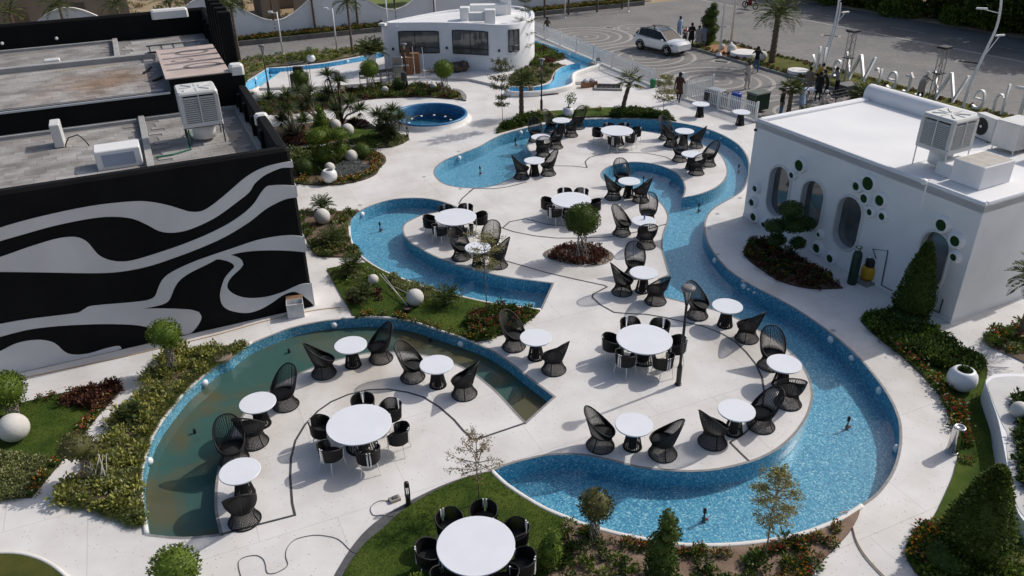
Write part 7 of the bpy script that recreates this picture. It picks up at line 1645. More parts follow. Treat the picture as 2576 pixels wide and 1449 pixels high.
# wrapped box by the striped wall
c = P(746,793); T_ = thing('wrapped_box','open cardboard carton wrapped in white plastic at the foot of the striped wall','box',(c.x,c.y,0),R(14))
Mp = mat('white_plastic_wrap',(0.60,0.60,0.60),0.35,(0.50,0.50,0.50),5,spec=0.5); mb = MB()
for (x0,x1,y0,y1) in ((-0.27,0.27,-0.20,-0.185),(-0.27,0.27,0.185,0.20),(-0.27,-0.255,-0.184,0.184),(0.255,0.27,-0.184,0.184)): mb.box(x0,x1,y0,y1,0.0,0.52)
mb.build('wrap', Mp, T_); mb = MB(); mb.box(-0.254,0.254,-0.184,0.184,0.0,0.36); mb.build('contents', Mp, T_)
mb = MB(); mb.add([(-0.27,0.2,0.52),(0.27,0.2,0.52),(0.30,0.30,0.60),(-0.26,0.29,0.62),(-0.25,0.185,0.50),(0.25,0.185,0.50)],[(0,1,2,3),(4,5,1,0)]); mb.build('flap', mat('cardboard',(0.30,0.17,0.09),0.85,(0.36,0.21,0.12),3), T_)
# manhole
c = P(557,900,0.05); T_ = thing('manhole_cover','round woven brown manhole cover beside the planted strip','manhole',(c.x,c.y,0.05)); mb = MB(); mb.lathe([(0.33,0),(0.33,0.09),(0.28,0.10)],28,capt=False); mb.build('ring', mat('brown_concrete',(0.22,0.17,0.13),0.9), T_); mb = MB(); mb.lathe([(0.285,0.085),(0.01,0.095)],28,capb=False,capt=False); mb.build('lid', pavers('woven_lid',(0.30,0.25,0.20),(0.22,0.18,0.14),(0.05,0.04,0.03),14), T_)
# steel bin
c = P(2395,1136); T_ = thing('steel_bin','polished steel cylinder litter bin beside the curved path','bin',(c.x,c.y,0)); Ms = mat('polished_steel',(0.62,0.62,0.60),0.12,metal=1.0)
mb = MB(); mb.lathe([(0.145,0.03),(0.145,0.78)],32,capt=False); mb.build('body', Ms, T_, smooth=True); mb = MB(); mb.lathe([(0.155,0),(0.155,0.035),(0.146,0.04)],32); mb.build('foot', Ms, T_)
mb = MB(); mb.lathe([(0.15,0.78),(0.15,0.80),(0.10,0.805),(0.085,0.77),(0.01,0.765)],32,capb=False,capt=False); mb.build('ash_tray', Ms, T_, smooth=True)
# raised white planter at the right edge
pl_px = [(2480,962),(2487,950),(2505,942),(2560,940),(2660,948),(2660,1340),(2620,1335),(2585,1318),(2562,1290),(2546,1240),(2530,1150),(2512,1060),(2492,1000)]
zt_ = 0.62; lp = corner_smooth(G(pl_px, zt_), 4, 60); T_ = thing('raised_planter','curved white raised planter wall with a pale paved top','planter wall',(0,0,0))
mb = MB(); mb.prism(lp, 0.0, zt_, 0); mb.build('wall', M_white, T_)
ctr_ = sum((p for p in lp), Vector())/len(lp); lpi = [p+(ctr_-p).normalized()*0.16 for p in lp]; mb = MB(); mb.prism(lpi, zt_+0.001, zt_+0.012, 0); mb.build('paved_top', mat('pale_paving',(0.52,0.51,0.50),0.8,(0.58,0.57,0.56),2), T_)
cv = cover('planter_cover', sub([(2560,1010),(2640,990),(2650,1300),(2600,1290),(2575,1200),(2565,1100)],zt_), 150, B_dark+B_g1, zt_+0.01, 0.8,1.5, 96)
for (x,y,r_,lb) in [(2566,1030,0.22,'grey stone ball on the white raised planter'),]:
    ball(x,y,r_,'on top of the raised planter wall',z=zt_+0.01)
# gas cylinder and yellow compressor at the porthole wall
c = P(1717.3+1275/3,483+690/3); T_ = thing('gas_cylinder','tall dark green gas cylinder standing against the porthole wall','gas cylinder',(c.x,c.y,0)); Mg = mat('dark_green_paint',(0.012,0.035,0.022),0.45)
mb = MB(); mb.lathe([(0.15,0),(0.165,0.05),(0.165,1.10),(0.14,1.22),(0.06,1.28)],20); mb.build('body', Mg, T_, smooth=True); mb = MB(); mb.tube([(0.10*math.cos(t),0.10*math.sin(t),1.42) for t in np.linspace(0,2*math.pi,13)[:-1]],0.014,5,closed=True)
for t in (0.5,2.6,4.7): mb.tube([(0.10*math.cos(t),0.10*math.sin(t),1.24),(0.10*math.cos(t),0.10*math.sin(t),1.42)],0.012,5)
mb.build('guard', Mg, T_); mb = MB(); mb.lathe([(0.03,1.27),(0.03,1.36)],8); mb.build('valve', mat('brass',(0.55,0.36,0.14),0.3,metal=1.0), T_)
c = P(1717.3+1390/3,483+665/3); T_ = thing('pressure_washer','yellow pump barrel with hose and red tap on a grey slab by the gas cylinder','pump',(c.x,c.y,0),aR); T_.scale = (1.3,1.3,1.3); My = mat('yellow_paint',(0.55,0.30,0.01),0.45)
mb = MB(); mb.bbox(-0.36,0.36,-0.30,0.30,0.0,0.05,b=0.02); mb.build('slab', M_grey, T_); mb = MB(); mb.lathe([(0.17,0.06),(0.20,0.14),(0.20,0.36),(0.16,0.44)],20); mb.build('barrel', My, T_, smooth=True)
mb = MB(); mb.lathe([(0.14,0.44),(0.14,0.62),(0.09,0.68)],16); mb.build('motor', M_blackm, T_); mb = MB(); mb.tube([(0.1,0.1,0.5),(0.3,0.05,0.6),(0.35,-0.05,0.35),(0.22,-0.22,0.12),(0.0,-0.28,0.10)],0.022,6); mb.build('hose', M_hose, T_, smooth=True)
mb = MB(); mb.bbox(0.0,0.14,0.0,0.08,0.70,0.80,b=0.02); mb.tube([(0.07,0.04,0.62),(0.07,0.04,0.72)],0.025,6); mb.build('tap', M_red, T_); mb = MB(); mb.lathe([(0.05,0),(0.05,0.03)],12,c=(-0.1,0.0,0.72)); mb.build('gauge', M_lightw, T_)
# canes and pot on the lawn
for (x,y,z_,x2,y2,z2,lb) in [(955,690,0.35,1035,778,0.08,'long pale cane lying across the lawn against the stone ball'),(962,688,0.33,1025,772,0.10,'second pale cane crossing the first on the lawn'),(985,718,0.10,1040,745,0.42,'short pale cane leaning on the stone ball')]:
    mb = MB(); mb.tube([P(x,y,z_),P(x2,y2,z2)],0.014,5); tag(mb.build('cane', mat('pale_cane',(0.42,0.39,0.35),0.7)),lb,'cane','pale canes on the lawn')
c = P(1026,784,0.05); T_ = thing('black_pot','small black plastic pot on the lawn below the stone ball','pot',(c.x,c.y,0.05)); mb = MB(); mb.lathe([(0.11,0),(0.14,0.15),(0.15,0.16),(0.13,0.16),(0.12,0.10)],16,capt=False); mb.build('shell', M_blackm, T_); mb = MB(); mb.lathe([(0.122,0.11),(0.01,0.12)],14,capb=False,capt=False); mb.build('potting_soil', M_soil, T_)
# bamboo hoop in the strip
c = P(235,1195,0.05); mb = MB()
for k in range(4): mb.tube([(0.18+0.10*k,-0.45+0.05*k,0.0),(0.30,0.0,0.12+0.14*k),(0.05,0.35,0.1+0.16*k)],0.014,5)
for k in range(3): mb.tube([(0.15+0.14*k,-0.4+0.1*k,0.0),(0.2+0.08*k,0.2,0.5)],0.012,5)
o = mb.build('cane_hoop', MATS['pale_cane'], loc=(c.x,c.y,0.05)); tag(o,'fallen hoop of bent canes in the strip beside the murky pool','cane hoop')
# floor spots and drains in the terrace
for (x,y) in t3(2,1,[(262,165),(200,275),(265,470),(457,673),(1135,1045),(432,45)])+t3(2,0,[(0,0)])[:0]+t3(1,0,[(885,1143),(625,1334),(898,1426)])+t3(1,1,[(140,100)])+t3(0,1,[]):
    c = P(x,y); mb = MB(); mb.lathe([(0.085,0.0015),(0.085,0.006),(0.07,0.007)],16); o = mb.build('floor_spot', mat('spot_metal',(0.36,0.35,0.34),0.4), loc=(c.x,c.y,0)); tag(o,'small round floor light set flush in the white terrace','floor light','flush floor lights')
# ================================================================ clutter by the curved building
Mcb = mat('brown_cardboard',(0.24,0.11,0.055),0.85,(0.30,0.15,0.075),2)
for i,(x,y,w_,h,z,lb) in enumerate([(1046,183,0.62,1.35,0.16,'tall cardboard carton, nearer the lamp post, against the curved building'),(1030,186,0.55,1.15,0.16,'tall cardboard carton behind the lamp post'),(1012,178,0.7,0.9,0.16,'wide cardboard carton beside the steel grill'),(1022,172,0.6,0.55,1.08,'cardboard carton stacked on the wide one')]):
    c = P(x,y,0.16); T_ = thing('cardboard_carton', lb, 'box', (c.x,c.y,z), 0.1*i, 'cardboard cartons by the curved building'); mb = MB(); mb.bbox(-w_/2,w_/2,-0.25,0.25,0,h,b=0.01); mb.build('box', Mcb, T_); mb = MB(); mb.box(-0.03,0.03,-0.252,0.252,h*0.3,h+0.003); mb.build('tape', mat('tan_tape',(0.33,0.20,0.11),0.4), T_)
c = P(1002,196,0.16); T_ = thing('steel_grill','grey steel barbecue cabinet with raised hood beside the lamp post','grill',(c.x,c.y,0.16)); Mst = mat('brushed_steel',(0.34,0.34,0.33),0.35,metal=0.7)
mb = MB(); mb.bbox(-0.35,0.35,-0.25,0.25,0,0.85,b=0.02); mb.build('cabinet', Mst, T_); mb = MB(); mb.bbox(-0.35,0.35,0.10,0.25,0.851,1.35,b=0.04); mb.build('hood', Mst, T_); mb = MB(); mb.bbox(0.36,0.75,-0.2,0.2,0.78,0.84,b=0.01); mb.build('side_shelf', Mst, T_)
c = P(1019,236); T_ = thing('speaker_box','black outdoor speaker box on a stake beside the lamp post','speaker',(c.x,c.y,0)); mb = MB(); mb.bbox(-0.16,0.16,-0.16,0.16,0.85,1.35,b=0.02); mb.build('box', M_blackm, T_); mb = MB(); mb.tube([(0,0,0),(0,0,0.86)],0.03,6); mb.build('stake', M_blackm, T_)
for i,(x,y,lb) in enumerate([(1045,200,'thin white stand with a flat base near the cartons'),(1069,202,'thin white stand with a flat base beside the ball topiary')]):
    c = P(x,y); T_ = thing('display_stand', lb, 'stand', (c.x,c.y,0), 0.1, 'white display stands'); mb = MB(); mb.tube([(0,0,0.04),(-0.06,0,2.3)],0.022,6); mb.build('pole', M_wmet, T_); mb = MB()
    for (a,b) in (((-0.35,-0.18),(0.35,-0.18)),((-0.35,0.18),(0.35,0.18)),((-0.35,-0.18),(-0.35,0.18)),((0.35,-0.18),(0.35,0.18)),((-0.35,0),(0.35,0))): mb.tube([(a[0],a[1],0.03),(b[0],b[1],0.03)],0.022,4)
    mb.build('base_frame', M_wmet, T_); mb = MB(); mb.bbox(-0.10,-0.02,-0.03,0.03,2.2,2.34,b=0.01); mb.build('clip', M_blackm, T_)
# stacked grey chairs
Mgc = mat('grey_frame',(0.10,0.10,0.105),0.5)
for i,(x,y) in enumerate([(915,212),(950,208),(968,206),(985,204)]):
    c = P(x,y,0.16); T_ = thing('cafe_chair', 'grey metal cafe chair pushed together with others behind the ball topiary', 'chair', (c.x,c.y,0.16), 0.2+0.1*i, 'grey cafe chairs')
    for (sx,sy) in ((-1,-1),(1,-1),(1,1),(-1,1)): mb = MB(); mb.tube([(sx*0.22,sy*0.22,0),(sx*0.22,sy*0.22,0.78 if sy > 0 else 0.62)],0.018,5); mb.build('leg', Mgc, T_)
    mb = MB(); mb.bbox(-0.24,0.24,-0.24,0.24,0.41,0.45,b=0.01); mb.build('seat', Mgc, T_); mb = MB(); mb.box(-0.22,0.22,0.205,0.235,0.55,0.78); mb.build('backrest', Mgc, T_)
    for sx in (-1,1): mb = MB(); mb.box(sx*0.24-0.02,sx*0.24+0.02,-0.24,0.20,0.62,0.645); mb.build('armrest', Mgc, T_)
# drinks cooler with glass front and ring canopy
c = P(760,238); T_ = thing('drinks_cooler','tall grey cabinet with a round wire canopy on the step before the platform','cabinet',(c.x,c.y,0)); mb = MB(); mb.bbox(-0.55,0.55,-0.3,0.3,0,1.35,b=0.02); mb.build('cabinet', mat('grey_brown_panel',(0.20,0.18,0.15),0.5), T_)
mb = MB()
for (sx,sy) in ((-1,-1),(1,-1),(1,1),(-1,1)): mb.tube([(sx*0.6,sy*0.35,0),(sx*0.6,sy*0.35,2.0)],0.02,5)
mb.tube([(0.62*math.cos(t),0.40*math.sin(t),2.0) for t in np.linspace(0,2*math.pi,25)[:-1]],0.02,5,closed=True)
for k in range(3): mb.tube([(0.6*math.cos(k*1.05),0.38*math.sin(k*1.05),2.0),(-0.6*math.cos(k*1.05),-0.38*math.sin(k*1.05),2.0)],0.012,4)
mb.build('canopy_frame', Mgc, T_); mb = MB(); mb.box(-0.25,0.25,-0.305,-0.301,1.40,1.75); mb.bbox(-0.3,0.3,-0.3,0.0,1.351,1.80,b=0.02); mb.build('display', M_blackm, T_)
# rubbish bags, open manhole, boxes, bin near the side gate
def bag(x,y,r_,m,lb,z=0.0):
    c = P(x,y,z); mb = MB(); random.seed(int(x*7)); mb.sphere((0,0,r_*0.75),r_,12,8,sz=0.8,jit=0.12); mb.tube([(0,0,r_*1.35),(0.03,0.02,r_*1.7)],[r_*0.25,r_*0.12],6); tag(mb.build('rubbish_bag', m, loc=(c.x,c.y,z), rz=x),lb,'bag','rubbish bags by the side fence')
bag(1490,171,0.28,mat('grey_sack',(0.30,0.28,0.25),0.8),'grey sack at the end of the raised channel wall'); bag(1503,168,0.25,Mp,'white plastic bag between the sacks at the channel wall'); bag(1508,158,0.26,MATS['grey_sack'],'grey sack leaning on the fence behind the white bag'); bag(1657,214,0.28,Mp,'white plastic sack beside the green bin')
for i,(x,y,lb) in enumerate([(1474,219,'open cardboard box of rubbish nearer the steel plate'),(1490,217,'open cardboard box of rubbish nearer the open pit')]):
    c = P(x,y); T_ = thing('rubbish_box', lb, 'box', (c.x,c.y,0), 0.3, 'boxes of rubbish'); mb = MB(); mb.bbox(-0.28,0.28,-0.2,0.2,0,0.34,b=0.01); mb.build('carton', Mcb, T_); mb = MB(); mb.sphere((0,0,0.40),0.22,10,6,sz=0.6,jit=0.2); mb.build('rubbish', Mp, T_)
c = P(1455,210); T_ = thing('steel_plate','grey steel plate lying on the terrace beside the rubbish boxes','plate',(c.x,c.y,0),-0.1); mb = MB(); mb.bbox(-0.42,0.42,-0.3,0.3,0.001,0.04,b=0.01); mb.build('plate', M_grey, T_)
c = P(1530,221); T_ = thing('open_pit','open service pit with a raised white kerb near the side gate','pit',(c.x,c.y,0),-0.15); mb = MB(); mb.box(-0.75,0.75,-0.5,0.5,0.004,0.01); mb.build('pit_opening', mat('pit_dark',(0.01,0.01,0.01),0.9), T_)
for (x0,x1,y0,y1) in ((-0.9,0.9,-0.68,-0.5),(-0.9,0.9,0.5,0.62),(-0.9,-0.75,-0.5,0.5),(0.75,0.9,-0.5,0.5)): mb = MB(); mb.bbox(x0,x1,y0,y1,0.0,0.12,b=0.02); mb.build('kerb_piece', M_kerb, T_)
mb = MB()
for k in range(4): mb.tube([(-0.5+k*0.3,-0.45,0.05),(-0.4+k*0.3,0.45,0.06)],0.02,4)
mb.build('rebar', M_blackm, T_)
c = P(1642,220); T_ = thing('green_bin','small green plastic bin at the end of the picket fence','bin',(c.x,c.y,0)); Mgb = mat('green_plastic',(0.01,0.16,0.05),0.4); mb = MB(); mb.lathe([(0.16,0),(0.21,0.42),(0.23,0.44),(0.20,0.44)],16,capt=False); mb.build('bucket', Mgb, T_); mb = MB(); mb.lathe([(0.205,0.441),(0.18,0.50),(0.02,0.52)],16,capb=False); mb.build('lid', Mgb, T_)
c = P(1914,291); T_ = thing('wheeled_bin','dark green wheeled rubbish bin behind the picket fence','bin',(c.x,c.y+0.9,0),0.5); mb = MB(); mb.bbox(-0.55,0.55,-0.4,0.4,0.15,1.05,b=0.04); mb.build('tub', Mg, T_); mb = MB(); mb.bbox(-0.58,0.58,-0.43,0.43,1.051,1.15,b=0.04); mb.build('lid', mat('grey_green_lid',(0.10,0.12,0.10),0.5), T_)
for sx in (-1,1): mb = MB(); mb.tube([(sx*0.4-0.03,0.3,0.1),(sx*0.4+0.03,0.3,0.1)],0.1,10); mb.build('wheel', M_blackm, T_)
cable('iron_bar', [(1358,240),(1405,235)], 0.04, M_blackm, 'dark iron bar lying in front of the raised channel', z=0.05, cat='bar')
c = P(1335,237); T_ = thing('palm_log','short upright log beside the raised channel wall','log',(c.x,c.y,0)); mb = MB(); mb.tube([(0,0,0),(0.02,0,0.75)],[0.13,0.12],9); mb.build('log', M_palmt, T_)
for i,(x,y,x2,y2,lb) in enumerate([(1062,178,1090,181,'grey plank leaning by the curved wall'),(1080,172,1098,182,'second grey plank by the curved wall')]):
    mb = MB(); mb.tube([P(x,y,0.6),P(x2,y2,0.2)],0.07,4); tag(mb.build('plank', MATS['grey_timber']),lb,'plank')
c = P(1148,180,0.16); mb = MB(); random.seed(3); mb.sphere((0,0,0.3),0.5,12,8,sz=0.7,jit=0.15); mb.sphere((0.5,0.1,0.35),0.38,10,7,jit=0.15); tag(mb.build('tarpaulin_heap', mat('dark_tarp',(0.03,0.03,0.035),0.7,(0.12,0.08,0.06),3), loc=(c.x,c.y,0.16)),'dark heap of tarpaulin and waste against the curved building','heap')
# white flood lamp on a bent pole at the roof edge
a_ = P(2320,500,4.1); T_ = thing('roof_lamp','small white globe lamp on a bent pole at the porthole roof edge','lamp',(a_.x,a_.y,4.1),aR)
mb = MB(); mb.tube([(0,0,-0.5),(0.02,0,0.1),(0.05,0,0.55),(0.10,0,0.62)],0.025,6); mb.build('pole', M_wmet, T_, smooth=True); mb = MB(); mb.sphere((-0.12,0,0.58),0.12,14,9,sz=0.8); mb.build('globe', M_lightw, T_, smooth=True); mb = MB(); mb.tube([(0.08,0,0.6),(-0.05,0,0.6)],0.02,5); mb.build('arm', M_wmet, T_)
# ================================================================ people
SKIN = mat('skin_tone',(0.20,0.105,0.06),0.6); HAIR = mat('black_hair',(0.010,0.008,0.007),0.7); SHOE = mat('dark_shoe',(0.02,0.016,0.013),0.6)
def cloth(n, c): return mat('cloth_'+n, c, 0.9, tuple(min(1,x*1.25) for x in c), 6, 4, 0.3, 30)
def person(px, label, rz, top, bottom, tunic=None, arms='down', h=1.72, legs='stand', cap=None, z=-0.012, bend=0.0, beard=True, sleeve=True):
    c = P(px[0],px[1],z); T_ = thing('person', label, 'person', (c.x,c.y,z), rz, 'people at the gate')
    k = h/1.72; J = []; E_ = []; Rr = []
    def v(x,y,zz,r): J.append(Vector((x,y,zz))*k); Rr.append(r*k); return len(J)-1
    def e(a,b): E_.append((a,b))
    hz = 0.93; dz = 0.0
    if legs == 'sit': hz = 0.48
    if legs == 'crouch': hz = 0.42
    bs, bc = math.sin(bend), math.cos(bend)
    def up(x,y,l): return (x, y*bc-l*bs, hz+l*bc+y*bs)      # torso points, bent forward (towards -Y)
    pel = v(0,0,hz,0.125); sp = v(*up(0,0,0.22),0.115); ch = v(*up(0,0.0,0.42),0.135); nk = v(*up(0,0.0,0.56),0.055); hd = v(*up(0,-0.02,0.65),0.082); ht_ = v(*up(0,-0.005,0.76),0.068)
    for a,b in ((pel,sp),(sp,ch),(ch,nk),(nk,hd),(hd,ht_)): e(a,b)
    hands = []
    for s in (-1,1):
        sh = v(*up(s*0.18,0.0,0.46),0.062); e(ch,sh); S_ = J[sh]/k
        am = arms if isinstance(arms,str) else arms[0 if s < 0 else 1]
        if am == 'down': el_, wr = S_+Vector((s*0.06,0.03,-0.28)), S_+Vector((s*0.08,-0.03,-0.53))
        elif am == 'hips': el_, wr = S_+Vector((s*0.20,0.06,-0.24)), S_+Vector((s*0.02,-0.06,-0.42))
        elif am == 'face': el_, wr = S_+Vector((s*0.14,-0.12,-0.18)), S_+Vector((-s*0.08,-0.24,0.08))
        elif am == 'chest': el_, wr = S_+Vector((s*0.12,-0.02,-0.27)), S_+Vector((-s*0.04,-0.22,-0.16))
        elif am == 'reach': el_, wr = S_+Vector((s*0.05,-0.22,-0.18)), S_+Vector((s*0.0,-0.46,-0.22))
        elif am == 'swing': el_, wr = S_+Vector((s*0.05,s*0.10,-0.27)), S_+Vector((s*0.06,-0.02+s*0.16,-0.50))
        el_ = v(*el_,0.044); d = (wr-J[el_]/k).normalized(); w_ = v(*wr,0.032); pm_ = v(*(wr+d*0.06),0.034); e(sh,el_); e(el_,w_); e(w_,pm_); hands.append(wr*k)
        side = d.cross(Vector((0.2,0.3,1))).normalized()
        for q,(o_,ln) in enumerate(((-0.030,0.055),(-0.010,0.068),(0.010,0.072),(0.030,0.062))):
            f1 = v(*(wr+d*(0.09+ln*0.4)+side*o_),0.0095); f2 = v(*(wr+d*(0.09+ln)+side*o_+Vector((0,-0.012,-0.004))),0.008); e(pm_,f1); e(f1,f2)
        t1 = v(*(wr+d*0.05+side*(-0.045)),0.011); t2 = v(*(wr+d*0.09+side*(-0.06)),0.009); e(w_,t1); e(t1,t2)
    for s in (-1,1):
        hp = v(s*0.10,0,hz-0.04,0.098); e(pel,hp)
        if legs == 'stand': kn, an, to = (s*0.12,-0.015,0.49),(s*0.13,0.03,0.09),(s*0.15,-0.13,0.035)
        elif legs == 'stride': kn, an, to = ((s*0.10,-0.10 if s > 0 else 0.02,0.50),(s*0.10,-0.24 if s > 0 else 0.26,0.10 if s > 0 else 0.13),(s*0.11,-0.39 if s > 0 else 0.14,0.035))
        elif legs == 'sit': kn, an, to = (s*0.16,-0.42,0.50),(s*0.16,-0.44,0.09),(s*0.17,-0.60,0.035)
        else: kn, an, to = (s*0.18,-0.34,0.46),(s*0.16,-0.02,0.09),(s*0.17,-0.18,0.035)
        a = v(*kn,0.065); b = v(*an,0.042); t_ = v(*to,0.034); e(hp,a); e(a,b); e(b,t_)
    me = bpy.data.meshes.new('body'); me.from_pydata([tuple(p) for p in J],E_,[]); o = bpy.data.objects.new('body', me); C.objects.link(o)
    md = o.modifiers.new('skin','SKIN'); md.use_smooth_shade = True
    sv = me.skin_vertices[0].data
    for i,r_ in enumerate(Rr): sv[i].radius = (r_,r_); sv[i].use_root = (i == 0)
    o.modifiers.new('sub','SUBSURF').levels = 1
    dg = bpy.context.evaluated_depsgraph_get(); m2 = bpy.data.meshes.new_from_object(o.evaluated_get(dg)); bpy.data.objects.remove(o)
    m2.materials.clear(); mt = [SKIN, top, bottom, SHOE]
    for m in mt: m2.materials.append(m)
    nkp, hdp = J[nk], J[hd]
    for f in m2.polygons:
        q = f.center; i = 1
        if (q-hdp).length < 0.17*k and (q-nkp).dot(hdp-nkp) > -0.001: i = 0
        elif min((q-h_).length for h_ in hands) < (0.16*k if not sleeve else 0.13*k) and any((q-h_).length < 0.135*k for h_ in hands): i = 0
        elif q.z < 0.085*k: i = 3
        elif q.z < (hz-0.02)*k and legs in ('stand','stride') and abs(q.x) < 0.26*k and (tunic is not None or q.z < (hz+0.0)*k) and min((q-h_).length for h_ in hands) > 0.2*k: i = 2
        elif legs in ('sit','crouch') and q.z < (hz+0.06)*k and q.y < 0.12: i = 2
        f.material_index = i
    bo = bpy.data.objects.new('body', m2); C.objects.link(bo); bo.parent = T_
    # hair or cap
    hd2 = J[ht_]; ax = (J[ht_]-J[hd]).normalized(); cc = J[hd]*0.45+J[ht_]*0.55; mb = MB(); n = 14
    vs = []
    for (r_,l_) in ((0.098,-0.055),(0.104,0.0),(0.094,0.05),(0.062,0.085),(0.01,0.10)):
        for j in range(n):
            t = 2*math.pi*j/n; dl = -0.06 if (math.sin(t) > 0.2 and l_ < -0.01) else 0.0
            vs.append(cc+Vector((r_*math.cos(t)*k, (r_*math.sin(t)+0.012)*k, (l_+dl)*k)))
    mb.add(vs,[(i*n+j,i*n+(j+1)%n,(i+1)*n+(j+1)%n,(i+1)*n+j) for i in range(4) for j in range(n)]); mb.build('cap' if cap else 'hair', cap or HAIR, T_, smooth=True)
    fc = J[hd]*0.6+J[ht_]*0.4; mb = MB(); mb.add([fc+Vector(p)*k for p in [(-0.013,-0.090,-0.02),(0.013,-0.090,-0.02),(0,-0.116,-0.022),(0,-0.088,0.025)]],[(0,1,2),(1,3,2),(3,0,2)]); mb.build('nose', SKIN, T_)
    mb = MB()
    for s in (-1,1): mb.sphere(fc+Vector((s*0.032,-0.088,0.02))*k,0.010*k,6,4)
    mb.build('eyes', HAIR, T_)
    if beard: mb = MB(); mb.sphere(J[hd]+Vector((0,-0.05,-0.035))*k,0.058*k,10,7,sz=0.8); mb.build('beard', HAIR, T_, smooth=True)
    if tunic is not None:
        mb = MB(); n = 18; vs = []; prof = [(0.50,0.10,0.075),(0.44,0.205,0.115),(0.30,0.20,0.135),(0.12,0.185,0.135),(-0.06,0.20,0.150),(-0.24,0.225,0.170),(-0.40,0.25,0.185)]
        st = 0.10 if legs == 'stride' else 0.0
        for i,(l_,rx,ry) in enumerate(prof):
            for j in range(n):
                t = 2*math.pi*j/n; wv = 1+0.05*math.sin(5*t+i)*(i/6.0); yy = ry*math.sin(t)*wv*(1+st*2*(i/6))
                if l_ >= 0: p = up(rx*math.cos(t)*wv, yy, l_)
                else: p = (rx*math.cos(t)*wv, yy-0.03*(0 if legs != 'sit' else 5)*(-l_), hz+l_*(1.0 if legs in ('stand','stride') else 0.35))
                vs.append(Vector(p)*k)
        mb.add(vs,[(i*n+j,(i+1)*n+j,(i+1)*n+(j+1)%n,i*n+(j+1)%n) for i in range(len(prof)-1) for j in range(n)]); mb.build('tunic', tunic, T_, smooth=True)
    return T_
cB, cW, cBl, cG, cK, cJ, cT = cloth('brown',(0.055,0.026,0.018)), cloth('cream',(0.42,0.37,0.33)), cloth('pale_blue',(0.28,0.36,0.48)), cloth('grey',(0.20,0.20,0.195)), cloth('black',(0.010,0.010,0.011)), cloth('denim',(0.05,0.10,0.18)), cloth('taupe',(0.17,0.14,0.11))
cY, cGB = cloth('mustard',(0.38,0.22,0.02)), cloth('grey_blue',(0.20,0.24,0.30))
person((1706,258),'person in a brown tunic and cap walking past the small pale tree, hand raised',2.7,cB,cB,cB,('chest','swing'),1.80,'stride',cap=cK,z=0.0)
person((1878,224),'person in a cream tunic standing with hands on hips on the paving rings',0.35,cW,cW,cW,'hips',1.74,'stand')
person((1900,183),'person in a black t-shirt and jeans taking a photo at the kerb',2.9,cK,cJ,None,'face',1.74,'stand',beard=False)
person((1376,99),'person in a dark olive shirt standing behind the long picket fence',0.4,cloth('olive',(0.05,0.045,0.025)),cK,None,('down','chest'),1.75,'stand')
person((1708,97),'person in a pale blue tunic behind the white car',0.6,cBl,cBl,cBl,'down',1.72,'stand')
person((1737,118),'person all in black beside the front of the white car',0.2,cK,cK,cK,'chest',1.78,'stand')
person((1755,123),'person in a grey tunic between the car and the tall topiary',-0.5,cG,cG,cG,'down',1.70,'stand')
person((1768,120),'person in a grey blue tunic with arm bent before the tall topiary',-0.4,cGB,cG,cGB,('down','hips'),1.72,'stand')
person((2013,283),'person in a pale blue tunic holding a phone to the ear by the fan palm',0.8,cBl,cBl,cBl,('face','down'),1.72,'stand')
person((2030,238),'person in a taupe tunic standing with back turned near the fan palm',2.6,cT,cT,cT,'down',1.70,'stand')
person((2055,254),'person in black with a dark cap facing the truss tower',2.3,cK,cK,cK,'down',1.75,'stand',cap=cK)
person((2077,247),'person in dark clothes stooping towards the truss tower',-1.9,cloth('navy',(0.015,0.02,0.03)),cK,None,'reach',1.75,'stride',bend=0.35)
person((2102,238),'person in a grey shirt and black trousers working at the truss base',-1.4,cG,cK,None,'reach',1.72,'stand',bend=0.25)
person((2053,203),'person in a mustard shirt crouching on the gate lawn',1.6,cY,cK,None,'reach',1.70,'crouch',cap=cloth('navy',(0.015,0.02,0.03)),z=0.17,bend=0.5)
person((2068,276),'person in a white cap sitting low behind the roof edge',0.3,cW,cG,cW,'reach',1.70,'crouch',cap=cloth('white',(0.55,0.55,0.54)),bend=0.2)
person((1962,296),'person in a dark vest behind the end of the short picket fence',0.9,cK,cJ,None,'down',1.66,'stand',beard=False)
person((2312,252),'person in a beige shirt bending at the sign beside the truss tower',2.0,cloth('beige',(0.30,0.25,0.20)),cK,cloth('beige',(0.30,0.25,0.20)),'reach',1.72,'stand',bend=0.35,cap=cloth('white',(0.55,0.55,0.54)))
# equipment by the workers
c = P(2120,228); T_ = thing('equipment_case','grey equipment case at the foot of the truss tower','case',(c.x,c.y-0.6,-0.012),0.5); mb = MB(); mb.bbox(-0.6,0.6,-0.4,0.4,0,0.55,b=0.03); mb.build('box', mat('grey_case',(0.13,0.13,0.12),0.6), T_); mb = MB(); mb.bbox(-0.62,0.62,-0.42,0.42,0.551,0.62,b=0.03); mb.build('lid', mat('grey_case_lid',(0.17,0.17,0.16),0.6), T_)
c = P(2110,256); T_ = thing('steel_trestle','low black steel trestle table in front of the workers','trestle',(c.x,c.y,-0.012),0.5); mb = MB()
for y_ in (-0.5,0,0.5): mb.box(-1.0,1.0,y_-0.04,y_+0.04,0.50,0.56)
for x_ in (-0.9,0,0.9): mb.box(x_-0.04,x_+0.04,-0.55,0.55,0.44,0.499)
mb.build('top_frame', M_blackm, T_)
for (sx,sy) in ((-0.9,-0.5),(0.9,-0.5),(0.9,0.5),(-0.9,0.5)): mb = MB(); mb.tube([(sx,sy,0),(sx,sy,0.44)],0.03,5); mb.build('leg', M_blackm, T_)
c = P(2034,252); T_ = thing('white_stool_table','small white topped round table on thin legs among the workers','table',(c.x,c.y,-0.012)); mb = MB(); mb.lathe([(0.36,0.66),(0.36,0.70)],24); mb.build('top', M_top, T_)
mb = MB()
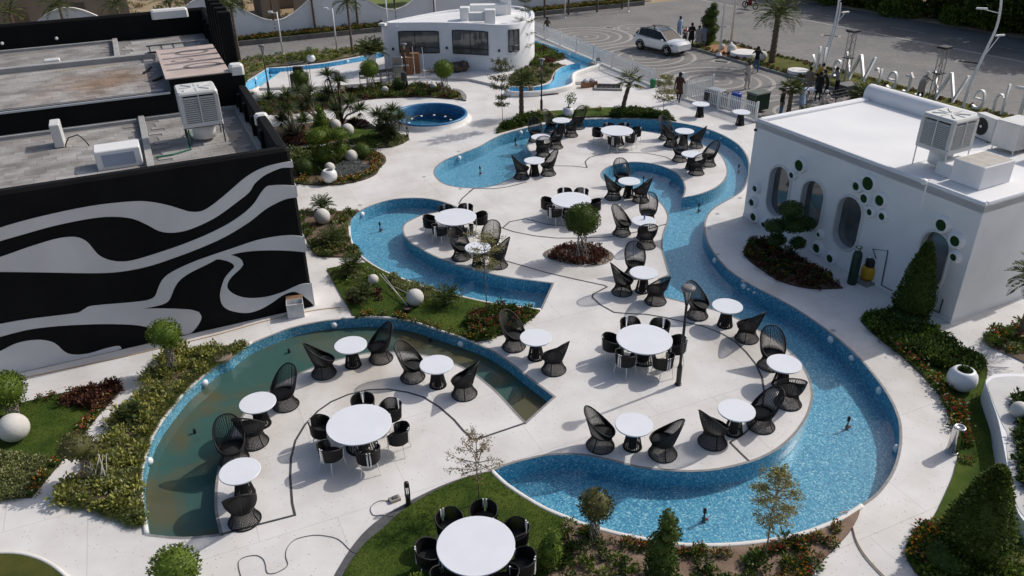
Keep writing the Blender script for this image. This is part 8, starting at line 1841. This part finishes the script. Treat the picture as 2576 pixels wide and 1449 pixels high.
for k in range(8): t = k*math.pi/4; mb.tube([(0.12*math.cos(t),0.12*math.sin(t),0),(0.30*math.cos(t),0.30*math.sin(t),0.66)],0.014,4)
mb.build('base', M_blackm, T_)
# generator behind the short fence
c = P(1795,279); T_ = thing('generator','black portable generator behind the short picket fence','generator',(c.x+0.3,c.y+0.9,-0.012),-0.9); mb = MB(); mb.bbox(-0.65,0.65,-0.35,0.35,0.15,0.95,b=0.05); mb.build('casing', M_blackm, T_); mb = MB(); mb.bbox(-0.5,0.5,-0.30,0.30,0.951,1.05,b=0.03); mb.build('tank', mat('chrome_tank',(0.4,0.4,0.4),0.3,metal=0.6), T_)
for sx in (-0.5,0.5): mb = MB(); mb.tube([(sx,-0.36,0.14),(sx,0.36,0.14)],0.14,12); mb.build('wheel', M_blackm, T_)
c = P(1848,285); T_ = thing('blue_drum','blue plastic drum behind the short picket fence','drum',(c.x+0.3,c.y+1.1,-0.012)); Mb_ = mat('blue_drum_plastic',(0.01,0.05,0.28),0.45); mb = MB(); mb.lathe([(0.28,0),(0.30,0.05),(0.30,0.42),(0.31,0.45),(0.30,0.48),(0.30,0.85),(0.27,0.9)],22); mb.build('body', Mb_, T_, smooth=True); mb = MB(); mb.lathe([(0.05,0.9),(0.05,0.93)],10,c=(0.12,0,0)); mb.build('bung', M_blackm, T_)

# ================================================================ car
rw, fw_ = P(1615,126,-0.012), P(1674,140,-0.012); hd_ = (fw_-rw); hd_.z = 0; hd_.normalize(); side_ = Vector((hd_.y,-hd_.x,0))     # right-hand side of the car
if side_.y > 0: side_ = -side_
mid = (rw+fw_)/2 - side_*0.85; CARZ = math.atan2(hd_.y,hd_.x)
CAR = thing('parked_car','white compact suv with black roof and tinted windows parked on the paving rings','car',(mid.x,mid.y,-0.012),CARZ)
Mcw = mat('white_car_paint',(0.70,0.71,0.72),0.25,spec=0.5,coat=0.6); Mgl = mat('car_glass',(0.008,0.009,0.010),0.08,spec=0.35); Mtrim = mat('black_trim',(0.012,0.012,0.013),0.6); Mroof = mat('black_gloss_roof',(0.012,0.013,0.016),0.12,spec=0.6)
# body stations: x, half width, sill z, belt z, top z (bonnet / tail)
ST_ = [(-2.22,0.70,0.52,0.78,0.86),(-2.12,0.84,0.34,0.92,1.08),(-1.75,0.92,0.28,0.98,1.12),(-1.0,0.93,0.26,0.99,1.11),(0.0,0.93,0.26,0.98,1.08),(0.75,0.93,0.26,0.97,1.06),(1.15,0.92,0.27,0.95,1.05),(1.60,0.90,0.29,0.90,1.02),(2.02,0.85,0.33,0.82,0.95),(2.22,0.70,0.40,0.70,0.82)]
def ring(x,wd_,zs,zb,zt): return [(x,-wd_*0.86,zs),(x,-wd_,zs+0.16),(x,-wd_,zb-0.10),(x,-wd_*0.965,zb),(x,-wd_*0.80,zt-0.02),(x,0,zt+0.02),(x,wd_*0.80,zt-0.02),(x,wd_*0.965,zb),(x,wd_,zb-0.10),(x,wd_,zs+0.16),(x,wd_*0.86,zs),(x,0,zs)]
mb = MB(); vs = [p for s in ST_ for p in ring(*s)]; n = 12; m = len(ST_)
mb.add(vs,[(i*n+j,i*n+(j+1)%n,(i+1)*n+(j+1)%n,(i+1)*n+j) for i in range(m-1) for j in range(n)]+[tuple(range(n-1,-1,-1)),tuple(range((m-1)*n,m*n))])
bd = mb.build('body', Mcw, CAR, angle=35)
# greenhouse: glass loft with roof and pillars
GH = [(-2.10,0.74,1.10,0.60,1.22),(-1.72,0.82,1.11,0.62,1.50),(-0.9,0.85,1.09,0.66,1.60),(0.0,0.85,1.06,0.67,1.61),(0.40,0.84,1.05,0.64,1.54),(1.18,0.80,1.02,0.72,1.04)]
vs = []
for (x,wb_,zb,wt,zt) in GH: vs += [(x,-wb_,zb),(x,-wt,zt),(x,wt,zt),(x,wb_,zb)]
mb = MB(); mb.add(vs,[(4*i+j,4*i+j+1,4*i+5+j,4*i+4+j) for i in range(len(GH)-1) for j in (0,2)]); mb.build('side_window', Mgl, CAR)
mb = MB(); mb.add(vs,[(4*4+1,4*4+2,4*5+2,4*5+1)]); mb.build('windscreen', Mgl, CAR)
mb = MB(); mb.add(vs,[(0,1,2,3),(1,5,6,2)]); mb.build('rear_window', Mgl, CAR)
mb = MB(); mb.add([(x,y,z+0.012) for x,y,z in vs],[(4*i+1,4*i+2,4*i+6,4*i+5) for i in range(1,4)]); mb.build('roof', Mroof, CAR, smooth=True)
for sy in (-1,1):
    def gp(i): return Vector((GH[i][0],sy*GH[i][3],GH[i][4])), Vector((GH[i][0],sy*GH[i][1],GH[i][2]))
    for (i,r_) in ((1,0.05),(2,0.03),(3,0.03)): t_,b_ = gp(i); mb = MB(); mb.tube([b_,t_],r_,5); mb.build('pillar', Mcw if i == 1 else Mtrim, CAR)
    mb = MB(); mb.tube([gp(5)[0]+Vector((0,sy*0.06,0)),gp(4)[0],gp(3)[0]],0.035,5); mb.build('pillar', Mcw, CAR)
    mb = MB(); mb.tube([gp(1)[0]+Vector((0,0,0.05)),gp(2)[0]+Vector((0,0,0.07)),gp(3)[0]+Vector((0,0,0.06))],0.022,5); mb.build('roof_rail', Mtrim, CAR)
    mb = MB(); mb.bbox(0.78,0.95,sy*1.0-0.09,sy*1.0+0.09,0.98,1.12,b=0.03); mb.build('mirror', Mcw, CAR)
    for x_ in (-1.36,1.31):
        mb = MB(); pts = [(x_+0.43*math.cos(t),sy*0.925,0.36+0.43*math.sin(t)) for t in np.linspace(-0.1,math.pi+0.1,14)]; mb.tube(pts,0.045,5); mb.build('wheel_arch', Mtrim, CAR)
        wl_ = thing('wheel', None, None, (x_,sy*0.84,0.36)); wl_.parent = CAR
        for q in ('label','category'): 
            if q in wl_: del wl_[q]
        mb = MB(); mb.lathe([(0.23,-0.12),(0.345,-0.12),(0.36,-0.07),(0.36,0.07),(0.345,0.12),(0.23,0.12)],24,capb=True,capt=True); q = mb.build('tyre', mat('tyre_rubber',(0.012,0.012,0.012),0.85), wl_); q.rotation_euler.x = math.pi/2
        mb = MB()
        for k in range(5): a = k*math.pi*2/5; mb.box(0.03,0.215,-0.028,0.028,0.112,0.125,M=Matrix.Rotation(a,4,'Z') @ Matrix.Translation((0,0,0.012)))
        mb.lathe([(0.05,0.112),(0.05,0.13)],10); q = mb.build('rim', mat('alloy',(0.55,0.55,0.55),0.3,metal=0.9), wl_); q.rotation_euler.x = math.pi/2 if sy < 0 else -math.pi/2
    mb = MB(); mb.add([(1.55,sy*0.885,0.80),(1.98,sy*0.815,0.70),(2.05,sy*0.62,0.735),(1.70,sy*0.845,0.86)],[(0,1,2,3)]); mb.tube([(1.62,sy*0.88,0.81),(1.95,sy*0.80,0.735)],0.05,6); mb.build('headlight', mat('headlight_glass',(0.10,0.11,0.13),0.1,spec=0.8), CAR)
    mb = MB(); mb.bbox(2.0,2.17,sy*0.62-0.08,sy*0.62+0.08,0.44,0.58,b=0.02); mb.build('fog_light', Mtrim, CAR)
    mb = MB(); mb.tube([(-2.13,sy*0.80,0.90),(-2.06,sy*0.86,0.92)],0.06,6); mb.build('tail_light', M_red, CAR)
    for x_ in (-0.75,0.30): mb = MB(); mb.bbox(x_,x_+0.18,sy*0.93-0.015,sy*0.93+0.015,0.80,0.83,b=0.008); mb.build('door_handle', Mcw, CAR)
    mb = MB(); mb.box(-1.0,0.95,sy*0.90-0.02,sy*0.90+0.025,0.255,0.34); mb.build('sill_trim', Mtrim, CAR)
mb = MB(); mb.bbox(2.10,2.19,-0.46,0.46,0.60,0.70,b=0.03); mb.build('grille', Mtrim, CAR); mb = MB(); mb.bbox(1.95,2.215,-0.62,0.62,0.36,0.46,b=0.03); mb.build('bumper_trim', Mtrim, CAR); mb = MB(); mb.box(2.19,2.225,-0.24,0.24,0.48,0.58); mb.build('number_plate', M_lightw, CAR)
mb = MB(); mb.bbox(-0.95,-0.80,-0.03,0.03,1.63,1.72,b=0.01); mb.build('antenna', Mtrim, CAR)
# ================================================================ motorcycles
def motorbike(px, rz, label, col, rider=False):
    c = P(px[0],px[1],-0.012); T_ = thing('motorcycle', label, 'motorcycle', (c.x,c.y,-0.012), rz, 'motorcycles'); Mc = mat('bike_'+col[0], col[1], 0.3, spec=0.5)
    for x_ in (-0.62,0.62):
        mb = MB(); mb.tube([(x_+0.28*math.cos(t),0,0.31+0.28*math.sin(t)) for t in np.linspace(0,2*math.pi,21)[:-1]],0.045,6,closed=True); mb.build('tyre', MATS['tyre_rubber'], T_)
        mb = MB()
        for k in range(8): a = k*math.pi/4; mb.tube([(x_,0,0.31),(x_+0.26*math.cos(a),0,0.31+0.26*math.sin(a))],0.006,3)
        mb.tube([(x_,-0.05,0.31),(x_,0.05,0.31)],0.04,8); mb.build('spokes', mat('alloy',(0.55,0.55,0.55),0.3,metal=0.9), T_)
    mb = MB(); mb.bbox(-0.15,0.25,-0.11,0.11,0.28,0.55,b=0.03); mb.build('engine', Mtrim, T_); mb = MB(); mb.sphere((0.18,0,0.80),0.22,12,8,sz=0.62); mb.build('fuel_tank', Mc, T_, smooth=True)
    mb = MB(); mb.bbox(-0.70,0.05,-0.12,0.12,0.74,0.83,b=0.04); mb.build('seat', Mtrim, T_); mb = MB(); mb.tube([(0.62,0,0.31),(0.42,0,0.85),(0.38,0,1.0)],0.03,6); mb.tube([(0.38,-0.35,1.03),(0.38,0.35,1.03)],0.018,5); mb.build('fork', Mtrim, T_)
    mb = MB(); mb.tube([(-0.62,0,0.31),(-0.1,0,0.45),(0.30,0,0.75)],0.03,5); mb.tube([(-0.62,0,0.31),(-0.55,0,0.74)],0.025,5); mb.build('frame', Mtrim, T_); mb = MB(); mb.sphere((0.52,0,0.88),0.09,10,6); mb.build('headlamp', M_lightw, T_)
    return T_
motorbike((1722,105),1.2,'red motorcycle parked behind the person in black',('red',(0.30,0.02,0.02)))
motorbike((1886,22),2.15,'red motorcycle on the road beyond the parking',('red',(0.30,0.02,0.02)))
person((1886,21),'person in a dark red shawl riding the motorcycle on the road',2.15+math.pi/2,cloth('maroon',(0.16,0.02,0.025)),cK,cloth('maroon',(0.16,0.02,0.025)),'reach',1.70,'sit',z=0.33,beard=False)
